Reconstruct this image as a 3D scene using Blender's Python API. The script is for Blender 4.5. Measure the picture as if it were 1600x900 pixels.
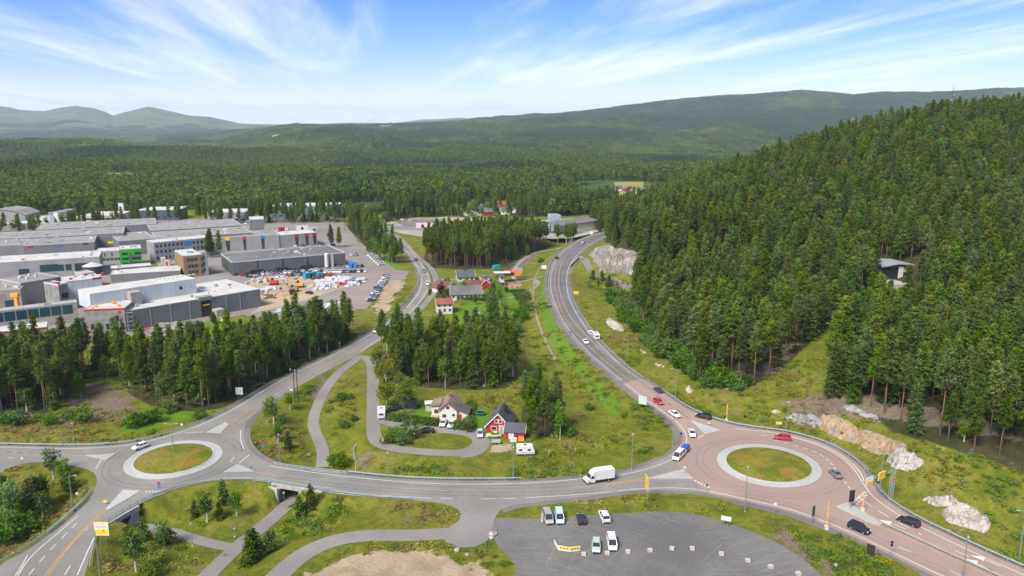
import bpy, bmesh, math, random
import numpy as np
from mathutils import Vector, Matrix, geometry
R = math.radians
rnd = random.Random(7)
sc = bpy.context.scene
for o in list(bpy.data.objects): bpy.data.objects.remove(o)
C = bpy.data.collections.new('place'); sc.collection.children.link(C)

# ---------------------------------------------------------------- camera
FL, HOR, CH = 1220.0, 190.0, 85.0
PITCH = math.atan((450 - HOR) / FL); CP, SP = math.cos(PITCH), math.sin(PITCH)
cam = bpy.data.cameras.new('camera'); camo = bpy.data.objects.new('camera', cam); C.objects.link(camo)
camo.location = (0, 0, CH); camo.rotation_euler = (math.pi / 2 - PITCH, 0, 0)
cam.sensor_width = 36; cam.lens = FL / 1600 * 36; cam.clip_start = 1; cam.clip_end = 60000
sc.camera = camo

# ---------------------------------------------------------------- light, sky, exposure
SUN_EL, SUN_AZ = R(47), R(215)      # azimuth measured clockwise from +Y (ahead): behind the camera, to the left
w = bpy.data.worlds.new('World'); sc.world = w; w.use_nodes = True
nt = w.node_tree; nt.nodes.clear()
def nd(nt, t, **k):
    n = nt.nodes.new(t)
    for a, b in k.items(): setattr(n, a, b)
    return n
def lk(nt, a, b): nt.links.new(a, b)
def mth(nt, op, a, b=None, c=None, clamp=False):
    n = nd(nt, 'ShaderNodeMath', operation=op); n.use_clamp = clamp
    for i, v in enumerate((a, b, c)):
        if v is None: continue
        if isinstance(v, (int, float)): n.inputs[i].default_value = v
        else: lk(nt, v, n.inputs[i])
    return n.outputs[0]
def smooth(nt, x, a, b, lo=0.0, hi=1.0):
    n = nd(nt, 'ShaderNodeMapRange', interpolation_type='SMOOTHSTEP')
    lk(nt, x, n.inputs[0]); n.inputs[1].default_value = a; n.inputs[2].default_value = b
    n.inputs[3].default_value = lo; n.inputs[4].default_value = hi
    return n.outputs[0]
def mixc(nt, f, a, b, mode='MIX'):
    n = nd(nt, 'ShaderNodeMix', data_type='RGBA', blend_type=mode)
    if isinstance(f, (int, float)): n.inputs[0].default_value = f
    else: lk(nt, f, n.inputs[0])
    for i, v in ((6, a), (7, b)):
        if isinstance(v, (tuple, list)): n.inputs[i].default_value = (*v[:3], 1)
        else: lk(nt, v, n.inputs[i])
    return n.outputs[2]
def noise(nt, vec, scale, detail=3, rough=0.55, dist=0.0):
    n = nd(nt, 'ShaderNodeTexNoise'); n.inputs['Scale'].default_value = scale
    n.inputs['Detail'].default_value = detail; n.inputs['Roughness'].default_value = rough
    n.inputs['Distortion'].default_value = dist
    if vec is not None: lk(nt, vec, n.inputs['Vector'])
    return n.outputs['Fac']
def mapping(nt, vec, scale=(1, 1, 1), rot=(0, 0, 0), loc=(0, 0, 0)):
    n = nd(nt, 'ShaderNodeMapping'); lk(nt, vec, n.inputs[0])
    n.inputs['Scale'].default_value = scale; n.inputs['Rotation'].default_value = rot; n.inputs['Location'].default_value = loc
    return n.outputs[0]
sky = nd(nt, 'ShaderNodeTexSky', sky_type='NISHITA'); sky.sun_disc = False
sky.sun_elevation = SUN_EL; sky.sun_rotation = SUN_AZ; sky.altitude = 200
sky.air_density = 1.0; sky.dust_density = 0.5; sky.ozone_density = 1.6
tc = nd(nt, 'ShaderNodeTexCoord'); sep = nd(nt, 'ShaderNodeSeparateXYZ'); lk(nt, tc.outputs['Generated'], sep.inputs[0])
zz = mth(nt, 'MAXIMUM', sep.outputs[2], 0.0)
den = mth(nt, 'ADD', zz, 0.035)
cx = mth(nt, 'DIVIDE', sep.outputs[0], den); cy = mth(nt, 'DIVIDE', sep.outputs[1], den)
cmb = nd(nt, 'ShaderNodeCombineXYZ'); lk(nt, cx, cmb.inputs[0]); lk(nt, cy, cmb.inputs[1])
pl = mapping(nt, cmb.outputs[0], rot=(0, 0, R(-9)))
# cirrus: long bands drawn out along the wind, frayed by a finer set of fibres
big_ = noise(nt, mapping(nt, pl, (0.46, 0.085, 1), loc=(0.9, 0.7, 0)), 1.0, 3, 0.5, 0.35)
mid_ = noise(nt, mapping(nt, pl, (0.95, 0.16, 1), rot=(0, 0, R(9)), loc=(1.4, 7.1, 0)), 1.0, 5, 0.6, 0.5)
fib_ = noise(nt, mapping(nt, pl, (3.0, 0.30, 1), rot=(0, 0, R(14)), loc=(5.4, 2.1, 0)), 1.0, 6, 0.62, 0.4)
cl = mth(nt, 'ADD', mth(nt, 'MULTIPLY', big_, 0.50), mth(nt, 'ADD', mth(nt, 'MULTIPLY', mid_, 0.42), mth(nt, 'MULTIPLY', fib_, 0.17)))
cf = smooth(nt, cl, 0.465, 0.71, 0.0, 0.76)
low = smooth(nt, zz, 0.0, 0.06, 1.0, 0.0)
cf = mth(nt, 'MAXIMUM', cf, mth(nt, 'MULTIPLY', low, smooth(nt, cl, 0.36, 0.58, 0.2, 0.95)))
SKY_STR = 0.074
up_ = smooth(nt, zz, 0.0, 0.16); up2 = smooth(nt, zz, 0.25, 0.7)
tint = mixc(nt, up2, mixc(nt, up_, (0.90, 0.99, 1.25), (0.34, 0.58, 1.16)), (0.85, 1.0, 1.25))
skyc = mixc(nt, 1.0, sky.outputs[0], tint, 'MULTIPLY')
cloudc = mixc(nt, cf, skyc, (8.6, 8.85, 9.25))
bg = nd(nt, 'ShaderNodeBackground'); lk(nt, cloudc, bg.inputs[0]); bg.inputs[1].default_value = SKY_STR
wo = nd(nt, 'ShaderNodeOutputWorld'); lk(nt, bg.outputs[0], wo.inputs[0])
sun = bpy.data.lights.new('sun', 'SUN'); sun.energy = 3.7; sun.angle = R(22); sun.color = (1.0, 0.935, 0.83)
suno = bpy.data.objects.new('sun', sun); C.objects.link(suno)
sd = Vector((math.sin(SUN_AZ) * math.cos(SUN_EL), math.cos(SUN_AZ) * math.cos(SUN_EL), math.sin(SUN_EL)))
suno.rotation_euler = sd.to_track_quat('Z', 'Y').to_euler(); suno.location = (0, -50, 200)
vs = sc.view_settings; vs.view_transform = 'Standard'; vs.look = 'None'; vs.exposure = 0.98; vs.gamma = 1.0; vs.use_curve_mapping = False
sc.render.engine = 'CYCLES'
sc.cycles.volume_bounces = 0; sc.cycles.max_bounces = 5; sc.cycles.transparent_max_bounces = 6

# ---------------------------------------------------------------- projection helpers
def P(u, v, z=0.0):
    x = (u - 800) / FL; y = CP + (450 - v) / FL * SP; d = -SP + (450 - v) / FL * CP
    t = (z - CH) / d
    return (x * t, y * t)
def zrow(v, Y):       # height seen at image row v at forward distance Y
    return CH - Y * math.tan(PITCH + math.atan((v - 450) / FL))

# ---------------------------------------------------------------- numpy noise
_rs = np.random.RandomState(3); _lat = _rs.rand(512, 512)
def vnoise(x, y, s):
    x = np.asarray(x) / s + 100.3; y = np.asarray(y) / s + 57.7
    xi = np.floor(x).astype(int); yi = np.floor(y).astype(int); fx = x - xi; fy = y - yi
    fx = fx * fx * (3 - 2 * fx); fy = fy * fy * (3 - 2 * fy)
    a = _lat[xi % 512, yi % 512]; b = _lat[(xi + 1) % 512, yi % 512]; c = _lat[xi % 512, (yi + 1) % 512]; d = _lat[(xi + 1) % 512, (yi + 1) % 512]
    return (a * (1 - fx) + b * fx) * (1 - fy) + (c * (1 - fx) + d * fx) * fy - 0.5
def fbm(x, y, s, o=4):
    r = 0; a = 1.0
    for i in range(o): r = r + a * vnoise(x + 17 * i, y - 31 * i, s / 2 ** i); a *= 0.5
    return r

# ---------------------------------------------------------------- ground height: near field from survey points
UVZ = [(270,718,0),(1200,728,0),(0,705,0),(60,890,0),(600,760,0),(800,780,0),(950,830,0),(1200,850,0),(1000,899,0),(450,640,0),
 (580,560,0),(700,660,0),(700,600,0),(700,520,0),(870,600,0),(1000,680,0),(1240,676,0),(1340,715,0),(1375,770,0),(1475,830,0),(1590,885,0),(1350,880,0),
 (1045,620,0),(990,585,0),(930,527,0),(901,484,0),(888,440,0),(903,405,0),(925,383,0),(944,368,0),(860,470,0),(870,400,0),(940,363,0),(800,430,0),
 (650,440,0),(500,430,0),(300,430,0),(100,430,0),(-100,430,0),(100,500,0),(300,500,0),(-100,560,0),(300,380,0),(100,360,0),(600,380,0),(800,380,0),(640,350,0),(850,350,0),
 (-300,700,0),(-500,899,0),(100,600,1),(1080,655,0),(1160,672,0),(1500,880,0),
 (1230,642,2.5),(1290,640,6),(1330,665,6),(1400,702,7),(1500,722,8),(1600,748,9),(1440,790,1.5),(1540,800,3),(1600,810,4),(1700,850,4),
 (1210,615,4),(1150,612,3.5),(1100,602,3),(1050,566,3),(1000,515,2),(985,472,1),(1390,440,18),(1300,520,11),(950,460,0),(930,427,0),(975,450,0),(940,440,0),(985,456,0),(955,447,0),
 (935,388,12),(960,382,15),(990,400,15),(1000,430,8)]
UYZ = [(955,505,9),(1000,530,15),(1100,550,34),(1200,560,52),(1300,560,64),(1385,560,72),(1450,590,82),(1600,600,88),(1750,600,92),
 (970,620,2),(1000,720,6),(1100,740,22),(1200,760,36),(1385,780,50),(1600,820,60),(1500,350,33),(1350,400,32),(1700,350,42),(1750,220,12),(1900,250,25),(2000,500,80),
 (940,640,0),(900,800,0),(600,800,0),(300,800,0),(0,800,0),(-300,500,0),(-300,300,0),(300,110,0),(800,100,0),(1300,100,0),(1700,130,0),(2000,160,2)]
cp = []
for u, v, z in UVZ: x, y = P(u, v, z); cp.append((x, y, z))
for u, Y, z in UYZ: cp.append(((u - 800) / FL * (Y * CP + (CH - z) * SP), Y, z))
cp = np.array(cp)
def _k(r2): return 0.5 * r2 * np.log(r2 + 1e-9)
_n = len(cp); _S = 100.0
_X = cp[:, :2] / _S; _D = ((_X[:, None] - _X[None]) ** 2).sum(-1)
_A = np.zeros((_n + 3, _n + 3)); _A[:_n, :_n] = _k(_D) + np.eye(_n) * 0.004; _A[:_n, _n] = 1; _A[:_n, _n + 1:] = _X; _A[_n, :_n] = 1; _A[_n + 1:, :_n] = _X.T
_W = np.linalg.solve(_A, np.r_[cp[:, 2], 0, 0, 0])
def tps(x, y):
    x = np.clip(x, -600, 700) / _S; y = np.clip(y, 60, 900) / _S
    r = _W[_n] + _W[_n + 1] * x + _W[_n + 2] * y
    for i in range(_n): r = r + _W[i] * _k((x - _X[i, 0]) ** 2 + (y - _X[i, 1]) ** 2)
    return np.sign(r) * np.maximum(np.abs(r) - 0.7, 0)
# far field: rows of skyline heights (u, v) at forward distance Y
TR = 13.0
def row(Y, pts, tr=TR): return (Y, [p[0] for p in pts], [zrow(p[1], Y) - tr for p in pts])
FAR = [(700, [0, 1600], [0, 0]), (1000, [-500, 1000, 1300, 1600, 2300], [0, 0, 10, 25, 40]),
 (1300, [-500, 0, 600, 800, 1000, 1600], [2, 2, 0, 0, 0, 20]),
 row(1550, [(-500,270),(0,262),(300,262),(560,268),(680,262),(800,249),(900,254),(1000,262),(1100,262),(2400,255)]),
 row(1900, [(-500,262),(0,256),(400,256),(700,258),(850,262),(1000,262),(2400,250)]),
 row(2500, [(-900,226),(0,224),(250,226),(400,229),(560,236),(700,236),(800,231),(900,235),(1000,240),(1100,240),(2400,220)]),
 row(3300, [(-900,240),(0,240),(380,236),(450,222),(520,220),(650,226),(750,228),(900,222),(1000,228),(1100,228),(2400,200)]),
 row(4200, [(-900,240),(0,240),(350,226),(430,207),(500,203),(570,207),(640,216),(720,214),(820,208),(950,205),(1100,205),(1300,200),(2400,185)]),
 row(5400, [(-900,234),(0,234),(300,222),(380,206),(480,200),(600,199),(700,194),(800,190),(950,186),(1100,180),(1300,172),(1600,170),(2400,165)]),
 row(7000, [(-900,222),(0,216),(200,214),(350,206),(420,198),(480,196),(560,196),(640,194),(720,190),(800,183),(880,176),(960,167),(1050,158),(1150,148),(1250,143),(1330,147),(1400,144),(1600,139),(2400,130)]),
 row(8500, [(-900,214),(0,205),(120,203),(200,206),(330,207),(420,203),(600,200),(900,195),(1100,190),(2400,180)]),
 row(12500, [(-1200,160),(-300,170),(0,166),(20,168),(35,172),(72,174),(100,168),(122,165),(150,169),(168,175),(179,181),(190,177),(205,174),(235,167),(260,172),(300,181),(330,183),(375,193),(430,196),(520,196),(600,194),(800,194),(1000,194),(2400,190)], 0),
 row(15500, [(-1200,190),(0,194),(500,194),(540,192),(620,192),(660,187),(720,184),(745,187),(800,192),(900,194),(2400,194)], 0),
 (20000, [0, 1600], [-300, -300])]
def far(x, y):
    u = 800 + FL * x / (np.maximum(y, 50) * CP + CH * SP)
    yn = y + 60 * vnoise(x, y, 350) * (y > 1300)
    out = np.zeros_like(x); wsum = np.zeros_like(x)
    for i in range(len(FAR) - 1):
        Y0, Y1 = FAR[i][0], FAR[i + 1][0]
        m = (yn >= Y0) & (yn < Y1) if i else (yn < Y1)
        if not m.any(): continue
        t = np.clip((yn[m] - Y0) / (Y1 - Y0), 0, 1); t = t * t * (3 - 2 * t)
        out[m] = np.interp(u[m], FAR[i][1], FAR[i][2]) * (1 - t) + np.interp(u[m], FAR[i + 1][1], FAR[i + 1][2]) * t
    m = yn >= FAR[-1][0]; out[m] = -300
    amp = np.interp(y, [900, 1500, 2300, 4500, 7000, 12000], [0, 20, 34, 52, 24, 60])
    amp2 = np.where(y > 11500, 0.25, 1.0)
    return out + amp * amp2 * fbm(x, y, 430, 4)
flatm = None
def G(x, y):
    x = np.asarray(x, float); y = np.asarray(y, float)
    a = tps(x, y); b = far(x, y); t = np.clip((y - 740) / 260, 0, 1); t = t * t * (3 - 2 * t)
    r = a * (1 - t) + b * t
    return r * (1 - samp(flatm, x, y)) if flatm is not None else r
def g1(x, y): return float(G(np.array([x]), np.array([y]))[0])

# ---------------------------------------------------------------- curves traced on the ground
def W(pts, z=0.0): return [Vector(P(p[0], p[1], p[2] if len(p) > 2 else z)) for p in pts]
def chaik(p, n=2, closed=False):
    for _ in range(n):
        q = []; m = len(p)
        if not closed: q.append(p[0])
        for i in range(m if closed else m - 1):
            a, b = p[i], p[(i + 1) % m]
            if not closed and i == 0: q += [a * .25 + b * .75]
            elif not closed and i == m - 2: q += [a * .75 + b * .25]
            else: q += [a * .75 + b * .25, a * .25 + b * .75]
        if not closed: q.append(p[-1])
        p = q
    return p
def offs(p, d):      # shift an open polyline sideways (positive = to the right of travel)
    out = []
    for i in range(len(p)):
        t = (p[min(i + 1, len(p) - 1)] - p[max(i - 1, 0)]).normalized()
        out.append(p[i] + Vector((t.y, -t.x)) * d)
    return out
def resample(p, step):
    d = [0.0]
    for i in range(1, len(p)): d.append(d[-1] + (p[i] - p[i - 1]).length)
    n = max(1, int(round(d[-1] / step))); s = np.linspace(0, d[-1], n + 1)
    xs = np.interp(s, d, [q.x for q in p]); ys = np.interp(s, d, [q.y for q in p])
    return [Vector((a, b)) for a, b in zip(xs, ys)]
e_west_n = chaik(W([(-260,700),(-60,697),(0,696.5),(60,698),(110,699),(160,697.5),(200,694),(240,686),(290,671),(330,655),(365,637),(400,615),(430,597),(460,581),(500,563),(540,543),(578,521),(605,503),(624,489),(643,470),(654,453),(657,436),(651,418),(643,405),(630,390),(612,374),(597,364),(588,358),(583,351)]))
e_north_e = chaik(W([(591,349),(598,357),(612,366),(627,375),(642,388),(652,402),(663,415),(671,428),(674,441),(671,453),(663,467),(650,483),(635,499),(610,522),(580,541),(560,555),(525,573),(495,588),(450,613),(415,634),(395,650),(384,662),(380.5,678),(384,695),(398,711),(415,721),(432,728),(470,733.5),(540,741.5),(600,747.5),(650,751),(700,752.5),(800,752.5),(875,750),(912,747),(962,740),(1000,732),(1025,722),(1045,712)]))
e_mid_s = chaik(W([(1105,771),(1075,767.5),(1012,766),(962,769.5),(912,777),(837,785.5),(802,789),(782,797)]))
e_acc_w = chaik(W([(722,803),(717,797),(705,790.5),(680,785),(640,781.5),(555,775.5),(522,771),(480,763.5),(450,757),(400,750.5),(350,750.5),(312,755),(275,764),(240,778),(217,789),(190,803),(170,816),(155,828),(146,850),(136,887),(128,915),(118,960)]))
e_sw_w = chaik(W([(-80,940),(-20,900),(0,881),(42,861),(75,835),(105,812),(135,783),(150,762),(152,748),(146,737),(120,729),(82,724),(50,722),(20,729),(0,740),(-60,765),(-260,830)]))
poly_main = e_west_n + e_north_e + e_mid_s + W([(772,807),(767,835),(760,847),(742,855),(712,856),(718,812)]) + e_acc_w + e_sw_w
e_red_n = chaik(W([(1045,712),(1055,705),(1063,696),(1067,687),(1064,675),(1055,663),(1037,648),(1012,632),(987,612),(972,600)]))
e_red_e = chaik(W([(1003,592),(1020,602),(1045,620),(1070,637),(1095,649),(1125,660),(1162,668),(1200,672.5),(1237,678),(1275,689),(1300,699),(1325,713),(1342,727),(1354,742),(1363,757),(1376,775),(1400,793),(1437,815),(1475,833),(1525,857),(1600,890),(1720,943)]))
e_red_s = chaik(W([(1600,960),(1550,940),(1500,918),(1452,897),(1425,884),(1375,860),(1325,835),(1275,815),(1237,801),(1200,792),(1150,781),(1105,771)]))
poly_red = e_red_n + e_red_e + e_red_s
e_nor_w = chaik(W([(972,600),(962,592),(937,571),(912,549),(892,527),(882,512),(872,496),(860,469),(856,446),(857.5,428),(863,411),(874,396),(891,382.5),(910,372),(933,365),(950,361),(975,356),(1010,350)]))
e_nor_e = chaik(W([(1020,354),(985,360),(950,367.5),(933,377),(918,386),(903,399.5),(893,414),(888.5,429.5),(888.5,446),(892,465),(901,484),(911,500),(930,527),(960,557),(985,580),(1003,592)]))
poly_nor = e_nor_w + e_nor_e

lane = chaik(W([(555,557),(572,558),(581,566),(583,590),(583,620),(583,655),(584,682),(592,695),(620,702),(660,706),(715,709),(742,702),(752,689),(742,680),(715,674),(680,672),(640,667),(605,661),(586,653)]))
path_n = chaik([Vector((*P(u, v, z), z)) for u, v, z in [(563,556,0),(548,569,-.2),(530,581,-.5),(514,600,-1),(502,620,-1.4),(488,655,-2.1),(492,675,-2.5),(502,695,-3),(505.5,712,-3.5),(503,730,-4)]])
path_s = chaik([Vector((*P(u, v, z), z)) for u, v, z in [(497,745,-4),(470,768,-4),(455,783,-4),(430,806,-3.9),(400,831,-3.6),(372,853,-3.4),(345,879,-3),(325,899,-2.7),(300,930,-2)]])
path_w = chaik([Vector((*P(u, v, z), z)) for u, v, z in [(372,856,-3.4),(350,854,-3.4),(312,845,-3.5),(272,832,-3.7),(240,824,-4),(212,824,-4.2),(180,826,-4.3),(130,826,-4.3),(90,829,-4.2),(57,832,-3.8),(20,836,-3),(-40,845,-2)]])
path_c = chaik(W([(768,826),(740,829),(700,834),(640,837),(575,836),(525,843),(487,858),(460,876),(435,899),(415,920)]))
path_e = chaik(W([(586,357),(612,364),(631,376),(650,400),(667,412),(678,425),(682.5,439),(680,454),(670,468),(650,490),(625,512)]))
path_rock = chaik(W([(903,411),(916,421),(935,433),(957,444),(985,453),(1010,459)]))

# ---------------------------------------------------------------- metre raster of ground zones and carved heights
RX0, RY0, RNX, RNY = -480, 80, 1020, 900
_gx, _gy = np.meshgrid(RX0 + np.arange(RNX) + .5, RY0 + np.arange(RNY) + .5, indexing='ij')
def raster(poly):
    px = np.array([p[0] for p in poly]); py = np.array([p[1] for p in poly]); out = np.zeros((RNX, RNY), bool)
    i0 = max(0, int(px.min() - RX0) - 1); i1 = min(RNX, int(px.max() - RX0) + 2); j0 = max(0, int(py.min() - RY0) - 1); j1 = min(RNY, int(py.max() - RY0) + 2)
    if i1 <= i0 or j1 <= j0: return out
    X = _gx[i0:i1, j0:j1]; Y = _gy[i0:i1, j0:j1]; s = np.zeros(X.shape, bool); n = len(px)
    for k in range(n):
        x0, y0, x1, y1 = px[k], py[k], px[(k + 1) % n], py[(k + 1) % n]
        if y0 == y1: continue
        s ^= ((y0 > Y) != (y1 > Y)) & (X < (x1 - x0) * (Y - y0) / (y1 - y0) + x0)
    out[i0:i1, j0:j1] = s
    return out
def blur(a, r, n=2):
    a = a.astype(float)
    for _ in range(n):
        for ax in (0, 1):
            c = np.cumsum(np.insert(np.pad(a, [(r, r) if k == ax else (0, 0) for k in (0, 1)], mode='edge'), 0, 0, axis=ax), axis=ax)
            a = (np.take(c, range(2 * r + 1, c.shape[ax]), axis=ax) - np.take(c, range(0, c.shape[ax] - 2 * r - 1), axis=ax)) / (2 * r + 1)
    return a
def samp(a, x, y, fill=0.0):
    fx = np.asarray(x) - RX0 - .5; fy = np.asarray(y) - RY0 - .5
    ok = (fx > 0) & (fx < RNX - 1.01) & (fy > 0) & (fy < RNY - 1.01)
    fx = np.clip(fx, 0, RNX - 1.01); fy = np.clip(fy, 0, RNY - 1.01); i = fx.astype(int); j = fy.astype(int); a0 = fx - i; b0 = fy - j
    v = (a[i, j] * (1 - a0) + a[i + 1, j] * a0) * (1 - b0) + (a[i, j + 1] * (1 - a0) + a[i + 1, j + 1] * a0) * b0
    return np.where(ok, v, fill)
def dist_line(pts, X, Y, vals=None):
    best = np.full(X.shape, 1e9); val = np.zeros(X.shape)
    for i in range(len(pts) - 1):
        ax, ay, bx, by = pts[i][0], pts[i][1], pts[i + 1][0], pts[i + 1][1]; dx, dy = bx - ax, by - ay
        t = np.clip(((X - ax) * dx + (Y - ay) * dy) / (dx * dx + dy * dy + 1e-9), 0, 1)
        d = np.hypot(X - ax - t * dx, Y - ay - t * dy); m = d < best; best[m] = d[m]
        if vals is not None: val[m] = (vals[i] + (vals[i + 1] - vals[i]) * t)[m]
    return best, val
m_road = raster(poly_main) | raster(poly_red) | raster(poly_nor)
lot = chaik(W([(768,812),(784,809),(830,811),(900,808),(960,803),(1040,798),(1080,802),(1130,815),(1170,828),(1215,848),(1250,870),(1285,899),(1320,940),(780,960),(790,905),(812,893),(795,870),(770,845)]), 2, True)
m_lot = raster(lot); m_lane = blur(raster([*(offs(lane, 3)), *reversed(offs(lane, -3))]), 1) > .3
inner_lot = m_road | m_lot
flatm = np.clip(blur(m_road | m_lot, 5, 2) * 2.4, 0, 1)
# carve the low ground round the underpasses
cut = np.zeros((RNX, RNY)); i1 = int(60 - RX0); j1 = int(330 - RY0)
Xs, Ys = _gx[:i1, :j1], _gy[:i1, :j1]
best = np.zeros(Xs.shape)
for pth, sl in ((path_n, .3), (path_s, .14), (path_w, .12)):
    d, v = dist_line(pth, Xs, Ys, [p[2] for p in pth]); best = np.minimum(best, v + np.maximum(d - 2.2, 0) * sl)
edge = [p for p in e_west_n + e_north_e if p.y < 330] ; edges2 = e_acc_w + e_sw_w + e_mid_s
d1, _ = dist_line(e_north_e, Xs, Ys); d2, _ = dist_line(e_acc_w, Xs, Ys); d3, _ = dist_line(e_sw_w, Xs, Ys); d4, _ = dist_line(e_west_n, Xs, Ys); d5, _ = dist_line(path_c, Xs, Ys); d6, _ = dist_line(lane, Xs, Ys)
de = np.minimum.reduce([d1, d2, d3, d4]); lim = -np.maximum(de - 1.0, 0) * .55
lim = np.maximum(lim, -np.maximum(np.minimum(d5, d6) - 3.5, 0) * .35)
lim[m_road[:i1, :j1]] = 0
carved = np.maximum(best, lim)
near_under = []
for pth in (path_n, path_s, path_w):
    d, v = dist_line(pth, Xs, Ys, [p[2] for p in pth])
    m = (d < 3.0) & (v < -2.9); carved[m] = v[m]
cut[:i1, :j1] = carved
# embankment east of the houses falls away from the main road
d, _ = dist_line(e_nor_w + [], _gx[:, :560], _gy[:, :560]); side = raster(e_nor_w + W([(1010,340),(800,380),(780,440),(800,520),(860,640),(930,690),(985,650)]))[:, :560]
bank = -np.clip((d - 3) * .32, 0, 3.2) * side
d, _ = dist_line(e_red_n, _gx[:, :560], _gy[:, :560]); bank = np.where(side, np.maximum(bank, -np.clip((d - 2.5) * .3, 0, 3.2)), bank)
bank = blur(bank, 2, 1); bank[m_road[:, :560]] = 0
cut[:, :560] = np.minimum(cut[:, :560], bank)
bumpm = 1 - np.clip(blur(inner_lot | m_lane, 3, 2) * 3, 0, 1)
for _p in (path_n, path_s, path_w, path_c, path_e):
    _d, _ = dist_line(_p, _gx[:, :500], _gy[:, :500]); bumpm[:, :500] *= np.clip((_d - 2.5) / 3, 0, 1)
SITE = raster(W([(-400,560),(0,560),(130,540),(250,530),(420,500),(560,500),(640,440),(640,400),(560,340),(-400,345)])) | raster(W([(590,362),(640,342),(800,338),(1000,336),(960,352),(900,375),(640,372)])) | raster(W([(670,480),(660,425),(860,425),(850,440),(780,520),(690,510)])) | raster(W([(655,700),(655,640),(840,640),(840,710)]))
bumpm *= 1 - np.clip(blur(SITE, 3, 2) * 1.5, 0, 1)
def T(x, y):
    x = np.asarray(x, float); y = np.asarray(y, float)
    g = G(x, y) + samp(cut, x, y)
    b = samp(bumpm, x, y, 1.0) * (samp(cut, x, y) > -2.6)
    near = np.clip((1200 - y) / 400, 0, 1)
    return g + b * near * (0.7 * fbm(x, y, 17, 2) + 0.45 * vnoise(x, y, 3.7)) - 0.0
def t1(x, y): return float(T(np.array([x]), np.array([y]))[0])
def at(u, v):        # the point of the ground seen at a pixel
    dx = (u - 800) / FL; dy = CP + (450 - v) / FL * SP; dz = -SP + (450 - v) / FL * CP
    ts = np.linspace(80, 1400, 500); h = CH + dz * ts - T(dx * ts, dy * ts); k = int(np.argmax(h < 0))
    if h[k] >= 0: x, y = P(u, v); return Vector((x, y, t1(x, y)))
    a, b = ts[k - 1], ts[k]
    for _ in range(3):
        tt = np.linspace(a, b, 9); h = CH + dz * tt - T(dx * tt, dy * tt); k = max(1, int(np.argmax(h < 0))); a, b = tt[k - 1], tt[k]
    t = (a + b) / 2
    return Vector((dx * t, dy * t, t1(dx * t, dy * t)))

# ================================================================ materials
_mats = {}
def newmat(name):
    m = bpy.data.materials.new(name); m.use_nodes = True; n = m.node_tree; n.nodes.clear()
    o = nd(n, 'ShaderNodeOutputMaterial'); b = nd(n, 'ShaderNodeBsdfPrincipled'); lk(n, b.outputs[0], o.inputs[0])
    b.inputs['Roughness'].default_value = 0.85; b.inputs['Specular IOR Level'].default_value = 0.25
    return m, n, b, o
def objc(n): return nd(n, 'ShaderNodeTexCoord').outputs['Object']
def geo(n): return nd(n, 'ShaderNodeNewGeometry').outputs['Position']
def bump(n, b, h, s, d=0.1):
    k = nd(n, 'ShaderNodeBump'); k.inputs['Strength'].default_value = s; k.inputs['Distance'].default_value = d
    lk(n, h, k.inputs['Height']); lk(n, k.outputs[0], b.inputs['Normal'])
def flat(name, col, rough=0.7, metal=0.0, var=0.12, scale=1.2, spec=0.3):
    """paint, plaster, metal: one base colour with gentle grime"""
    if name in _mats: return _mats[name]
    m, n, b, o = newmat(name); f = noise(n, objc(n), scale, 4, 0.6)
    d = tuple(c * (1 - var * 1.6) for c in col); l = tuple(min(1, c * (1 + var)) for c in col)
    lk(n, mixc(n, smooth(n, f, .3, .7), d, l), b.inputs['Base Color'])
    b.inputs['Roughness'].default_value = rough; b.inputs['Metallic'].default_value = metal; b.inputs['Specular IOR Level'].default_value = spec
    _mats[name] = m; return m
def panel(name, col, pitch=1.2, rough=0.6, var=0.1, vertical=True):
    """profiled cladding: thin darker joints every pitch metres"""
    if name in _mats: return _mats[name]
    m, n, b, o = newmat(name); oc = objc(n); s = nd(n, 'ShaderNodeSeparateXYZ'); lk(n, oc, s.inputs[0])
    x = mth(n, 'ADD', s.outputs[0], s.outputs[1]) if vertical else s.outputs[2]
    fr = mth(n, 'FRACT', mth(n, 'DIVIDE', x, pitch)); j = mth(n, 'LESS_THAN', fr, 0.07)
    f = noise(n, oc, 0.15, 4, 0.6); c = mixc(n, smooth(n, f, .3, .7), tuple(k * (1 - var) for k in col), tuple(min(1, k * (1 + var)) for k in col))
    lk(n, mixc(n, mth(n, 'MULTIPLY', j, 0.45), c, tuple(k * .5 for k in col)), b.inputs['Base Color'])
    b.inputs['Roughness'].default_value = rough; _mats[name] = m; return m
def glass(name='window_glass', col=(0.02, 0.03, 0.04)):
    if name in _mats: return _mats[name]
    m, n, b, o = newmat(name); b.inputs['Base Color'].default_value = (*col, 1)
    b.inputs['Roughness'].default_value = 0.12; b.inputs['Specular IOR Level'].default_value = 0.6; _mats[name] = m; return m
def asphalt(name, a, c, tint=None, tracks=0.0):
    m, n, b, o = newmat(name); p = geo(n)
    f1 = noise(n, p, 0.06, 4, 0.6); f2 = noise(n, p, 0.9, 5, 0.7); f3 = noise(n, p, 9.0, 2, 0.6)
    col = mixc(n, smooth(n, f1, .3, .7), a, c)
    col = mixc(n, mth(n, 'MULTIPLY', smooth(n, f2, .35, .75), .35), col, tuple(k * .7 for k in a))
    col = mixc(n, mth(n, 'MULTIPLY', smooth(n, f3, .4, .7), .18), col, tuple(min(1, k * 1.5) for k in c))
    if tint: col = mixc(n, smooth(n, noise(n, p, 0.022, 3, .6), .42, .62), col, tint)
    lk(n, col, b.inputs['Base Color']); b.inputs['Roughness'].default_value = 0.9; bump(n, b, f3, .25, .05); _mats[name] = m; return m
M_ASPH = asphalt('weathered_grey_asphalt', (0.155, 0.146, 0.132), (0.215, 0.203, 0.183))
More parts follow.
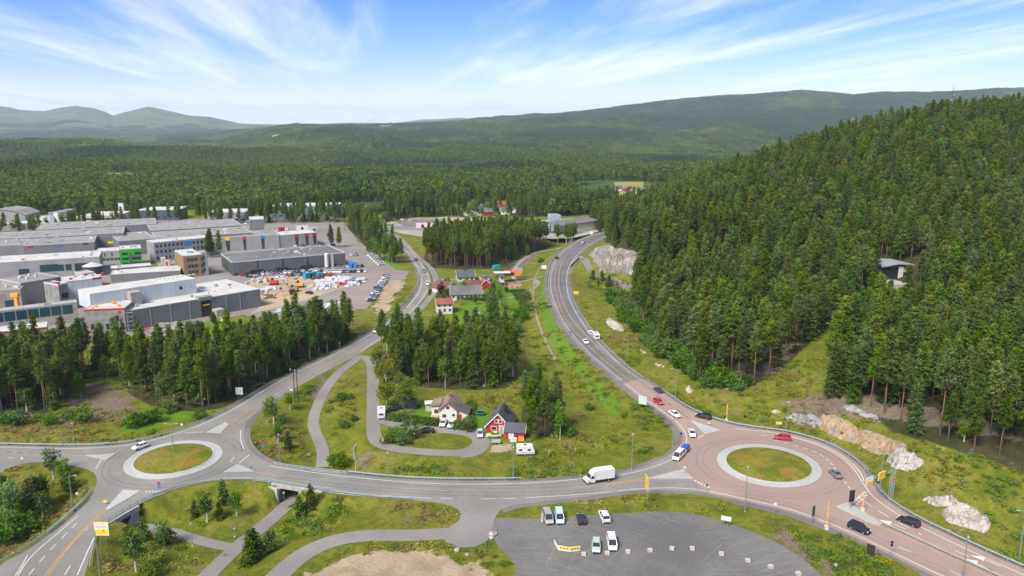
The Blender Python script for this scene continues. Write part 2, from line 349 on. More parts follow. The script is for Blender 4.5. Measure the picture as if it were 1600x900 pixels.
M_ASPHD = asphalt('darker_grey_asphalt', (0.105, 0.101, 0.098), (0.165, 0.158, 0.15))
M_RED = asphalt('reddish_asphalt', (0.235, 0.168, 0.14), (0.295, 0.22, 0.188), (0.25, 0.188, 0.16))
M_PATH = asphalt('path_asphalt', (0.165, 0.153, 0.14), (0.215, 0.20, 0.183))
M_SHOULD = asphalt('shoulder_gravel', (0.11, 0.10, 0.09), (0.17, 0.155, 0.14))
M_YARD = asphalt('yard_asphalt', (0.17, 0.16, 0.145), (0.235, 0.22, 0.20), (0.19, 0.16, 0.14))
M_STONE = asphalt('pale_paving_stone', (0.27, 0.27, 0.26), (0.38, 0.378, 0.365))
M_SAND = asphalt('bare_sand', (0.31, 0.235, 0.145), (0.39, 0.31, 0.2), (0.27, 0.22, 0.16))
M_ORANGE = asphalt('orange_sand', (0.40, 0.24, 0.11), (0.47, 0.30, 0.15))
M_PALEG = asphalt('pale_gravel', (0.24, 0.22, 0.19), (0.33, 0.31, 0.27), (0.25, 0.25, 0.19))
M_WLINE = flat('white_road_paint', (0.52, 0.51, 0.48), .7, var=.12, scale=3)
M_YLINE = flat('yellow_road_paint', (0.52, 0.27, 0.07), .7, var=.18, scale=3)
M_KERB = flat('kerb_granite', (0.36, 0.355, 0.34), .8, var=.1, scale=3)
M_CONC = flat('concrete', (0.34, 0.32, 0.29), .9, var=.12, scale=.6)
M_CONCD = flat('raw_concrete', (0.22, 0.21, 0.195), .9, var=.18, scale=.4)
M_GALV = flat('galvanised_steel', (0.36, 0.42, 0.41), .45, .3, var=.08)
M_WHITE = flat('white_paint', (0.53, 0.53, 0.51), .5, var=.05)
M_BLACK = flat('black_plastic', (0.02, 0.02, 0.022), .5, var=.2)
M_TYRE = flat('tyre_rubber', (0.018, 0.018, 0.018), .9)
M_YEL = flat('yellow_sign_face', (0.72, 0.46, 0.02), .5, var=.04)
M_ORG = flat('orange_paint', (0.75, 0.30, 0.03), .5, var=.06)
M_BLUE = flat('blue_sign_face', (0.03, 0.18, 0.45), .5, var=.04)
M_REDP = flat('red_paint', (0.42, 0.03, 0.025), .5, var=.1)
M_POLE = flat('green_grey_lamp_pole', (0.19, 0.24, 0.21), .5, .2)
M_WOODP = flat('tarred_pole_wood', (0.06, 0.035, 0.03), .8)
def gravel_lot_mat():
    m, n, b, o = newmat('dark_gravel_with_tyre_tracks'); p = geo(n)
    f = noise(n, p, .05, 4, .6); g = noise(n, p, 4.0, 4, .7); g2 = noise(n, p, .5, 5, .7)
    col = mixc(n, smooth(n, f, .35, .65), (0.085, 0.08, 0.077), (0.13, 0.124, 0.117))
    col = mixc(n, mth(n, 'MULTIPLY', smooth(n, g, .4, .7), .35), col, (0.24, 0.235, 0.22))
    # wheel tracks: arcs about two turning centres
    for cxx, cyy, sc_, st in ((40, 172, 1.6, .75), (62, 120, 1.3, .6), (5, 120, 1.0, .6)):
        d = mapping(n, p, (1, 1, 0), loc=(-cxx, -cyy, 0)); L = nd(n, 'ShaderNodeVectorMath', operation='LENGTH'); lk(n, d, L.inputs[0])
        wob = mth(n, 'ADD', L.outputs['Value'], mth(n, 'MULTIPLY', noise(n, p, .03, 1), 14.0)); s3 = nd(n, 'ShaderNodeSeparateXYZ'); lk(n, d, s3.inputs[0])
        cb = nd(n, 'ShaderNodeCombineXYZ'); lk(n, wob, cb.inputs[0]); lk(n, mth(n, 'MULTIPLY', mth(n, 'ARCTAN2', s3.outputs[1], s3.outputs[0]), 2.2), cb.inputs[1])
        r = noise(n, cb.outputs[0], sc_, 4, .75)
        msk = smooth(n, noise(n, mapping(n, p, loc=(cxx, cyy, 0)), .03, 2), .40, .58)
        col = mixc(n, mth(n, 'MULTIPLY', mth(n, 'MULTIPLY', smooth(n, r, .48, .66), st * .55), msk), col, (0.22, 0.21, 0.19))
    lk(n, col, b.inputs['Base Color']); b.inputs['Roughness'].default_value = .95; g3 = noise(n, p, 1.6, 6, .8); col2 = mixc(n, mth(n, 'MULTIPLY', smooth(n, g3, .5, .7), .5), col, (0.06, 0.056, 0.052)); col2 = mixc(n, mth(n, 'MULTIPLY', smooth(n, noise(n, mapping(n, p, loc=(9, 5, 0)), 2.6, 4, .8), .6, .72), .6), col2, (0.30, 0.29, 0.27)); lk(n, col2, b.inputs['Base Color']); bump(n, b, g3, .8, .15); return m
M_LOT = gravel_lot_mat()
def ground_mat(zoned=True):
    m, n, b, o = newmat('ground_cover' if zoned else 'island_grass'); p = geo(n)
    za = nd(n, 'ShaderNodeAttribute', attribute_name='zone_a'); zb = nd(n, 'ShaderNodeAttribute', attribute_name='zone_b')
    sa = nd(n, 'ShaderNodeSeparateColor'); lk(n, za.outputs['Color'], sa.inputs[0]); sb = nd(n, 'ShaderNodeSeparateColor'); lk(n, zb.outputs['Color'], sb.inputs[0])
    big = noise(n, p, .03, 4, .6); mid = noise(n, p, .16, 5, .68, .4); fine = noise(n, p, 1.1, 5, .75); vf = noise(n, p, 4.2, 3, .7)
    grass = mixc(n, smooth(n, mid, .36, .62), (0.098, 0.126, 0.010), (0.182, 0.180, 0.018))
    grass = mixc(n, mth(n, 'MULTIPLY', smooth(n, noise(n, mapping(n, p, loc=(40, 7, 0)), .07, 5, .7), .5, .68), .85), grass, (0.215, 0.175, 0.040))
    grass = mixc(n, mth(n, 'MULTIPLY', smooth(n, noise(n, mapping(n, p, loc=(4, 97, 0)), .12, 5, .7), .56, .72), .65), grass, (0.185, 0.135, 0.06))
    grass = mixc(n, mth(n, 'MULTIPLY', smooth(n, noise(n, p, .42, 5, .72), .47, .66), .7), grass, (0.068, 0.092, 0.008))
    grass = mixc(n, mth(n, 'MULTIPLY', smooth(n, fine, .44, .66), .55), grass, (0.055, 0.088, 0.008))
    grass = mixc(n, mth(n, 'MULTIPLY', smooth(n, vf, .54, .75), .45), grass, (0.24, 0.23, 0.05))
    if not zoned:
        grass = mixc(n, mth(n, 'MULTIPLY', smooth(n, noise(n, mapping(n, p, loc=(3, 9, 0)), .22, 4, .7), .5, .62), .6), grass, (0.24, 0.125, 0.03))
        lk(n, grass, b.inputs['Base Color']); b.inputs['Specular IOR Level'].default_value = .1; bump(n, b, fine, .9, .4); return m
    lawn = mixc(n, smooth(n, mid, .3, .7), (0.085, 0.17, 0.010), (0.125, 0.20, 0.016))
    lawn = mixc(n, mth(n, 'MULTIPLY', smooth(n, fine, .5, .8), .4), lawn, (0.06, 0.11, 0.01))
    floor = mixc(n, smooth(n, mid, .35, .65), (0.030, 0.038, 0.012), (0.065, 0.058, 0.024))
    sand = mixc(n, smooth(n, mid, .3, .7), (0.27, 0.205, 0.125), (0.40, 0.32, 0.21)); sand = mixc(n, mth(n, 'MULTIPLY', smooth(n, fine, .5, .7), .4), sand, (0.24, 0.2, 0.14))
    dirt = mixc(n, smooth(n, fine, .3, .7), (0.11, 0.085, 0.055), (0.21, 0.17, 0.12)); dirt = mixc(n, smooth(n, vf, .6, .75), dirt, (0.42, 0.39, 0.34))
    def msk(ch, amt=.55): return smooth(n, mth(n, 'ADD', ch, mth(n, 'MULTIPLY', mth(n, 'SUBTRACT', mid, .5), amt * 2.2)), .40, .56)
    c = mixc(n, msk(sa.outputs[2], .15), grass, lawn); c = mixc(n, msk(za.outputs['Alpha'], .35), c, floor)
    c = mixc(n, msk(sa.outputs[1], 1.5), c, dirt); c = mixc(n, msk(sa.outputs[0], 1.0), c, sand)
    far_ = mixc(n, smooth(n, noise(n, p, .004, 4, .6), .4, .6), (0.030, 0.068, 0.020), (0.09, 0.115, 0.030))
    c = mixc(n, sb.outputs[0], c, far_)
    cc = mixc(n, smooth(n, noise(n, p, .02, 4, .6), .4, .6), (0.16, 0.085, 0.05), (0.22, 0.14, 0.09)); c = mixc(n, msk(sb.outputs[1], .3), c, cc)
    fld = mixc(n, smooth(n, noise(n, p, .008, 2, .5), .45, .55), (0.16, 0.24, 0.03), (0.26, 0.21, 0.07)); c = mixc(n, msk(sb.outputs[2], .1), c, fld)
    lk(n, c, b.inputs['Base Color']); b.inputs['Roughness'].default_value = .95; b.inputs['Specular IOR Level'].default_value = .1
    h = mth(n, 'ADD', mth(n, 'MULTIPLY', fine, 1.0), mth(n, 'MULTIPLY', vf, .5)); bump(n, b, h, .9, .5); return m
M_GROUND = ground_mat(); M_GRASS = ground_mat(False)

# ================================================================ object helpers
def tag(o, label=None, cat=None, group=None, kind=None):
    if label: o['label'] = label
    if cat: o['category'] = cat
    if group: o['group'] = group
    if kind: o['kind'] = kind
    return o
def link(name, me, parent=None, mats=()):
    o = bpy.data.objects.new(name, me); C.objects.link(o)
    for m in mats: me.materials.append(m)
    if parent: o.parent = parent
    return o
def empty(name, loc, rz=0.0, label=None, cat=None, group=None):
    o = bpy.data.objects.new(name, None); C.objects.link(o); o.location = loc; o.rotation_euler = (0, 0, rz); o.empty_display_size = .5
    return tag(o, label, cat, group)
def meshnp(name, verts, faces, mats=(), matidx=None, parent=None, smooth_=False):
    me = bpy.data.meshes.new(name); me.from_pydata([tuple(v) for v in verts], [], [tuple(f) for f in faces])
    if matidx is not None: me.polygons.foreach_set('material_index', matidx)
    if smooth_: me.polygons.foreach_set('use_smooth', [True] * len(me.polygons))
    return link(name, me, parent, mats)
class MB:
    """collects simple solids into one mesh"""
    def __init__(s): s.v = []; s.f = []; s.m = []
    def add(s, v, f, mi=0):
        k = len(s.v); s.v += [tuple(a) for a in v]; s.f += [tuple(i + k for i in q) for q in f]; s.m += [mi] * len(f); return s
    def box(s, x0, y0, z0, x1, y1, z1, mi=0, rz=0.0, top=None):
        t = top or (0, 0); v = [(x0, y0, z0), (x1, y0, z0), (x1, y1, z0), (x0, y1, z0), (x0 + t[0], y0 + t[1], z1), (x1 - t[0], y0 + t[1], z1), (x1 - t[0], y1 - t[1], z1), (x0 + t[0], y1 - t[1], z1)]
        if rz: c, q = math.cos(rz), math.sin(rz); v = [(a * c - b * q, a * q + b * c, z) for a, b, z in v]
        return s.add(v, [(3, 2, 1, 0), (4, 5, 6, 7), (0, 1, 5, 4), (1, 2, 6, 5), (2, 3, 7, 6), (3, 0, 4, 7)], mi)
    def tube(s, a, b, r0, r1=None, n=8, mi=0):
        a, b = Vector(a), Vector(b); r1 = r0 if r1 is None else r1; d = (b - a).normalized(); u = d.orthogonal().normalized(); w_ = d.cross(u)
        v = []; 
        for p, r in ((a, r0), (b, r1)):
            for i in range(n): t = 2 * math.pi * i / n; v.append(p + (u * math.cos(t) + w_ * math.sin(t)) * r)
        f = [(i, (i + 1) % n, n + (i + 1) % n, n + i) for i in range(n)] + [tuple(reversed(range(n))), tuple(range(n, 2 * n))]
        return s.add(v, f, mi)
    def prism(s, prof, y0, y1, mi=0, axis='y'):
        """profile in (x,z) extruded along y (or (y,z) along x)"""
        n = len(prof); g = (lambda p, t: (p[0], t, p[1])) if axis == 'y' else (lambda p, t: (t, p[0], p[1]))
        v = [g(p, y0) for p in prof] + [g(p, y1) for p in prof]
        f = [(i, (i + 1) % n, n + (i + 1) % n, n + i) for i in range(n)] + [tuple(reversed(range(n))), tuple(range(n, 2 * n))]
        return s.add(v, f, mi)
    def build(s, name, mats, parent=None, fix=True, smooth_=False):
        o = meshnp(name, s.v, s.f, mats if isinstance(mats, (list, tuple)) else [mats], s.m, parent, smooth_)
        if fix:
            bm = bmesh.new(); bm.from_mesh(o.data); bmesh.ops.recalc_face_normals(bm, faces=bm.faces); bm.to_mesh(o.data); bm.free()
        return o

# ================================================================ the ground
def build_ground():
    us = np.concatenate([[-6000, -4200, -3000, -2200, -1600, -1150, -850, -620, -450, -330, -240], np.linspace(-180, 1780, 560), [1850, 1950, 2080, 2250, 2500, 2850, 3300, 3900, 4700, 5800, 7500]])
    ys = [40.0, 60, 75, 88]; y = 95.0
    while y < 900: ys.append(y); y += max(.8, .0042 * y)
    while y < 20000: ys.append(y); y *= 1.0085
    ys = np.array(ys); U, Y = np.meshgrid(us, ys, indexing='ij'); X = (U - 800) / FL * (Y * CP + CH * SP)
    Z = T(X.ravel(), Y.ravel()).reshape(X.shape)
    Z = np.where(Y < 92, np.minimum(Z, 0), Z)
    nu, ny = X.shape; V = np.stack([X, Y, Z], -1).reshape(-1, 3)
    me = bpy.data.meshes.new('ground'); me.vertices.add(len(V)); me.vertices.foreach_set('co', V.ravel())
    i, j = np.meshgrid(np.arange(nu - 1), np.arange(ny - 1), indexing='ij'); a = i * ny + j
    F = np.stack([a, a + ny, a + ny + 1, a + 1], -1).reshape(-1, 4)
    me.loops.add(F.size); me.loops.foreach_set('vertex_index', F.ravel()); me.polygons.add(len(F)); me.polygons.foreach_set('loop_start', np.arange(0, F.size, 4)); me.polygons.foreach_set('use_smooth', np.ones(len(F), bool))
    me.update(calc_edges=True)
    return link('ground', me, mats=[M_GROUND]), V, U.ravel()
# stands of trees, traced along the feet of their trunks (used for the forest floor and for planting)
STANDS = {
 'left': [(-120,660),(20,650),(85,647),(108,622),(122,604),(150,590),(190,598),(205,618),(245,634),(300,646),(348,638),(398,611),(450,584),(520,549),(558,527),(560,517),(478,530),(440,545),(400,556),(330,583),(250,588),(140,578),(0,585),(-120,600)],
 'centre': [(586,570),(600,598),(640,603),(700,606),(760,611),(800,606),(812,585),(800,565),(770,552),(740,547),(660,552),(610,545),(592,552)],
 'right_lower': [(818,668),(848,684),(884,686),(876,660),(850,640),(826,622),(815,640)],
 'middle': [(662,418),(720,421),(768,420),(786,404),(800,398),(866,374),(836,371),(760,380),(690,385),(664,396)],
 'roadside': [(538,352),(560,372),(585,402),(596,404),(592,386),(578,362),(560,348)],
 'quarry_back': [(598,348),(640,340),(700,337),(730,338),(724,329),(600,332)],
 'quarry_right': [(800,342),(850,338),(960,334),(968,322),(820,326)],
 'yard_back': [(392,350),(530,349),(530,343),(392,344)],
}
stand_w = {k: W(v) for k, v in STANDS.items()}
m_stand = np.zeros((RNX, RNY), bool)
for k in stand_w: m_stand |= raster(stand_w[k])
# the wooded hill: foot line (pixels, draped) and back line
hill_foot = [at(u, v) for u, v in [(944,374),(954,384),(974,391),(992,414),(984,468),(1002,520),(1042,562),(1088,596),(1140,604),(1180,603),(1222,575),(1262,540),(1310,500),(1352,468),(1370,450),(1405,447),(1416,463),(1367,506),(1329,546),(1295,591),(1284,622),(1330,640),(1372,656),(1412,682),(1460,694),(1520,708),(1570,728),(1640,752),(1720,780)]]
hill_poly = [(p.x, p.y) for p in hill_foot] + [(420, 240), (620, 420), (640, 900), (250, 900), (120, 760), (66, 660)]
m_hill = raster(hill_poly)
clear_strip = raster([(at(u, v).x, at(u, v).y) for u, v in [(1180,606),(1222,578),(1262,543),(1350,470),(1375,450),(1411,452),(1367,504),(1329,544),(1295,589),(1284,622)]])
m_hill &= ~clear_strip
SAND = [[(455,905),(500,886),(560,867),(640,863),(700,869),(728,884),(744,880),(756,892),(766,905),(760,950),(430,950)],
 [(586,478),(604,442),(624,430),(636,436),(616,462),(604,490),(590,496)], [(1050,380),(1060,380),(1060,384)],
 [(838,692),(764,700),(758,712),(720,716),(780,712),(800,705)], [(815,470),(828,468),(832,476),(816,480)]]
DIRT = [[(72,664),(104,640),(124,610),(150,600),(182,606),(204,628),(206,640),(180,662),(120,668)], [(1290,655),(1440,697),(1600,748),(1620,760),(1600,765),(1430,715),(1300,675)],
 [(1170,606),(1230,575),(1215,600),(1190,610)], [(1215,645),(1260,640),(1330,665),(1420,690),(1420,705),(1330,690),(1240,665)], [(0,668),(130,678),(130,684),(0,676)],
 [(1120,600),(1250,600),(1180,612)], [(0,640),(90,650),(90,656),(0,652)], [(1180,812),(1230,830),(1270,860),(1320,899),(1280,899),(1240,865)],
 [(1178,606),(1225,575),(1265,540),(1300,505),(1345,470),(1350,474),(1308,512),(1270,550),(1234,586),(1194,612)], [(480,600),(520,575),(510,612),(495,640)], [(580,720),(560,716),(566,700),(590,704)], [(780,425),(800,395),(845,385),(830,400),(800,420)]]
LAWN = [[(846,438),(855,438),(862,480),(884,530),(925,585),(960,612),(975,640),(960,640),(915,592),(868,545),(844,490)], [(800,480),(806,470),(812,520),(806,560),(795,540)], [(706,474),(800,474),(806,496),(800,532),(740,532),(700,500)], [(668,440),(830,440),(812,470),(700,472)], [(262,502),(390,498),(396,530),(340,548),(262,540)],
 [(332,446),(352,440),(380,470),(350,474)], [(600,660),(700,662),(686,628),(640,620),(602,640)], [(728,630),(762,630),(768,672),(735,672)], [(585,440),(560,390),(612,400),(628,418),(618,432)],
 [(180,690),(300,650),(360,640),(260,628),(210,640)], [(150,400),(250,400),(250,425),(150,420)], [(475,392),(505,392),(505,396),(475,396)]]
gnd, GV, GU = build_ground(); tag(gnd, kind='structure')
def zones():
    x, y = GV[:, 0], GV[:, 1]; n = len(x)
    def layer(polys, r=2):
        m = np.zeros((RNX, RNY), bool)
        for p in polys: m |= raster([(q.x, q.y) for q in chaik([Vector(P(*a)) for a in p], 1, True)])
        return samp(blur(m, r, 2), x, y)
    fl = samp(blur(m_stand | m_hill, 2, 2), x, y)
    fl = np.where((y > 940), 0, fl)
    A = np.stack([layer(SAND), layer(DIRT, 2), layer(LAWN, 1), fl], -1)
    f = np.clip((y - 720) / 120, 0, 1); 
    tb = np.stack([f, np.zeros(n), np.zeros(n), np.ones(n)], -1)
    u = 800 + FL * x / (y * CP + (CH - GV[:, 2]) * SP)
    for (ua, ub, ya, yb, ch) in CLEAR:
        m = np.clip(np.minimum.reduce([(u - ua) / 8, (ub - u) / 8, (y - ya) / 25, (yb - y) / 25]) + .5, 0, 1) * (y > 700); tb[:, ch] = np.maximum(tb[:, ch], m)
    for nm, d in (('zone_a', A), ('zone_b', tb)):
        at_ = gnd.data.attributes.new(nm, 'FLOAT_COLOR', 'POINT'); at_.data.foreach_set('color', d.astype(np.float32).ravel())
# far clearings: column range, distance range, kind of cover (1 felled, 2 field)
CLEAR = [(160, 222, 1110, 1260, 2), (544, 600, 3560, 4050, 1), (682, 745, 2700, 3050, 1), (590, 640, 5300, 6200, 1), (425, 455, 3900, 4300, 2), (960, 1005, 1010, 1120, 2)]
zones()

# ================================================================ flat surfaces laid on the ground
def drape(name, polyw, off, mat, src='G', cell=6.0, kind='structure', holes=()):
    pts = [Vector((p[0], p[1], 0)) for p in polyw]
    tris = geometry.tessellate_polygon([pts] + [[Vector((p[0], p[1], 0)) for p in h] for h in holes]); allp = pts + [Vector((p[0], p[1], 0)) for h in holes for p in h]
    bm = bmesh.new(); vs_ = [bm.verts.new(p) for p in allp]
    for t in tris:
        try: bm.faces.new([vs_[i] for i in t])
        except ValueError: pass
    xs = [p.x for p in allp]; ys = [p.y for p in allp]
    for ax, lo, hi in ((0, min(xs), max(xs)), (1, min(ys), max(ys))):
        c = lo + cell
        while c < hi:
            no = (1, 0, 0) if ax == 0 else (0, 1, 0); co = (c, 0, 0) if ax == 0 else (0, c, 0)
            bmesh.ops.bisect_plane(bm, geom=bm.verts[:] + bm.edges[:] + bm.faces[:], plane_co=co, plane_no=no, dist=1e-4); c += cell
    X = np.array([v.co.x for v in bm.verts]); Y = np.array([v.co.y for v in bm.verts]); Z = (G if src == 'G' else T)(X, Y) + off
    for v, z in zip(bm.verts, Z): v.co.z = z
    bmesh.ops.triangulate(bm, faces=bm.faces[:])
    for f in bm.faces:
        if f.normal.z < 0: f.normal_flip()
    me = bpy.data.meshes.new(name); bm.to_mesh(me); bm.free(); o = link(name, me, mats=[mat]); tag(o, kind=kind); return o
def strip_pts(pts, width, off, src, step=2.0, zlist=None):
    p = resample([Vector((q[0], q[1])) for q in pts], step); L, R_ = offs(p, -width / 2), offs(p, width / 2); C_ = p
    rows = [L, C_, R_] if width > 1 else [L, R_]
    if zlist is not None: zs = [np.interp(np.linspace(0, 1, len(p)), np.linspace(0, 1, len(zlist)), zlist) + off] * len(rows)
    else: zs = [(G if src == 'G' else T)(np.array([q.x for q in r]), np.array([q.y for q in r])) + off for r in rows]
    return rows, zs
def strip(mb, pts, width, off, src='G', step=2.0, mi=0):
    rows, zs = strip_pts(pts, width, off, src, step); n = len(rows[0]); v = [(q.x, q.y, z) for r, zz_ in zip(rows, zs) for q, z in zip(r, zz_)]
    f = [(k * n + i, (k + 1) * n + i, (k + 1) * n + i + 1, k * n + i + 1) for k in range(len(rows) - 1) for i in range(n - 1)]
    mb.add(v, f, mi)
def strip_obj(name, pts, width, off, mat, src='G', step=2.0):
    mb = MB(); strip(mb, pts, width, off, src, step); o = mb.build(name, mat, fix=True)
    tag(o, kind='structure'); return o
def up(o):
    bm = bmesh.new(); bm.from_mesh(o.data)
    for f in bm.faces:
        f.normal_update()
        if f.normal.z < 0: f.normal_flip()
    bm.to_mesh(o.data); bm.free(); return o
# wide gravel shoulder under the asphalt, then the carriageways
up(strip_obj('road_shoulder', e_west_n, 3.2, .012, M_SHOULD)); up(strip_obj('road_shoulder', e_north_e[70:] , 3.4, .012, M_SHOULD))
up(strip_obj('road_shoulder', e_nor_w, 4.4, .014, M_SHOULD)); up(strip_obj('road_shoulder', e_nor_e, 3.4, .013, M_SHOULD))
up(strip_obj('road_shoulder', e_red_n, 4.4, .016, M_SHOULD)); up(strip_obj('road_shoulder', e_red_e, 3.6, .015, M_SHOULD)); up(strip_obj('road_shoulder', e_red_s, 4.4, .011, M_SHOULD))
up(strip_obj('road_shoulder', e_mid_s, 3.0, .017, M_SHOULD))
drape('road', poly_main, .05, M_ASPH); drape('road', poly_red, .054, M_RED); drape('road', poly_nor, .050, M_ASPHD)
drape('gravel_lot', lot, .03, M_LOT)
lane_a = [q for q in lane[:-3]]; up(strip_obj('lane', lane_a[:len(lane_a) * 2 // 3], 3.9, .04, M_PATH, 'T')); up(strip_obj('lane', lane_a[len(lane_a) * 2 // 3 - 1:] + [Vector(P(594, 657))], 3.9, .062, M_PATH, 'T'))
drape('lane_turning_area', chaik(W([(706,668),(742,672),(756,674),(766,684),(764,700),(748,713),(722,716),(712,709),(738,700),(746,690),(736,681),(700,676)]), 2, True), .046, M_PATH, 'T', 3)
up(strip_obj('footpath', [(p.x, p.y) for p in path_n], 3.3, .05, M_PATH, 'T', 1.5)); up(strip_obj('footpath', [(p.x, p.y) for p in path_s], 3.8, .054, M_PATH, 'T', 1.5))
up(strip_obj('footpath', [(p.x, p.y) for p in path_w], 3.0, .048, M_PATH, 'T', 1.5)); up(strip_obj('footpath', path_c, 4.6, .044, M_PATH, 'T', 2))
up(strip_obj('footpath', path_e, 3.2, .044, M_PATH, 'T', 3)); up(strip_obj('footpath', path_rock, 3.2, .06, M_ASPHD, 'T', 2))
drape('side_road', chaik(W([(716,798),(720,806),(716,816),(700,824),(690,842),(712,856),(742,855),(760,847),(768,835),(773,807),(784,797)]), 1, True), .058, M_PATH, 'G', 3)
up(strip_obj('lane', W([(676,436),(740,438),(780,437),(810,431),(855,430)]), 3.4, .04, M_PATH, 'T', 3)); up(strip_obj('lane', chaik(W([(770,462),(800,456),(815,449),(838,447),(842,440),(836,434)])), 2.6, .036, M_PATH, 'T', 3))
up(strip_obj('lane', chaik(W([(812,433),(800,425),(802,412),(815,398),(835,388),(860,380),(900,376)])), 2.4, .03, M_PALEG, 'T', 3))
up(strip_obj('drainage_track', chaik(W([(872,394),(850,405),(836,425),(832,455),(838,490),(850,520),(872,560)])), .8, .05, M_PATH, 'T', 3))
drape('industrial_yard', W([(-220,560),(-100,552),(0,540),(100,532),(250,524),(330,500),(380,492),(420,500),(520,500),(560,482),(578,478),(600,440),(632,436),(640,424),(620,422),(602,410),(588,396),(560,378),(548,362),(536,346),(400,340),(300,342),(200,338),(100,340),(0,345),(-200,350)]), .03, M_YARD, 'G', 14)
drape('car_park', W([(520,478),(572,484),(604,436),(596,424),(560,424),(530,445)]), .06, asphalt('reddish_yard_asphalt', (0.21, 0.165, 0.14), (0.25, 0.20, 0.175)), 'G', 14)
drape('construction_ground', chaik(W([(384,440),(404,432),(480,432),(545,432),(560,442),(530,452),(480,468),(440,480),(400,488),(388,492),(410,478)]), 1, True), .062, M_SAND, 'G', 14)
drape('building_site_ground', chaik(W([(245,524),(252,508),(290,500),(292,512),(268,526)]), 1, True), .065, M_PALEG, 'G', 14)
drape('grass_verge', chaik(W([(330,452),(336,445),(362,440),(372,458),(350,468),(336,464)]), 1, True), .07, M_GRASS, 'G', 14)
drape('grass_verge', W([(222,412),(242,409),(248,417),(224,420)]), .07, M_GRASS, 'G', 14)
drape('gravel_plain', chaik(W([(596,356),(606,347),(640,341),(690,339),(760,341),(830,346),(880,342),(1000,336),(985,350),(960,357),(905,368),(850,370),(800,366),(770,372),(690,372),(640,368)]), 1, True), .04, M_PALEG, 'G', 16)
drape('parking_ground', W([(616,346),(640,343),(688,342),(712,357),(640,357.5)]), .07, M_ASPHD, 'G', 16)
drape('orange_sand_field', chaik(W([(690,341.5),(740,343),(790,349),(784,354),(714,356.5)]), 1, True), .08, M_ORANGE, 'G', 16)
drape('gravel_road', W([(584,352),(720,356),(830,356),(890,352),(890,357),(820,361),(720,361),(600,359)]), .09, M_ASPH, 'G', 16)

# roundabouts ------------------------------------------------------
def ring(mb, c, r0, r1, z, mi=0, n=96):
    v = [(c[0] + r * math.cos(2 * math.pi * i / n), c[1] + r * math.sin(2 * math.pi * i / n), z) for r in (r0, r1) for i in range(n)]
    mb.add(v, [(i, (i + 1) % n, n + (i + 1) % n, n + i) for i in range(n)], mi)
def roundabout(c, ro, ri):
    z = g1(*c); mb = MB(); n = 96
    prof = [(ro, z + .0), (ro, z + .16), (ro - .28, z + .17), (ro - .3, z + .145), (ri + .32, z + .24), (ri + .3, z + .36), (ri, z + .37), (ri, z + .2)]
    v = [(c[0] + r * math.cos(2 * math.pi * i / n), c[1] + r * math.sin(2 * math.pi * i / n), h) for r, h in prof for i in range(n)]
    for k in range(len(prof) - 1):
        mi = 0 if k == 3 else 1
        mb.add([], [], 0); mb.f += [(k * n + i, k * n + (i + 1) % n, (k + 1) * n + (i + 1) % n, (k + 1) * n + i) for i in range(n)]; mb.m += [mi] * n
    mb.v = v; up(tag(mb.build('roundabout_apron', [M_STONE, M_KERB], fix=False), kind='structure'))
    rr = np.linspace(0, ri + .02, 16); v = []; 
    for r in rr:
        for i in range(n):
            a = 2 * math.pi * i / n; x, y = c[0] + r * math.cos(a), c[1] + r * math.sin(a); v.append((x, y, z + .3 + .75 * (1 - (r / ri) ** 2) + .18 * float(vnoise(x, y, 2.1)) * (1 - (r / ri) ** 6)))
    f = [(k * n + i, (k + 1) * n + i, (k + 1) * n + (i + 1) % n, k * n + (i + 1) % n) for k in range(15) for i in range(n)]
    o = meshnp('roundabout_island', v, f, [M_GRASS], smooth_=True); up(tag(o, kind='structure'))
RB1, RB2 = (-87.0, 187.4), (64.9, 184.0)
roundabout(RB1, 11.75, 9.4); roundabout(RB2, 12.6, 10.3)
def slab(name, polyw, h, mat, side=M_KERB, base=.03):
    pts = [Vector(p[:2]) for p in polyw]; n = len(pts); z = [g1(p.x, p.y) for p in pts]; ctr = sum(pts, Vector((0, 0))) / n; ins = [ctr + (p - ctr) * (1 - .22 / max((p - ctr).length, 1)) for p in pts]
    v = [(p.x, p.y, q + base) for p, q in zip(pts, z)] + [(p.x, p.y, q + h) for p, q in zip(pts, z)] + [(p.x, p.y, q + h) for p, q in zip(ins, z)]
    f = [(i, (i + 1) % n, n + (i + 1) % n, n + i) for i in range(n)] + [(n + i, n + (i + 1) % n, 2 * n + (i + 1) % n, 2 * n + i) for i in range(n)] + [tuple(range(2 * n, 3 * n))]
    mb = MB().add(v, f); mb.m = [1] * (2 * n) + [0]; return tag(mb.build(name, [mat, side]), kind='structure')
ISL = [[(134,712),(160,711),(182,708.5),(166,719)], [(322,676),(352,660.5),(358,664),(345,677)], [(349,738),(371,726),(398,737)], [(165,796),(192,766),(219,767.5),(200,780),(170,797)],
 [(1012,748),(1068,734),(1083,748.5)], [(1079,657),(1126,673),(1101,679)], [(1306,792),(1317,788),(1325,786),(1378,818),(1375,822),(1360,818)]]
for k, p in enumerate(ISL): slab('traffic_island', W(p), .17, M_STONE)

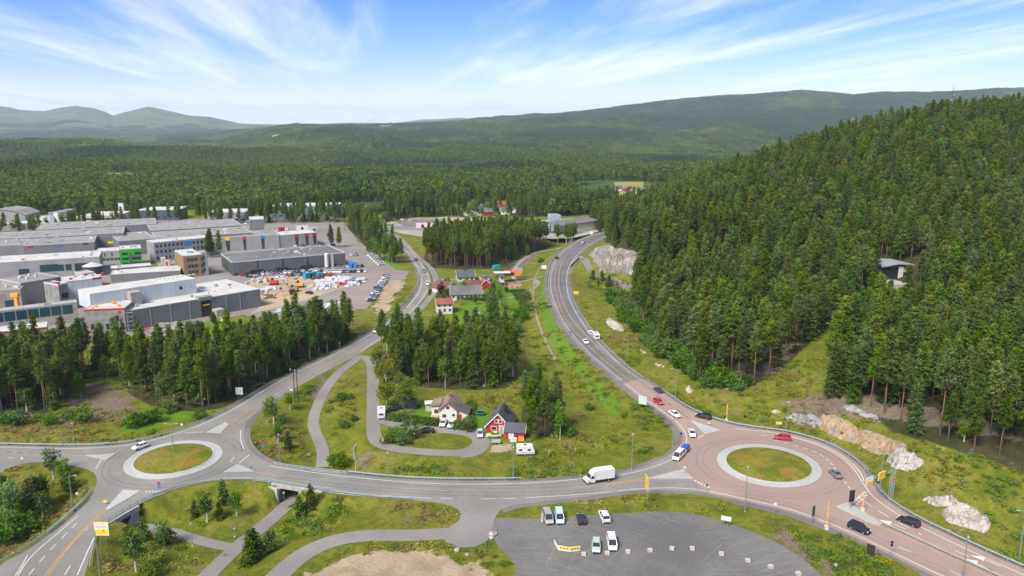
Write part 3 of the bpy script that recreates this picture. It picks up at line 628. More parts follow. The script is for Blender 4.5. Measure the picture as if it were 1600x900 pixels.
# ---------------------------------------------------------------- painted lines
wl, yl = MB(), MB()
def wline(pts, wd=.16, mb=None, dash=None, off=.075):
    mb = mb or wl; p = [Vector(q[:2]) for q in pts]
    if not dash: strip(mb, p, wd, off, 'G', 2.0); return
    q = resample(p, dash[0] / 2); on = dash[1]; step = dash[0]; L = 0
    d = [0]; 
    for i in range(1, len(p)): d.append(d[-1] + (p[i] - p[i - 1]).length)
    s = 0
    while s < d[-1]:
        e = min(s + on, d[-1]); ss = np.linspace(s, e, 3); strip(mb, [Vector((np.interp(t, d, [k.x for k in p]), np.interp(t, d, [k.y for k in p]))) for t in ss], wd, off, 'G', 1.5); s += step
def px(pts): return chaik(W(pts), 2)
wline(offs(e_west_n, 1.0)[6:], .2); wline(offs(e_north_e, 1.0)[:58], .2)
wline(px([(421,728),(450,733),(500,740),(540,745),(600,751),(660,755.5),(720,757.5),(800,756.5),(870,752.5),(908,748)]), .2); wline(px([(950,746),(1000,737),(1030,727),(1050,718)]), .2)
wline(px([(512,769),(560,775),(618,777)]), .18); wline(px([(625,776),(674,779)]), .18); wline(px([(688,779),(722,779.5)]), .18, dash=(6, 3)); wline(px([(752,780),(812,779)]), .18, dash=(5, 3.2))
wline(px([(822,778),(880,775),(952,769)]), .18); wline(px([(966,767),(1010,763),(1060,762.5),(1090,765),(1105,768.5)]), .2)
wline(offs(e_nor_w, 1.3)[1:-6], .2); wline(offs(e_nor_e, 1.1)[2:], .2)
wline(offs(e_nor_w, .25)[1:-6], .1, off=.08)
wline(offs(e_red_n, 1.2), .22); wline(offs(e_red_e, 2.1)[28:], .22); wline(px([(1148,670),(1180,673),(1210,676),(1245,684),(1280,694),(1310,708),(1335,727),(1347,743),(1350,752)]), .24); wline(offs(e_red_s, 1.3)[2:], .24)
wline(px([(1190,680.5),(1208,682)]), .18, dash=(3, 1.6)); wline(px([(1210,688),(1238,696),(1262,702),(1283,711),(1297,722),(1308,736),(1318,751),(1328,764),(1345,780)]), .22, dash=(2.6, 1.4))
wline(px([(1348,782),(1376,801),(1400,815),(1440,836)]), .2, dash=(5.2, 3.0)); wline(px([(1403,855),(1424,863)]), .2); wline(px([(1484,892),(1503,901)]), .2); wline(px([(1492,861),(1514,870)]), .2); wline(px([(1512,876),(1552,892)]), .2); wline(px([(1530,871),(1564,886)]), .2)
wline(px([(1376,814),(1396,819),(1415,827)]), .22)
for c in [(1392,818),(1527,880),(1538,874)]:   # turn arrows
    a, b = W([c, (c[0] + 14, c[1] + 4)]); d = (b - a).normalized(); n_ = Vector((-d.y, d.x)); z = g1(a.x, a.y) + .078
    wl.add([(*(a - d * 2.6), z), (*(a + n_ * .9), z), (*(a - n_ * .9), z)], [(0, 1, 2)])
# wheel tracks polished darker into the lanes
TRK = [asphalt('worn_grey_track', (0.128, 0.12, 0.109), (0.185, 0.174, 0.158)), asphalt('worn_red_track', (0.20, 0.143, 0.12), (0.26, 0.19, 0.163)), asphalt('worn_dark_track', (0.088, 0.084, 0.081), (0.14, 0.134, 0.127))]
_tk = [0]
def track(pts, mi, wd=.55):
    _tk[0] += 1; up(strip_obj('wheel_track', pts, wd, .0555 + .0006 * _tk[0], TRK[mi]))
conn = px([(440,742),(540,754),(640,762.5),(720,766),(800,767),(870,765),(940,758)])
for o_ in (-2.6, -1.1, 1.2, 2.7): track(offs(conn, o_), 0)
for o_ in (3.0, 4.6): track(offs(e_nor_w, o_)[2:-8], 2)
for o_ in (2.6, 4.1): track(offs(e_nor_e, o_)[6:], 2)
for o_ in (3.2, 4.8): track(offs(e_red_e, o_)[30:52], 1); track(offs(e_red_s, o_ - .6)[3:-3], 1)
for c_, r1_, mi in ((RB1, 15.0, 0), (RB2, 16.2, 1)):
    for q_ in (0, 1.6): track([Vector((c_[0] + (r1_ + q_) * math.cos(t * .1), c_[1] + (r1_ + q_) * math.sin(t * .1))) for t in range(3, 62)], mi)
# give-way teeth
def teeth(a, b, n, wd=.5): 
    A, B = W([a, b]); d = (B - A) / n; nn = Vector((-d.y, d.x)).normalized() * wd
    for k in range(n): p = A + d * k; q = p + d * .6; z = g1(p.x, p.y) + .078; wl.add([(*(p - nn * .5), z), (*(q - nn * .5), z), (*(q + nn * .5), z), (*(p + nn * .5), z)], [(0, 1, 2, 3)])
teeth((162,712.5),(149,734),7,.35); teeth((290,677),(320,675),7,.4); teeth((374,723.5),(390,711),6,.4); teeth((227,769),(258,767.5),6,.5); teeth((1085,751),(1110,763),5,.5); teeth((1091,685),(1100,679.5),4,.5); teeth((1333,785),(1353,768),6,.5); teeth((1337,789),(1356,772),5,.4)
# yellow centre lines
for pts in ([(10,707),(70,709),(134,713)], [(134,712.5),(165,720.5)], [(400,643),(388,652),(372,663),(346,677.5)], [(360,664),(372,652),(400,634),(460,600),(505,573),(560,544)], [(166,798),(135,826),(105,858),(75,900)], [(162,797),(128,830),(98,864),(70,900)],
            [(400,738),(430,742.5)], [(632,763.5),(699,767.5)], [(945,757.5),(1008,748),(1066,733)], [(945,758.5),(1010,749.5),(1083,750.5)], [(1304,791),(1345,812),(1374,823),(1440,851),(1520,890),(1580,915)], [(1326,786),(1380,817),(1440,842),(1500,868),(1560,896)],
            [(200,779),(222,767)], [(880,397),(870,413),(866,430),(866,450),(874,478),(886,504),(905,526),(932,553),(966,581),(1000,606),(1030,629),(1060,652),(1076,661)], [(886,396),(877,412),(873,430),(873,450),(880,476),(893,500),(913,523),(940,549),(975,577),(1008,601),(1038,626),(1066,648),(1080,657)]):
    wline(px(pts), .17, yl)
wline(px([(10,707),(70,709)]), .17, yl, (3, 1.5)); wline(px([(12,715.5),(22,716)]), .17); wline(px([(66,720),(76,720)]), .17)
wline(px([(640,386),(655,405),(664,425),(667,443),(663,458),(650,478),(630,500)]), .15, yl, (9, 3))
wline(px([(640,404),(652,418),(657,436),(655,452),(645,470),(628,489)]), .15)
wline(px([(45,899),(62,878),(80,858),(98,840),(120,818)]), .18, dash=(4.5, 2.4)); wline(px([(101,899),(110,884)]), .18); wline(px([(24,900),(34,885),(43,868)]), .18); wline(px([(28,900),(40,880),(56,862),(90,834),(122,806)]), .2); wline(px([(121,899),(134,868),(147,841)]), .2)
wline(px([(376,672),(376,690),(381,702)]), .18); wline(px([(360,722),(366,715)]), .18)
up(tag(wl.build('white_lane_markings', M_WLINE, fix=False), kind='structure')); up(tag(yl.build('yellow_lane_markings', M_YLINE, fix=False), kind='structure'))

# ================================================================ trees
def leafmat(name, dark, light, tip=None, transl=.25):
    m = bpy.data.materials.new(name); m.use_nodes = True; n = m.node_tree; n.nodes.clear(); o = nd(n, 'ShaderNodeOutputMaterial')
    at_ = nd(n, 'ShaderNodeAttribute', attribute_name='tone'); oi = nd(n, 'ShaderNodeObjectInfo')
    c = mixc(n, at_.outputs['Fac'], dark, light)
    hs = nd(n, 'ShaderNodeHueSaturation'); lk(n, c, hs.inputs['Color'])
    lk(n, mth(n, 'ADD', mth(n, 'MULTIPLY', oi.outputs['Random'], .05), .475), hs.inputs['Hue'])
    r2 = mth(n, 'FRACT', mth(n, 'MULTIPLY', oi.outputs['Random'], 17.3)); lk(n, mth(n, 'ADD', mth(n, 'MULTIPLY', r2, .62), .74), hs.inputs['Value'])
    r3 = mth(n, 'FRACT', mth(n, 'MULTIPLY', oi.outputs['Random'], 91.7)); lk(n, mth(n, 'ADD', mth(n, 'MULTIPLY', r3, .3), .8), hs.inputs['Saturation'])
    d = nd(n, 'ShaderNodeBsdfDiffuse'); t = nd(n, 'ShaderNodeBsdfTranslucent'); mx = nd(n, 'ShaderNodeMixShader'); mx.inputs[0].default_value = transl
    lk(n, hs.outputs[0], d.inputs[0]); lk(n, hs.outputs[0], t.inputs[0]); lk(n, d.outputs[0], mx.inputs[1]); lk(n, t.outputs[0], mx.inputs[2]); lk(n, mx.outputs[0], o.inputs[0]); return m
L_PINE = leafmat('pine_needles', (0.052, 0.090, 0.010), (0.145, 0.200, 0.021)); L_SPR = leafmat('spruce_needles', (0.038, 0.074, 0.011), (0.108, 0.162, 0.020))
L_BIR = leafmat('birch_leaves', (0.060, 0.125, 0.010), (0.140, 0.225, 0.020), transl=.35); L_BUSH = leafmat('bush_leaves', (0.045, 0.105, 0.010), (0.115, 0.195, 0.020), transl=.3)
L_YEL = leafmat('yellow_green_leaves', (0.07, 0.10, 0.010), (0.20, 0.21, 0.022), transl=.35); L_PUR = leafmat('purple_leaves', (0.025, 0.008, 0.014), (0.06, 0.02, 0.03)); L_DEAD = leafmat('dry_needles', (0.06, 0.05, 0.035), (0.13, 0.11, 0.085))
L_FARD = leafmat('far_dark_needles', (0.024, 0.060, 0.020), (0.070, 0.122, 0.036)); L_FARL = leafmat('far_birch_and_sunlit_leaves', (0.085, 0.140, 0.016), (0.17, 0.22, 0.028), transl=.35); L_STRAW = leafmat('dry_grass', (0.17, 0.12, 0.035), (0.33, 0.26, 0.09), transl=.3); L_HERB = leafmat('green_herbs', (0.055, 0.115, 0.010), (0.14, 0.20, 0.02), transl=.3)  # L_FARL: valley birch green, also sunlight painted into far hill stands
L_COVER = leafmat('tall_grass', (0.14, 0.175, 0.012), (0.28, 0.27, 0.035), transl=.3)
def barkmat(name, low, high, z0, z1):
    m, n, b, o = newmat(name); oc = objc(n); s = nd(n, 'ShaderNodeSeparateXYZ'); lk(n, oc, s.inputs[0])
    f = noise(n, mapping(n, oc, (1, 1, .3)), 4, 4, .7); c = mixc(n, smooth(n, s.outputs[2], z0, z1), low, high)
    lk(n, mixc(n, mth(n, 'MULTIPLY', smooth(n, f, .4, .7), .5), c, tuple(k * .5 for k in low)), b.inputs['Base Color']); return m
B_PINE = barkmat('pine_bark', (0.10, 0.075, 0.055), (0.27, 0.125, 0.06), 2, 7); B_SPR = barkmat('spruce_bark', (0.08, 0.065, 0.05), (0.10, 0.08, 0.06), 0, 10); B_BIR = barkmat('birch_bark', (0.45, 0.43, 0.38), (0.5, 0.48, 0.44), 0, 9)
class Leaves:
    def __init__(s, seed): s.v = []; s.t = []; s.r = np.random.RandomState(seed)
    def tuft(s, c, n, spread, size, up=.3, out=None, tone=None):
        r = s.r; c = np.array(c); tn = r.rand() if tone is None else tone
        P_ = c + r.normal(0, 1, (n, 3)) * spread; d = r.normal(0, 1, (n, 3)); d[:, 2] += up
        if out is not None: d += np.array(out) * 1.2
        d /= np.linalg.norm(d, axis=1)[:, None] + 1e-6; q = np.cross(d, r.normal(0, 1, (n, 3))); q /= np.linalg.norm(q, axis=1)[:, None] + 1e-6
        L = size * (.7 + .6 * r.rand(n, 1)); w_ = L * .42
        s.v.append(np.stack([P_ - q * w_, P_ + q * w_, P_ + d * L], 1)); s.t.append(np.clip(tn + r.normal(0, .16, n), 0, 1))
    def build(s, name, mat, parent=None):
        V = np.concatenate(s.v).reshape(-1, 3); n = len(V) // 3; me = bpy.data.meshes.new(name); me.vertices.add(len(V)); me.vertices.foreach_set('co', V.astype(np.float32).ravel())
        me.loops.add(3 * n); me.loops.foreach_set('vertex_index', np.arange(3 * n)); me.polygons.add(n); me.polygons.foreach_set('loop_start', np.arange(0, 3 * n, 3)); me.update(calc_edges=True)
        a = me.attributes.new('tone', 'FLOAT', 'POINT'); a.data.foreach_set('value', np.repeat(np.concatenate(s.t), 3).astype(np.float32)); return link(name, me, parent, [mat])
def trunk_mb(h, r0, bend, rs, branches=()):
    mb = MB(); n = 5; pts = [(bend[0] * (i / n) ** 2, bend[1] * (i / n) ** 2, h * i / n - (.4 if i == 0 else 0)) for i in range(n + 1)]
    for i in range(n): mb.tube(pts[i], pts[i + 1], r0 * (1 - .8 * i / n), r0 * (1 - .8 * (i + 1) / n), 6)
    for a, b, r in branches: mb.tube(a, b, r, r * .4, 4)
    return mb
def make_pine(seed, h=18.0, start=.5, rad=2.5, mat=None, dense=1.0):
    rs = np.random.RandomState(seed); L = Leaves(seed); br = []; bend = rs.normal(0, .35, 2); nb = int(62 * dense)
    for k in range(nb):
        t = (k + rs.rand()) / nb; z = h * (start + (1 - start) * t); prof = min(1, (t + .10) / .30) ** .6 * (1 - t) ** .62 * 1.12; ln = max(.35, rad * prof * rs.uniform(.6, 1.2))
        a = k * 2.4 + rs.normal(0, .5); dx, dy = math.cos(a), math.sin(a); bx, by = bend * (z / h) ** 2; rise = ln * (-.12 + .5 * t)
        if ln > 1.2 and k % 2 == 0: br.append(((bx, by, z), (bx + dx * ln * .8, by + dy * ln * .8, z + rise * .8), .06))
        m = 2 + int(ln * 1.3); tone = .05 + rs.rand() * .75 + .15 * t
        for j in range(m):
            f = .35 + .65 * (j + .6) / m; L.tuft((bx + dx * ln * f + rs.normal(0, .15), by + dy * ln * f + rs.normal(0, .15), z + rise * f + rs.normal(0, .12)), 15, (.30, .30, .16), .40, .55, (dx * .5, dy * .5, .1), tone)
    for k in range(3): L.tuft((bend[0], bend[1], h * (1 - .02 * k)), 10, (.22, .22, .3), .5, 1.2, None, .8)
    for k in range(int(5)):
        a = rs.rand() * 6.28; z = h * rs.uniform(.25, start); br.append(((bend[0] * (z / h) ** 2, bend[1] * (z / h) ** 2, z), (math.cos(a) * .9, math.sin(a) * .9, z - .1), .035))
    return L, trunk_mb(h * .97, .20, bend, rs, br), mat or L_PINE, B_PINE
def make_spruce(seed, h=17.0, rad=2.3, mat=None, low=.06, dense=1.0):
    rs = np.random.RandomState(seed); L = Leaves(seed); bend = rs.normal(0, .15, 2); n = int(84 * dense)
    for k in range(n):
        t = (k + rs.rand()) / n; z = h * (low + (1 - low) * t ** .92); ln = max(.2, rad * (1 - t) ** .85 * rs.uniform(.72, 1.15)); a = k * 2.4 + rs.normal(0, .4); dx, dy = math.cos(a), math.sin(a)
        m = 1 + int(ln * 1.9); tone = rs.rand()
        for j in range(m): f = .3 + .7 * (j + .7) / m; L.tuft((dx * ln * f, dy * ln * f, z - .22 * ln * f + rs.normal(0, .08)), 9, (.25, .25, .12), .46, -.1, (dx * .7, dy * .7, -.15), tone)
    L.tuft((0, 0, h), 8, (.08, .08, .3), .4, 1.6, None, .8)
    return L, trunk_mb(h * .97, .19, bend * 0, rs), mat or L_SPR, B_SPR
def make_birch(seed, h=13.0, rad=2.6, start=.25, mat=None, bark=None, n=150, sz=.42):
    rs = np.random.RandomState(seed); L = Leaves(seed); br = []; lob = [(rs.uniform(-.45, .45) * rad, rs.uniform(-.45, .45) * rad, h * rs.uniform(start + .12, .9), rad * rs.uniform(.45, .75)) for _ in range(7)]
    for x, y, z, r in lob: br.append(((x * .1, y * .1, z - r * 1.3), (x, y, z), .07))
    for k in range(n):
        x, y, z, r = lob[k % 7]; d = rs.normal(0, 1, 3); d /= np.linalg.norm(d); q = (x + d[0] * r * rs.uniform(.6, 1.05), y + d[1] * r * rs.uniform(.6, 1.05), z + d[2] * r * 1.5 * rs.uniform(.6, 1.05))
        if q[2] < h * start * .7: continue
        L.tuft(q, 13, (.3, .3, .26), sz, 0, None, .25 + .5 * rs.rand() + .2 * d[2])
    return L, trunk_mb(h * .85, .15, rs.normal(0, .3, 2), rs, br), mat or L_BIR, bark or B_BIR
def make_bush(seed, h=2.6, rad=1.6, mat=None, n=60, sz=.34):
    rs = np.random.RandomState(seed); L = Leaves(seed); br = []
    for k in range(n):
        d = rs.normal(0, 1, 3); d /= np.linalg.norm(d); f = rs.uniform(.45, 1.0); L.tuft((d[0] * rad * f, d[1] * rad * f, h * .48 + d[2] * h * .45 * f), 12, (.22, .22, .2), sz, .2, None, rs.rand())
        if k < 5: br.append(((0, 0, 0), (d[0] * rad * .5, d[1] * rad * .5, h * .6), .04))
    return L, trunk_mb(h * .5, .06, (0, 0), rs, br), mat or L_BUSH, B_SPR
class Kind:
    """one kind of tree: crown and trunk meshes shared by every copy"""
    def __init__(s, name, made, small=False): s.name = name; L, tr, ml, mbk = made; s.L, s.tr, s.ml, s.mb = L, tr, ml, mbk; s.crown = s.trunk = None; s.first = None
    def place(s, p, scale, rz, label, cat, group=None):
        r = empty(s.name, p, rz, label, cat, group); r.scale = (scale[0], scale[0], scale[1]) if isinstance(scale, tuple) else (scale,) * 3
        if s.crown is None:
            s.crown = s.L.build('crown', s.ml, r); s.trunk = s.tr.build('trunk', s.mb, r, fix=False)
        else:
            for q in (s.crown, s.trunk): c = q.copy(); C.objects.link(c); c.parent = r
        return r
K = {}
for i, (hh, st, ra, de) in enumerate([(18, .42, 2.2, 1), (19, .50, 2.0, .9), (17, .32, 2.3, 1.15), (18.5, .38, 2.2, 1.05), (16, .26, 2.2, 1.2), (19.5, .56, 2.1, .85)]): K['pine%d' % i] = Kind('pine_tree', make_pine(10 + i, hh, st, ra, None, de))
for i, (hh, ra) in enumerate([(18, 2.4), (15, 2.1), (19, 2.7)]): K['spruce%d' % i] = Kind('spruce_tree', make_spruce(30 + i, hh, ra))
for i, (hh, ra) in enumerate([(13, 2.6), (15, 2.4), (11, 2.8)]): K['birch%d' % i] = Kind('birch_tree', make_birch(50 + i, hh, ra))
K['sapling'] = Kind('young_tree', make_birch(60, 5.5, 1.3, .22, None, None, 60, .3)); K['youngspruce'] = Kind('young_spruce', make_spruce(61, 5.0, 1.25, None, .04, .5)); K['youngpine'] = Kind('young_pine', make_pine(64, 5.5, .16, 1.5, None, .6))
K['maple'] = Kind('broadleaf_tree', make_birch(62, 9.5, 4.4, .28, L_YEL, B_SPR, 330, .36)); K['yellowbirch'] = Kind('birch_tree', make_birch(63, 16, 3.0, .16, L_YEL, B_BIR, 260))
K['oak'] = Kind('broadleaf_tree', make_birch(65, 13, 4.6, .16, L_BUSH, B_SPR, 420, .45)); K['purple'] = Kind('copper_leaved_tree', make_birch(66, 8, 3.4, .12, L_PUR, B_SPR, 240, .36))
K['dead'] = Kind('dry_spruce', make_spruce(67, 17, 1.5, L_DEAD, .1, .55))
for i in range(3): K['bush%d' % i] = Kind('shrub', make_bush(70 + i, 2.2 + .5 * i, 1.4 + .3 * i))
K['bushy'] = Kind('shrub', make_bush(75, 2.2, 1.7, L_YEL))

rs = np.random.RandomState(5)
def inpoly(poly, X, Y):
    s = np.zeros(X.shape, bool); n = len(poly)
    for k in range(n):
        x0, y0 = poly[k][0], poly[k][1]; x1, y1 = poly[(k + 1) % n][0], poly[(k + 1) % n][1]
        if y0 != y1: s ^= ((y0 > Y) != (y1 > Y)) & (X < (x1 - x0) * (Y - y0) / (y1 - y0) + x0)
    return s
def fill(poly, sp, jit=.42):
    px = [p[0] for p in poly]; py = [p[1] for p in poly]; X, Y = np.meshgrid(np.arange(min(px), max(px), sp), np.arange(min(py), max(py), sp), indexing='ij')
    X = X + (Y / sp % 2 > 1) * sp * .5; X = (X + rs.uniform(-jit, jit, X.shape) * sp).ravel(); Y = (Y + rs.uniform(-jit, jit, Y.shape) * sp).ravel(); m = inpoly(poly, X, Y); return X[m], Y[m]
m_keep = blur(m_road | m_lane, 2, 1) > .05
def ok(x, y): return samp(m_keep.astype(float), x, y) < .3
trees = []     # x, y, kind, sx, sz, rot, stand
def plant(poly, sp, mix, s0, s1, stand, jit=.42):
    X, Y = fill([(p[0], p[1]) for p in poly], sp, jit); m = ok(X, Y); names = list(mix); pr = np.array([mix[k] for k in names]); pr = pr / pr.sum()
    for x, y in zip(X[m], Y[m]):
        k = names[rs.choice(len(names), p=pr)]; s = rs.uniform(s0, s1) * (1.7 if k[:4] in ('sapl', 'youn') else 1); trees.append((x, y, k, s * rs.uniform(.9, 1.12), s * rs.uniform(.92, 1.1), rs.uniform(0, 6.28), stand))
PM = {'pine0': 3, 'pine1': 3, 'pine2': 2, 'pine3': 3, 'pine5': 2, 'spruce0': 1.6, 'birch1': 1.0, 'sapling': 1.6, 'youngspruce': 1.4}
plant(stand_w['left'], 3.9, {**PM, 'pine2': 3, 'pine4': 2, 'birch0': 2.4, 'birch1': 2.2, 'birch2': 1}, .80, 1.08, 'left'); plant(stand_w['centre'], 4.0, {**PM, 'pine2': 3, 'spruce1': 1, 'birch0': 1.2, 'birch1': 1}, .72, 1.0, 'centre'); plant(stand_w['right_lower'], 4.3, {**PM, 'birch0': 1.5}, .62, .88, 'right_lower')
plant(stand_w['middle'], 4.3, {'pine1': 4, 'pine5': 4, 'pine0': 2, 'pine3': 1}, .85, 1.05, 'middle'); plant(stand_w['roadside'], 5.5, PM, .9, 1.1, 'roadside')
plant(stand_w['quarry_back'], 6.5, PM, .9, 1.1, 'quarry_back'); plant(stand_w['quarry_right'], 7, PM, .9, 1.1, 'quarry_right'); plant(stand_w['yard_back'], 6, PM, .9, 1.05, 'yard_back')
# the wooded hill
HM = {'pine0': 3, 'pine2': 3.5, 'pine3': 3, 'pine4': 3, 'pine1': 1.6, 'spruce0': 2.4, 'spruce1': 1.8, 'spruce2': 1.4, 'birch0': .5, 'birch1': .45, 'yellowbirch': .12}
hp = [p for p in hill_poly]; X, Y = fill(hp, 5.1); u_ = 800 + FL * X / (Y * CP + 20); mk = (samp(clear_strip.astype(float), X, Y) < .4) & (u_ > 880) & (u_ < 2050) & (Y < 880) & ok(X, Y); X, Y = X[mk], Y[mk]
hb = at(1394, 437); mk = np.hypot((X - hb.x - 3) / 1.1, Y - hb.y - 4) > 11; mk &= ~((np.abs(X - hb.x + (hb.y - Y) * .47 - 4) < 6.5) & (Y > hb.y - 54) & (Y < hb.y)); X, Y = X[mk], Y[mk]
names = list(HM); pr = np.array(list(HM.values())); pr /= pr.sum(); pick = rs.choice(len(names), len(X), p=pr)
edge_d, _ = dist_line(hill_foot, X, Y)
for x, y, k, e in zip(X, Y, pick, edge_d):
    nm = names[k]; s = rs.uniform(.66, 1.16) * (.9 if y > 480 else 1)
    if e < 14 and rs.rand() < .6: nm = rs.choice(['pine0', 'pine5', 'pine1', 'pine3', 'spruce0'])
    trees.append((x, y, nm, s * rs.uniform(.95, 1.3), s * rs.uniform(.88, 1.12), rs.uniform(0, 6.28), 'hill'))
# pines round the halls and along the valley roads
_pe, _ = dist_line(path_e, _gx[:, :700], _gy[:, :700]); m_wide = blur(m_road, 2, 1); m_wide[:, :700] = np.maximum(m_wide[:, :700], _pe < 3)
def row_px(pts, n, ks, s0, s1, stand, jit=3):
    p = resample(W(pts), 1.0)
    for i in range(n):
        q = p[int((i + .5) / n * (len(p) - 1))]; s = rs.uniform(s0, s1); x_, y_ = q.x + rs.normal(0, jit), q.y + rs.normal(0, jit); k_ = ks[rs.randint(len(ks))]
        if samp(m_wide, [x_], [y_])[0] < .05: trees.append((x_, y_, k_, s, s, rs.uniform(0, 6), stand))
row_px([(0,363),(60,362),(120,355),(200,351)], 34, ['pine2', 'pine4', 'spruce1', 'birch0'], .7, 1.0, 'halls', 6); row_px([(195,352),(300,349),(395,350)], 26, ['pine0', 'pine3', 'pine2'], .8, 1.0, 'halls', 5)
row_px([(548,347),(575,372),(592,400)], 22, ['pine0', 'pine1', 'pine3'], .85, 1.1, 'roadside', 5); row_px([(604,410),(622,414)], 7, ['pine2', 'birch1', 'spruce0', 'pine0'], .8, 1.0, 'roadside', 2.5); row_px([(590,408),(612,406)], 7, ['birch0', 'birch1'], .9, 1.15, 'roadside', 3)
row_px([(322,402),(343,403)], 5, ['pine4', 'pine2'], .95, 1.1, 'halls', 2); row_px([(519,386),(528,388)], 3, ['pine0', 'pine4'], .8, 1, 'halls', 1.5)
row_px([(868,372),(905,372)], 9, ['birch0', 'birch2', 'birch1'], .9, 1.2, 'birches', 3.5); row_px([(645,392),(668,420)], 8, ['spruce0', 'spruce1', 'birch0'], .7, 1, 'middle', 2); row_px([(790,402),(815,392)], 8, ['birch0', 'birch2', 'spruce1'], .7, 1, 'middle', 3)
row_px([(577,345),(600,345)], 8, ['birch0', 'birch1'], 1, 1.3, 'roadside', 5); row_px([(720,337),(800,337)], 18, ['birch0', 'birch2', 'pine0'], .7, 1.1, 'village', 9); row_px([(700,327),(820,326)], 30, ['birch0', 'birch2', 'pine0', 'spruce0'], .7, 1.1, 'village', 14)

TREE_TXT = {'left': ('the wood between the halls and the left roundabout', 'pines and birches of the left wood'), 'centre': ('the wood behind the white house', 'pines of the wood behind the white house'), 'right_lower': ('the clump right of the red house', 'trees of the clump right of the red house'),
 'middle': ('the tall stand beyond the houses', 'pines of the stand beyond the houses'), 'hill': ('the wooded hill right of the road', 'trees on the wooded hill')}
def clear_of(x, y): return True
def to_px(x, y, z):
    zc = y * CP + (CH - z) * SP; return 800 + FL * x / zc, 450 - FL * (y * SP - (CH - z) * CP) / zc
TX = np.array([t[0] for t in trees]); TY = np.array([t[1] for t in trees]); TZ = T(TX, TY)
zc = TY * CP + (CH - TZ) * SP; TU = 800 + FL * TX / zc; TV = 450 - FL * (TY * SP - (CH - TZ) * CP) / zc; top = 450 - FL * (TY * SP - (CH - TZ - 15) * CP) / zc
m_ind = (TU > -40) & (TU < 1640) & (TV > 0) & (top < 890)
order = np.argsort(np.where(m_ind, zc, 1e9)); hero = set(order[:300].tolist())
kn = {'pine': 'pine', 'spru': 'spruce', 'birc': 'birch', 'yell': 'birch', 'sapl': 'birch', 'youn': 'spruce'}
foot_line = {'left': W([(-120,660),(20,650),(85,647),(108,622),(122,604),(150,590),(190,598),(205,618),(245,634),(300,646),(348,638),(398,611),(450,584),(520,549),(558,527)]), 'centre': W([(586,570),(600,598),(640,603),(700,606),(760,611),(800,606),(812,585)]), 'hill': hill_foot, 'right_lower': W([(818,668),(848,684),(884,686)]), 'middle': W([(662,418),(768,420)])}
stuff = {}
for i, (x, y, k, sx, sz, rz, st) in enumerate(trees):
    if i in hero:
        d = min((Vector((x, y)) - Vector(p[:2])).length for p in resample([Vector(q[:2]) for q in foot_line.get(st, foot_line['left'])], 6)); row_ = 0 if d < 5 else 1 if d < 11 else 2
        sp = kn[k[:4]]; look = {'pine': 'bare-trunked pine', 'spruce': 'dark conical spruce', 'birch': 'light green birch'}[sp]; size = 'young ' if k[:4] in ('sapl', 'youn') else 'short ' if sz < .78 else 'tall ' if sz > .93 else 'slim ' if sx < .84 else 'broad '
        u0 = TU[i]
        def pick_(lst): return next(t for lim_, t in lst if u0 < lim_)
        place_ = {'left': lambda: pick_([(40, 'at the left frame edge'), (95, 'left of the sandy slope'), (150, 'just left of the sandy slope'), (210, 'above the sandy slope'), (265, 'right of the sandy slope'), (330, 'behind the green slope'), (390, 'behind the white board'), (450, 'left of the power poles'), (510, 'along the road bend'), (9e9, 'where the road leaves the wood')]),
            'hill': lambda: pick_([(1000, 'above the triple power poles'), (1060, 'above the upper thicket'), (1110, 'above the lower thicket'), (1180, 'behind the orange barrier arm'), (1262, 'left of the grass strip'), (1330, 'right of the grass strip'), (1400, 'above the ochre rock'), (1460, 'above the white boulders'), (1530, 'behind the two pale outcrops'), (9e9, 'at the right frame edge')]),
            'centre': lambda: pick_([(640, 'behind the yellow-green tree'), (700, 'behind the white house'), (750, 'between the two houses'), (9e9, 'behind the red house')]), 'right_lower': lambda: 'in the clump right of the red house', 'middle': lambda: 'in the stand beyond the houses'}.get(st, lambda: 'along the valley road')()
        rw = ['in the front row', 'in the second row', 'deep'][row_]; lb = f'{size}{look} {rw} {place_}'
        K[k].place((x, y, float(TZ[i]) - .1), (sx, sz), rz, lb, 'tree', lb)
    else: stuff.setdefault('wooded_hill_trees' if st == 'hill' else 'wood', []).append((x, y, float(TZ[i]) - .1, k, sx, sz, rz))

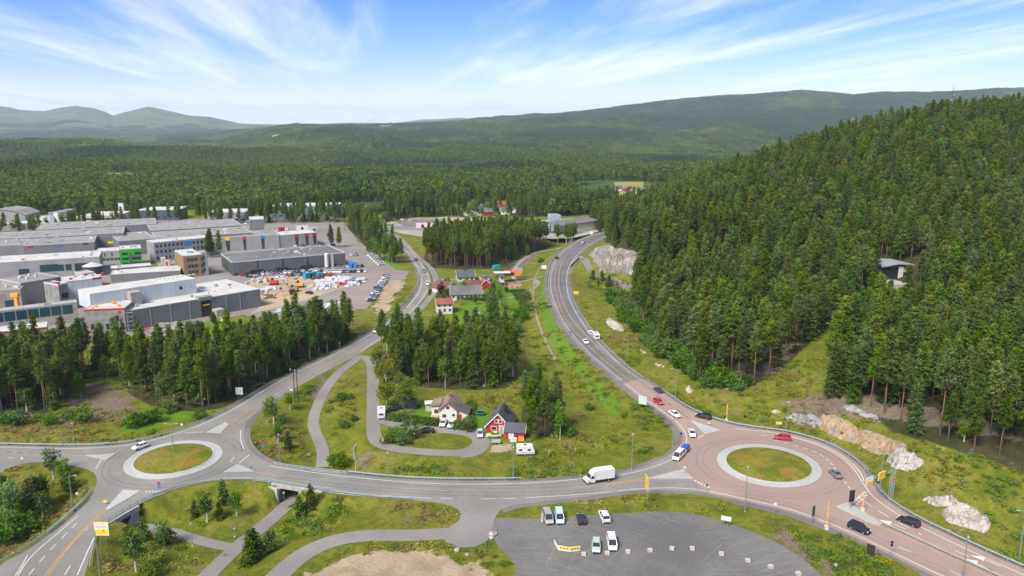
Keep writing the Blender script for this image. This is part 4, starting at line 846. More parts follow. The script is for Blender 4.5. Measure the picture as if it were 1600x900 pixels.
def scatter(name, pts, objs, label, cat):
    """pts: x,y,z,kind,sx,sz,rot ; objs: kind -> list of objects whose meshes make one plant"""
    ks = sorted(set(p[3] for p in pts)); me = bpy.data.meshes.new(name); me.vertices.add(len(pts)); me.vertices.foreach_set('co', np.array([p[:3] for p in pts], np.float32).ravel())
    for nm, ty, dat in (('k', 'INT', [ks.index(p[3]) for p in pts]), ('r', 'FLOAT_VECTOR', [(p[7] if len(p) > 7 else 0, p[8] if len(p) > 8 else 0, p[6]) for p in pts]), ('s', 'FLOAT_VECTOR', [(p[4], p[4], p[5]) for p in pts])):
        a = me.attributes.new(nm, ty, 'POINT'); a.data.foreach_set('value' if ty == 'INT' else 'vector', np.array(dat, np.int32 if ty == 'INT' else np.float32).ravel())
    me.update(); o = link(name, me); tag(o, label, cat, kind='stuff')
    g = bpy.data.node_groups.new(name, 'GeometryNodeTree'); g.interface.new_socket('Geometry', in_out='INPUT', socket_type='NodeSocketGeometry'); g.interface.new_socket('Geometry', in_out='OUTPUT', socket_type='NodeSocketGeometry')
    gi = g.nodes.new('NodeGroupInput'); go = g.nodes.new('NodeGroupOutput'); jn = g.nodes.new('GeometryNodeJoinGeometry')
    def na(nm, ty): n = g.nodes.new('GeometryNodeInputNamedAttribute'); n.data_type = ty; n.inputs[0].default_value = nm; return n.outputs[0]
    ka, ra, sa = na('k', 'INT'), na('r', 'FLOAT_VECTOR'), na('s', 'FLOAT_VECTOR')
    for i, k in enumerate(ks):
        cp_ = g.nodes.new('FunctionNodeCompare'); cp_.data_type = 'INT'; cp_.operation = 'EQUAL'; g.links.new(ka, cp_.inputs[2]); cp_.inputs[3].default_value = i
        ip = g.nodes.new('GeometryNodeInstanceOnPoints'); g.links.new(gi.outputs[0], ip.inputs['Points']); g.links.new(cp_.outputs[0], ip.inputs['Selection'])
        j2 = g.nodes.new('GeometryNodeJoinGeometry')
        for ob in objs[k]:
            oi = g.nodes.new('GeometryNodeObjectInfo'); oi.transform_space = 'ORIGINAL'; oi.inputs['Object'].default_value = ob; oi.inputs['As Instance'].default_value = False; g.links.new(oi.outputs['Geometry'], j2.inputs[0])
        g.links.new(j2.outputs[0], ip.inputs['Instance'])
        er = g.nodes.new('FunctionNodeEulerToRotation'); g.links.new(ra, er.inputs[0]); g.links.new(er.outputs[0], ip.inputs['Rotation']); g.links.new(sa, ip.inputs['Scale']); g.links.new(ip.outputs[0], jn.inputs[0])
    g.links.new(jn.outputs[0], go.inputs[0]); md = o.modifiers.new('scatter', 'NODES'); md.node_group = g; return o

# ---------------------------------------------------------------- lone trees, saplings and shrubs, each placed where the photo shows it
def lone(k, u, v, s, label, cat='tree', group=None): p = at(u, v); return K[k].place((p.x, p.y, p.z - .08), s if isinstance(s, tuple) else (s, s), rs.uniform(0, 6), label, cat, group)
lone('maple', 636, 640, 1.0, 'spreading yellow-green tree in the garden left of the white house'); lone('yellowbirch', 604, 633, .95, 'tall yellow-green birch beside the white camper van')
lone('yellowbirch', 592, 598, .8, 'tall birch leaning over the lane behind the yellow-green one'); lone('oak', 766, 512, (.85, 1.15), 'big dark leafy tree at the end of the hedge by the lawns'); lone('spruce0', 790, 545, .95, 'dark spruce right of the big leafy tree on the lawn'); lone('pine2', 770, 500, 1.0, 'tall pine behind the big leafy tree on the lawn')
lone('purple', 688, 463, .8, 'dark purple-leaved tree left of the long white house', 'tree'); lone('bush2', 698, 466, 1.6, 'rounded green shrub beside the purple-leaved tree', 'shrub'); lone('oak', 792, 457, .35, 'small round dark tree right of the red cottage')
lone('oak', 1488, 573, (1.0, 1.0), 'rounded bright green broadleaf tree among pines on the hill'); lone('pine5', 640, 588, 1.1, 'tallest bare-trunked pine above the garden'); lone('pine4', 830, 690, .0001 + .75, 'short pine right of the small red garage')
lone('birch1', 875, 688, .8, 'slender birch at the right end of the clump by the red house'); lone('bush1', 889, 682, (.9, 1.5), 'small dark shrub right of the clump by the red house', 'shrub')
lone('birch0', 340, 618, .85, 'bright green birch near the white board at the wood edge'); lone('birch2', 127, 622, .8, 'pale green tree at the top of the sandy slope'); lone('spruce1', 240, 590, .85, 'dark spruce at the wood edge beside the birch trunks')
for i_, (u_, v_, s_) in enumerate([(725,462,.55),(742,476,.5),(716,478,.45),(700,452,.5),(730,447,.5),(772,462,.6),(764,478,.6),(690,478,.5),(672,470,.55),(781,478,.7)]): lone(['birch0', 'birch2', 'birch1'][i_ % 3], u_, v_, s_, 'small leafy garden tree among the houses beyond the wood', 'tree', 'small garden trees among the far houses')
SAP = [('sapling',84,748,1.5,'taller of the two birch saplings on the grass left of the slip road'),('sapling',101,752,1.2,'smaller of the two birch saplings on the grass left of the slip road'),
 ('youngpine',113,770,.9,'dark young pine in front of the two saplings'),('youngpine',104,766,.8,'young pine with reddish ground around it on the left grass'),
 ('youngpine',50,800,1.5,'big dark bushy pine in the left foreground thicket'),('youngpine',10,790,1.4,'dark bushy pine at the left frame edge'),('sapling',25,815,1.9,'leafy birch in the middle of the left foreground thicket'),('youngpine',64,792,1.3,'dark pine at the right side of the left thicket'),
 ('sapling',68,812,1.3,'pale leafy sapling at the right edge of the left thicket'),('youngspruce',35,828,1.3,'dark spruce low in the left thicket'),('sapling',8,806,1.6,'leafy sapling beside the left frame edge'),
 ('bush2',10,846,2.2,'large round deciduous bush at the bottom of the left thicket'),('bush2',45,838,1.8,'round dark bush below the left thicket beside the path'),
 ('sapling',324,816,1.5,'airy birch sapling on the low grass between the footpaths'),('youngspruce',350,787,1.1,'dark young spruce left of the underpass'),('sapling',370,806,1.1,'pale sapling with bare earth round its foot'),('youngspruce',344,811,.8,'small dark spruce beside the airy birch sapling'),('youngspruce',305,808,.8,'small dark spruce left of the airy birch sapling'),
 ('bush2',262,850,1.1,'bushy sapling beside the footpath with bare earth below it'),('sapling',257,853,1.2,'leafy young tree standing over the footpath bend'),('youngspruce',226,847,1.1,'young spruce in front of the wing wall'),('youngpine',205,852,.8,'dark low pine behind the yellow road sign'),
 ('sapling',213,893,1.7,'large leafy sapling at the bottom left of the footpaths'),('bush1',236,899,1.2,'leafy bush at the bottom edge between the footpaths'),
 ('youngspruce',486,793,1.1,'dark young spruce right of the underpass mouth'),('youngspruce',469,808,1.0,'dark young spruce below the underpass mouth'),('youngpine',420,865,.9,'dark young pine beside the lower footpath'),('youngpine',400,872,1.2,'dark young pine left of the lower footpath'),('youngspruce',390,884,1.3,'dark spruce at the bottom beside the footpath'),
 ('sapling',428,664,1.7,'tall sapling in the grass right of the left roundabout'),('sapling',418,660,1.3,'sapling left of the tall one in the roadside grass'),('sapling',453,640,1.1,'sapling beside the twin wooden poles'),('sapling',441,672,1.0,'lower sapling near the lamp post by the curved path'),('youngspruce',450,703,1.0,'dark young spruce near the curved path'),('sapling',434,692,1.2,'leafy sapling above the bridge rail'),
 ('bush1',535,625,1.0,'dark bush on the grass between path and lane'),('bush0',547,624,.9,'smaller bush right of the dark one between path and lane'),('bush1',540,668,.9,'low dark bush lower between path and lane'),('bush0',552,657,.9,'small bush beside the lane'),('bush2',532,730,1.3,'wide green bush left of the yellow pylon sign'),('bush1',524,726,1.2,'bush tucked behind the bridge rail'),
 ('bush2',616,690,1.3,'green bush at the left end of the oval grass bed'),('bush2',640,684,1.7,'largest bush on the oval grass bed'),('bush1',628,694,1.2,'low bush with yellow flowers on the oval bed'),('bushy',604,692,1.0,'yellowish bush near the mailbox rack'),
 ('bush1',920,640,.9,'dark shrub on the grass slope left of the main road'),('bush0',845,410,1.6,'small dark bush on the meadow below the main road'),('bush0',870,405,1.0,'tiny bush near the meadow edge'),
 ('youngpine',942,440,1.0,'young pine by the rock face path'),('youngpine',950,449,1.1,'second young pine by the rock face path'),('youngpine',925,438,1.0,'young pine nearest the tunnel portal'),('youngspruce',935,446,.8,'young spruce between two pines near the portal'),('sapling',963,452,.9,'sapling beside the triple poles'),
 ('bush2',72,420,1.0,'bush by the far hall'),('oak',334,506,.42,'round dark green tree beside the diamond sign'),('oak',318,516,.3,'round low bush on the bright green slope'),('bush2',300,520,1.6,'low bush on the bright green slope'),
 ('bush2',130,660,1.5,'dark bush at the foot of the sandy slope'),('bush1',106,655,1.1,'bush left on the sandy slope'),('bush1',80,664,1.2,'bush in the verge below the left wood'),('bush2',240,660,1.4,'bush on the green slope above the left roundabout'),('bush2',218,665,1.4,'leafy bush in the green slope'),('bush1',203,668,1.3,'bush left in the green slope'),
 ('bush2',262,645,1.4,'bush at the foot of the wood above the slope'),('bush2',310,632,1.8,'big bush in front of the wood near the road'),('bush1',312,655,1.2,'bush near the road below the wood'),('bush2',30,664,1.6,'wide bush on the verge at far left'),('bush1',10,662,1.3,'bush on the verge at the frame edge'),
 ('sapling',1370,600,1.6,'bright yellow-green young tree at the hill foot'),('sapling',1506,690,1.0,'pale sapling in the cut area under the hill')]
for k, u, v, s, lb in SAP: lone(k, u, v, s, lb, 'shrub' if 'bush' in lb or 'shrub' in lb else 'tree')
for i, (u, v) in enumerate([(1022,520),(1032,526),(1044,533),(1052,540),(1062,548),(1014,512),(1075,560)]): lone('dead', u, v, rs.uniform(.85, 1.1), 'dry grey spruce in the front row of the hill above the bushes', 'tree', 'dry grey spruces at the hill foot')
# thicket of young broadleaf growth along the hill foot: every clump big enough to see is its own shrub
hedge_px = [(1004,480),(1012,500),(1026,512),(1044,528),(1056,548),(1066,560),(1078,570),(1092,583),(1104,590),(1120,600),(970,468),(980,490),(995,505),(1012,520),(1034,545),(1050,560),(960,470),(990,470),(1000,490),(1000,505),(1015,512),(1020,530),(1030,520),(1040,548),(1050,535),(1060,560),(1070,575),(1075,560),(1085,585),(1095,592),(1100,580),(1108,600),(1118,588),(1022,545),(1010,495),(985,482),(975,480),(965,478),(1044,556),(1032,536),(1128,598),(1015,520),(1064,570),(1090,575),(1048,520),(1036,512),(1025,500)]
for u, v in hedge_px: lone('bush%d' % rs.randint(3), u + rs.normal(0, 3), v + rs.normal(0, 3), rs.uniform(1.5, 2.3), *((lambda w_: (f'bright green bush {w_} of the thicket at the hill foot', 'shrub', f'bright green bushes {w_} of the thicket at the hill foot'))('at the upper end' if v < 500 else 'in the upper half' if v < 530 else 'in the middle' if v < 565 else 'at the lower end')))
_hx, _hy = fill([(at(u, v).x, at(u, v).y) for u, v in [(945,462),(975,462),(990,480),(1012,512),(1050,545),(1095,582),(1150,596),(1180,603),(1150,610),(1105,606),(1070,592),(1030,560),(1000,530),(965,492)]], 4.2)
for x_, y_ in zip(_hx, _hy):
    v_ = to_px(x_, y_, 2)[1]; w_ = 'at the upper end' if v_ < 500 else 'in the upper half' if v_ < 530 else 'in the middle' if v_ < 565 else 'at the lower end'; s_ = rs.uniform(.9, 1.9); K['bush%d' % rs.randint(3)].place((x_, y_, t1(x_, y_) - .1), (s_, s_), rs.uniform(0, 6), f'bright green bush {w_} of the thicket at the hill foot', 'shrub', f'bright green bushes {w_} of the thicket at the hill foot')
for u, v in [(812,468),(818,480),(812,492),(806,505),(800,515),(815,500),(824,488),(795,522),(808,520),(820,470)]: lone('bush2', u, v, rs.uniform(1.3, 1.8), 'leafy shrub along the right side of the lawns', 'shrub', 'leafy shrubs along the right side of the lawns')
for i in range(12): t = i / 11; lone('bush1', 686 + 70 * t, 467 + 3 * t, .9, 'clipped shrub of the hedge below the long white house', 'shrub', 'shrubs of the hedge below the long white house')
for i in range(11): t = i / 10; lone('bush1', 610 + 70 * t, 655 + 8 * t, (1.1, .75), 'low shrub of the hedge along the garden left of the white house', 'shrub', 'shrubs of the hedge left of the white house')
for i in range(9): t = i / 8; lone('bush1', 736 - 4 * math.sin(t * 3), 634 + 34 * t, (.95, .8), 'shrub of the hedge between the white and the red house', 'shrub', 'shrubs of the hedge between the two houses')
for u, v in [(722,671),(732,674),(714,670)]: lone('bush2', u, v, .9, 'round shrub beside the parked white cars', 'shrub', 'round shrubs beside the parked white cars')

objs = {k: [q.crown, q.trunk] for k, q in K.items() if q.crown}
for nm, pts in stuff.items():
    pts = [p if p[3] in objs else (*p[:3], 'pine0', *p[4:]) for p in pts]
    scatter(nm, pts, objs, 'dense mass of dark green pines and spruces covering the hill' if 'hill' in nm else 'remaining pines standing deep in the valley woods', 'trees')

# ---------------------------------------------------------------- forest beyond 700 m: single trees to 2.4 km, then whole stands
def lowtree(seed, kind):
    L = Leaves(seed); r = np.random.RandomState(seed); h = 15.0
    n = 46
    for k in range(n):
        t = (k + r.rand()) / n
        if kind == 'spruce': z = h * (.12 + .88 * t); ln = 2.3 * (1 - t) ** .9 + .1
        elif kind == 'pine': z = h * (.42 + .58 * t); ln = 2.3 * math.sin(math.pi * min(1, .2 + t * .72)) + .2
        else: z = h * (.2 + .72 * t); ln = 2.9 * math.sin(math.pi * min(1, .12 + t * .82)) + .1
        a = k * 2.4; L.tuft((math.cos(a) * ln * .62, math.sin(a) * ln * .62, z), 3, (.35, .35, .3), 1.5, .3, (math.cos(a) * .8, math.sin(a) * .8, 0), r.rand())
    return L
lowk = {}
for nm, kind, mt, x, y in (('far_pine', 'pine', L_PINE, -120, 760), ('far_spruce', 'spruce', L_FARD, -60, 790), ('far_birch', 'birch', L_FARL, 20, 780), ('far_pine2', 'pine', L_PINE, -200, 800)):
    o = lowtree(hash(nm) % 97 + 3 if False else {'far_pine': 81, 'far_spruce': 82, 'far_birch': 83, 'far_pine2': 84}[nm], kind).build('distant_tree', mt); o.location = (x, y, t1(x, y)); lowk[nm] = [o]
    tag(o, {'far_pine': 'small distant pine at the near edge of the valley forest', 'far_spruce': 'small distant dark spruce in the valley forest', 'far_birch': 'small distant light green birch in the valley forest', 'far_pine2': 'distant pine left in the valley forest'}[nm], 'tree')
def openland(x, y):
    z = 0; u = 800 + FL * x / (y * CP + CH * SP); m = np.zeros(len(x), bool)
    for (ua, ub, ya, yb, ch) in CLEAR: m |= (u > ua) & (u < ub) & (y > ya) & (y < yb)
    for c in VILLAGE: m |= np.hypot((x - c[0]), (y - c[1]) / 1.6) < c[2]
    return m
VILLAGE = [(*P(560, 331), 55), (*P(765, 330), 60), (*P(740, 331), 45), (*P(790, 328), 45), (*P(980, 318), 60), (*P(985, 299), 75), (*P(1000, 303), 60), (*P(970, 308), 50), (*P(160, 345), 40), (*P(10, 350), 40), (*P(250, 342), 40), (*P(350, 345), 40), (*P(90, 350), 35),(*P(470, 338), 45),(*P(430, 338), 35), (*P(515, 338), 30), (*P(520, 290), 22), (*P(545, 290), 20), (*P(575,338), 30), (*P(610,333), 20)]
pts = []; y = 655.0
near_open = blur(raster(W([(-250,560),(-250,346),(0,345),(100,340),(200,338),(400,340),(540,340),(600,350),(640,338),(830,342),(1040,330),(1040,372),(900,560)])), 2, 1)
while y < 2400:
    sp = np.interp(y, [650, 1200, 2400], [6.2, 7.5, 10.5]); hw = .72 * y + 60; n = int(2 * hw / sp); x = -hw + (np.arange(n) + rs.rand(n)) * sp; yy = y + rs.uniform(-.5, .5, n) * sp
    u = 800 + FL * x / (yy * CP + CH * SP); m = (u > -120) & (u < 1680) & (samp(near_open, x, yy) < .3) & ~openland(x, yy) & ~((yy < 900) & (samp(m_hill.astype(float), x, yy) > .3))
    m &= ~((yy > 760) & (u > 1280))   # hidden by the hill
    m &= ~((vnoise(x, yy, 90) > .36) & (yy < 1500))
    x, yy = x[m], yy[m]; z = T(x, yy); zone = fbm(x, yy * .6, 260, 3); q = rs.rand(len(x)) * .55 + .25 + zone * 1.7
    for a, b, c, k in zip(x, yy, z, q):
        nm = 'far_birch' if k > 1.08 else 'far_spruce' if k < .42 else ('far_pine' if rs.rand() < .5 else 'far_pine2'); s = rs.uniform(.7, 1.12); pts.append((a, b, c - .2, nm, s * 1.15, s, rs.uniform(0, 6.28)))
    y += sp
scatter('valley_forest', pts, lowk, 'dark green forest of pine and spruce filling the valley floor', 'forest'); print('valley trees', len(pts))
# stands: 44 m tiles of merged small trees
def tile(seed, mix, mt):
    r = np.random.RandomState(seed); V = []; TN = []; L = Leaves(seed)
    for i in range(52):
        x, y = r.uniform(-24, 24, 2); h = r.uniform(9, 15); tn = r.rand() * .7 + (.3 if r.rand() < mix else 0); k = 9
        for j in range(k): t = j / (k - 1); ln = 2.4 * (1 - t) + .3; a = j * 2.4 + i; L.tuft((x + math.cos(a) * ln * .5, y + math.sin(a) * ln * .5, h * (.15 + .85 * t)), 2, (.4, .4, .4), 3.0, .5, (math.cos(a), math.sin(a), .1), tn)
    return L
tl = {}
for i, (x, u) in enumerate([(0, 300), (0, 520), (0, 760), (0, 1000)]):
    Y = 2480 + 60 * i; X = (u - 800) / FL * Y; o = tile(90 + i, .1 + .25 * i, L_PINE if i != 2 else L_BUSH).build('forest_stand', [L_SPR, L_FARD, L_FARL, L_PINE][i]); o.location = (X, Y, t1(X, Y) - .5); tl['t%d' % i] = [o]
    tag(o, ['dark stand of pines on the valley ridge', 'dark blue-green stand of spruces on the valley ridge', 'light green stand on the valley ridge, coloured as a sunlit patch', 'stand of pines low on the far slope'][i], 'forest', kind='stuff')
pts = []; y = 2420.0
while y < 9800:
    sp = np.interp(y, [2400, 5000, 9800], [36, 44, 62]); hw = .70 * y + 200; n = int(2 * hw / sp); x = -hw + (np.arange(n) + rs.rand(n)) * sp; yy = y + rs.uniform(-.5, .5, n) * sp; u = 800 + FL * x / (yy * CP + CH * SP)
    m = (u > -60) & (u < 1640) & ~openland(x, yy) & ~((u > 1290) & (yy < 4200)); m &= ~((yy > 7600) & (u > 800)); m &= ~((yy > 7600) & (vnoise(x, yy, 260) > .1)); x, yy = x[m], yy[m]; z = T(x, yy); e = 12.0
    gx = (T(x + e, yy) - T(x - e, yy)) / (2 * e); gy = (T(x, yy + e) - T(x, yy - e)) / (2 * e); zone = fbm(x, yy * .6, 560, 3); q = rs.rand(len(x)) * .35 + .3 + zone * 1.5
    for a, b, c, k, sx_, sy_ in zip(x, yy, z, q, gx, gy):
        nm = 't2' if k > .92 else 't1' if k < .45 else ('t0' if rs.rand() < .5 else 't3'); s = sp / 40; pts.append((a, b, c - .5, nm, s, min(s, 1.15) * rs.uniform(.8, 1.15), 0.0 if True else 0, math.atan(sy_), -math.atan(sx_)))  # light t2 stands put the sunny patches of the far hills into leaf colour
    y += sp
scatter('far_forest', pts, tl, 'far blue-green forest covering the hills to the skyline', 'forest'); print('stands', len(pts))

# low growth on banks and verges
cov = {}
for i in range(3):
    L = Leaves(120 + i); r = np.random.RandomState(120 + i)
    for k in range(16): a, q = r.rand() * 6.28, r.rand() ** .5 * 1.1; L.tuft((math.cos(a) * q, math.sin(a) * q, .12 + .2 * r.rand()), 7, (.16, .16, .07), .3, [.9, .5, 1.2][i], None, r.rand())
    u, v = [(600, 730), (1500, 790), (350, 720)][i] if i < 2 else (620, 735); p = at(u, v); o = L.build('grass_tussock', [L_COVER, L_HERB, L_STRAW][i]); o.location = p; cov['c%d' % i] = [o]; tag(o, ['tussock of tall grass on the bank above the road', 'green herbs below the pale rocks', 'tussock of dry straw-coloured grass near the lamp on the bank'][i], 'grass', kind='stuff')
X = rs.uniform(-170, 200, 60000); Y = rs.uniform(118, 420, 60000); u = 800 + FL * X / (Y * CP + CH * SP)
mall = blur(m_road | m_lot | m_lane | SITE, 1, 1); msd = np.zeros((RNX, RNY), bool)
for p in SAND: msd |= raster(W(p))
pm = np.zeros((RNX, RNY))
for pth in (path_n, path_s, path_w, path_c, path_e): d, _ = dist_line(pth, _gx[:, :500], _gy[:, :500]); pm[:, :500] = np.maximum(pm[:, :500], d < 3.4)
m = (u > -30) & (u < 1630) & (samp(mall, X, Y) < .05) & (samp(pm, X, Y) < .1) & (samp(msd.astype(float), X, Y) < .1) & (np.hypot(X - RB1[0], Y - RB1[1]) > 13) & (samp(m_hill.astype(float), X, Y) < .5)
dens = fbm(X, Y, 14, 3); m &= rs.rand(len(X)) < np.clip(.22 + dens * 1.4, .0, 1); X, Y = X[m], Y[m]; Z = T(X, Y)
scatter('rough_growth', [(a, b, c - .03, 'c1' if k > .12 else 'c2' if k < -.22 else 'c0', s, s * rs.uniform(.35, 1.0) * (1.25 if k > .12 else 1), rs.uniform(0, 6)) for a, b, c, s, k in zip(X, Y, Z, rs.uniform(.5, 1.4, len(X)), fbm(X + 300, Y, 22, 3) + rs.normal(0, .12, len(X)))], cov, 'tall grass, herbs and low scrub on the road banks and meadows', 'grass'); print('cover', len(X))

# ================================================================ bridges, rails
def heading(u, v, du, dv, z=None):
    p = at(u, v) if z is None else Vector((*P(u, v, z), z)); a = P(u, v, p.z); b = P(u + du, v + dv, p.z); return p, math.atan2(b[1] - a[1], b[0] - a[0])
def wallquad(mb, a, b, z0, z1, th, mi=0):
    d = Vector((b[0] - a[0], b[1] - a[1])).normalized(); n = Vector((-d.y, d.x)) * th; q = [(a[0], a[1]), (b[0], b[1]), (b[0] + n.x, b[1] + n.y), (a[0] + n.x, a[1] + n.y)]
    if isinstance(z1, (int, float)): z1 = (z1, z1)
    v = [(*p, z0) for p in q] + [(*q[0], z1[0]), (*q[1], z1[1]), (*q[2], z1[1]), (*q[3], z1[0])]; mb.add(v, [(3, 2, 1, 0), (4, 5, 6, 7), (0, 1, 5, 4), (1, 2, 6, 5), (2, 3, 7, 6), (3, 0, 4, 7)], mi)
def rail(name, pts, label, h=.75, step=4.0, bars=1, side=0.0, post_h=None, col=M_GALV, cat='guardrail', zf=None):
    p = resample([Vector(q[:2]) for q in pts], step); p = offs(p, side) if side else p; o0 = p[0]; zf = zf or (lambda x, y: g1(x, y) + .05); zs = [zf(q.x, q.y) for q in p]
    r = empty(name, (o0.x, o0.y, zs[0]), 0, label, cat); mb = MB()
    for i in range(len(p) - 1):
        for b in range(bars):
            z = h - .12 - b * .42 if bars > 1 else h - .3; a = Vector((p[i].x - o0.x, p[i].y - o0.y, zs[i] - zs[0] + z)); c = Vector((p[i + 1].x - o0.x, p[i + 1].y - o0.y, zs[i + 1] - zs[0] + z)); d = (c - a).normalized(); n = Vector((-d.y, d.x, 0)) * .05; hh = Vector((0, 0, .3 if bars == 1 else .09))
            mb.add([a - n, c - n, c + n, a + n, a - n + hh, c - n + hh, c + n + hh, a + n + hh], [(3, 2, 1, 0), (4, 5, 6, 7), (0, 1, 5, 4), (1, 2, 6, 5), (2, 3, 7, 6), (3, 0, 4, 7)])
    mb.build('beam', col, r); pm = None
    for i, q in enumerate(p[:100]):
        if pm is None: pm = MB().box(-.05, -.06, -.5, .05, .06, post_h or h - .1).build('post', col, r)
        else: c_ = pm.copy(); C.objects.link(c_); c_.parent = r; pm_ = c_; c_.location = (q.x - o0.x, q.y - o0.y, zs[i] - zs[0])
    return r
rail('bridge_railing', px([(428,728.5),(470,735),(505,739),(541,743)]), 'galvanised railing on the north edge of the bridge over the footpath', 1.15, 2.0, 3)
rail('bridge_railing', px([(398,752),(430,756),(462,761.5),(490,766),(520,770)]), 'galvanised railing on the south edge of the bridge over the footpath', 1.15, 2.0, 3)
rail('bridge_railing', px([(160,822),(175,812),(200,797),(222,786),(240,778.5)]), 'galvanised railing above the wing wall at the lower left underpass', 1.15, 2.0, 3)
rail('bridge_railing', px([(75,835),(95,819),(115,801),(135,782)]), 'galvanised railing on the outer side of the slip road at lower left', 1.15, 2.0, 3)
rail('road_fence', px([(240,778),(275,764.5),(312,755.5),(350,751),(396,751.5)]), 'low dark wire fence along the south edge of the left roundabout', .8, 2.5, 1, cat='fence')
rail('road_fence', px([(521,770.5),(556,775.5),(600,779),(640,782)]), 'low dark wire fence beyond the bridge on the grass side', .8, 2.5, 1, cat='fence')
rail('guardrail', e_red_e[4:], 'long steel guardrail round the outer side of the right roundabout', side=-.5); rail('guardrail', e_nor_e[30:], 'steel guardrail on the hill side of the main road', side=-.4)
rail('guardrail', px([(866,404),(856,430),(857,450),(862,470)]), 'short steel guardrail on the outside of the main road bend', side=.9)
rail('guardrail', [q for q in e_west_n if 120 < q.y < 700][4:-12][:44], 'steel guardrail along the road past the left wood', side=-.4)
rail('guardrail', px([(541,743),(600,749.5),(650,753),(720,754.5),(800,754),(815,753.5)]), 'low steel guardrail along the houses side of the connecting road', side=-1.2)
rail('guardrail', e_sw_w[3:26], 'steel guardrail at the left of the slip road', side=-.3)
rail('guardrail', px([(147,838),(141,865),(137,887)]), 'short guardrail beside the yellow sign at lower left', side=-.4)
rail('guardrail', px([(624,489),(643,470),(654,453),(657,436),(651,418)]), 'guardrail on the inside of the valley road bend', side=-.3)
rail('median_barrier', px([(945,366),(921,375),(895,392),(878,411),(873.5,431),(874.5,450),(881,476),(892,499),(912,522.5),(940,550),(975,577),(1007,602),(1037,626),(1064,646),(1077,656)]), 'central crash barrier between the lanes of the main road', step=5, cat='crash barrier')
rail('median_barrier', px([(1377,820),(1400,830),(1437,847),(1475,865),(1525,887),(1580,912)]), 'central crash barrier right of the lower traffic island', step=4, cat='crash barrier')
rail('wire_fence', px([(656,425),(655,440),(648,455),(637,470),(622,484),(600,500)]), 'long pale fence on the grass between the car park and the valley road', .9, 4, 1, cat='fence', zf=lambda x, y: t1(x, y))
# bridge over the footpath: deck edge beams, abutments, wing walls
b = empty('road_bridge', (*P(470, 750), 0), 0, 'concrete bridge carrying the road over the footpath', 'bridge'); ox, oy = b.location.x, b.location.y
def rel(pts): return [(q[0] - ox, q[1] - oy) for q in pts]
def edge_beam(mb, pts, z0, z1, wd):
    p = resample([Vector(q) for q in pts], 2)
    for i in range(len(p) - 1): wallquad(mb, p[i], p[i + 1], z0, z1, wd)
mb = MB(); edge_beam(mb, rel(px([(425,755.7),(450,758.5),(480,764.5),(505,768.7)])), -.75, .22, -.5); mb.build('edge_beam', M_CONC, b)
mb = MB(); edge_beam(mb, rel(px([(484,735.5),(505,738),(528,740.5)])), -.75, .22, .5); mb.build('edge_beam', M_CONC, b)
S = [Vector(P(455, 759)), Vector(P(499, 768)), Vector(P(525, 740)), Vector(P(486, 736))]
mb = MB(); q = [(p.x - ox, p.y - oy) for p in S]; mb.add([(*p, -.75) for p in q] + [(*p, .02) for p in q], [(3, 2, 1, 0), (4, 5, 6, 7), (0, 1, 5, 4), (1, 2, 6, 5), (2, 3, 7, 6), (3, 0, 4, 7)]); mb.build('deck_slab', M_CONCD, b)
dpath = [Vector((p.x, p.y)) for p in path_n[-1:]] + [Vector((p.x, p.y)) for p in path_s[:8]]
_a, _b = Vector(P(503, 730, -4)), Vector(P(470, 768, -4)); _yn, _ys = P(505, 739)[1], P(475, 763.5)[1]; UN = _a.lerp(_b, (_a.y - _yn) / (_a.y - _b.y)); US = _a.lerp(_b, (_a.y - _ys) / (_a.y - _b.y))
for sgn in (-1, 1):
    mb = MB(); pp = resample([UN, US], 3); pp = offs(pp, sgn * 2.6)
    for i in range(len(pp) - 1): wallquad(mb, (pp[i].x - ox, pp[i].y - oy), (pp[i + 1].x - ox, pp[i + 1].y - oy), -4.6, -.74, .6 * (-1 if sgn > 0 else 1))
    mb.build('abutment_wall', M_CONCD, b)
mb = MB(); a = offs([UN, US], 2.6)[1]; w1 = Vector(P(440, 779, -4.2)); a2 = offs([UN, US], -2.6)[1]
p1 = Vector(P(421, 757)); wallquad(mb, (a.x - ox, a.y - oy), (p1.x - ox, p1.y - oy), -4.6, (-.05, -.3), .5); mb.build('wing_wall', M_CONC, b)
p2 = Vector(P(513, 771)); mb = MB(); wallquad(mb, (a2.x - ox, a2.y - oy), (p2.x - ox, p2.y - oy), -4.6, (-.1, -.3), -.5); mb.build('wing_wall', M_CONC, b)
b = empty('concrete_underpass', (*P(190, 806), 0), 0, 'concrete underpass with sloping wing wall below the slip road', 'underpass'); ox, oy = b.location.x, b.location.y
mb = MB(); A = Vector(P(214, 791)); B = Vector(P(197, 826, -4.2)); wallquad(mb, (A.x - ox, A.y - oy), (B.x - ox, B.y - oy), -4.8, (.2, -3.4), .55); mb.build('wing_wall', M_CONC, b)
mb = MB(); edge_beam(mb, rel(px([(164,821),(178,812),(200,799),(216,790.5)])), -.9, .2, -.5); mb.build('edge_beam', M_CONC, b)
mb = MB(); A = Vector(P(206, 793)); B = Vector(P(150, 806)); wallquad(mb, (A.x - ox, A.y - oy), (B.x - ox, B.y - oy), -4.8, -.7, -.5); mb.build('side_wall', M_CONCD, b)
mb = MB(); A = Vector(P(165, 819)); B = Vector(P(118, 828)); wallquad(mb, (A.x - ox, A.y - oy), (B.x - ox, B.y - oy), -4.8, -.7, .5); mb.build('side_wall', M_CONCD, b)
b = empty('tunnel_portal', (*P(900, 408), 0), 0, 'concrete portal where the cycle path dives under the main road', 'tunnel'); ox, oy = b.location.x, b.location.y
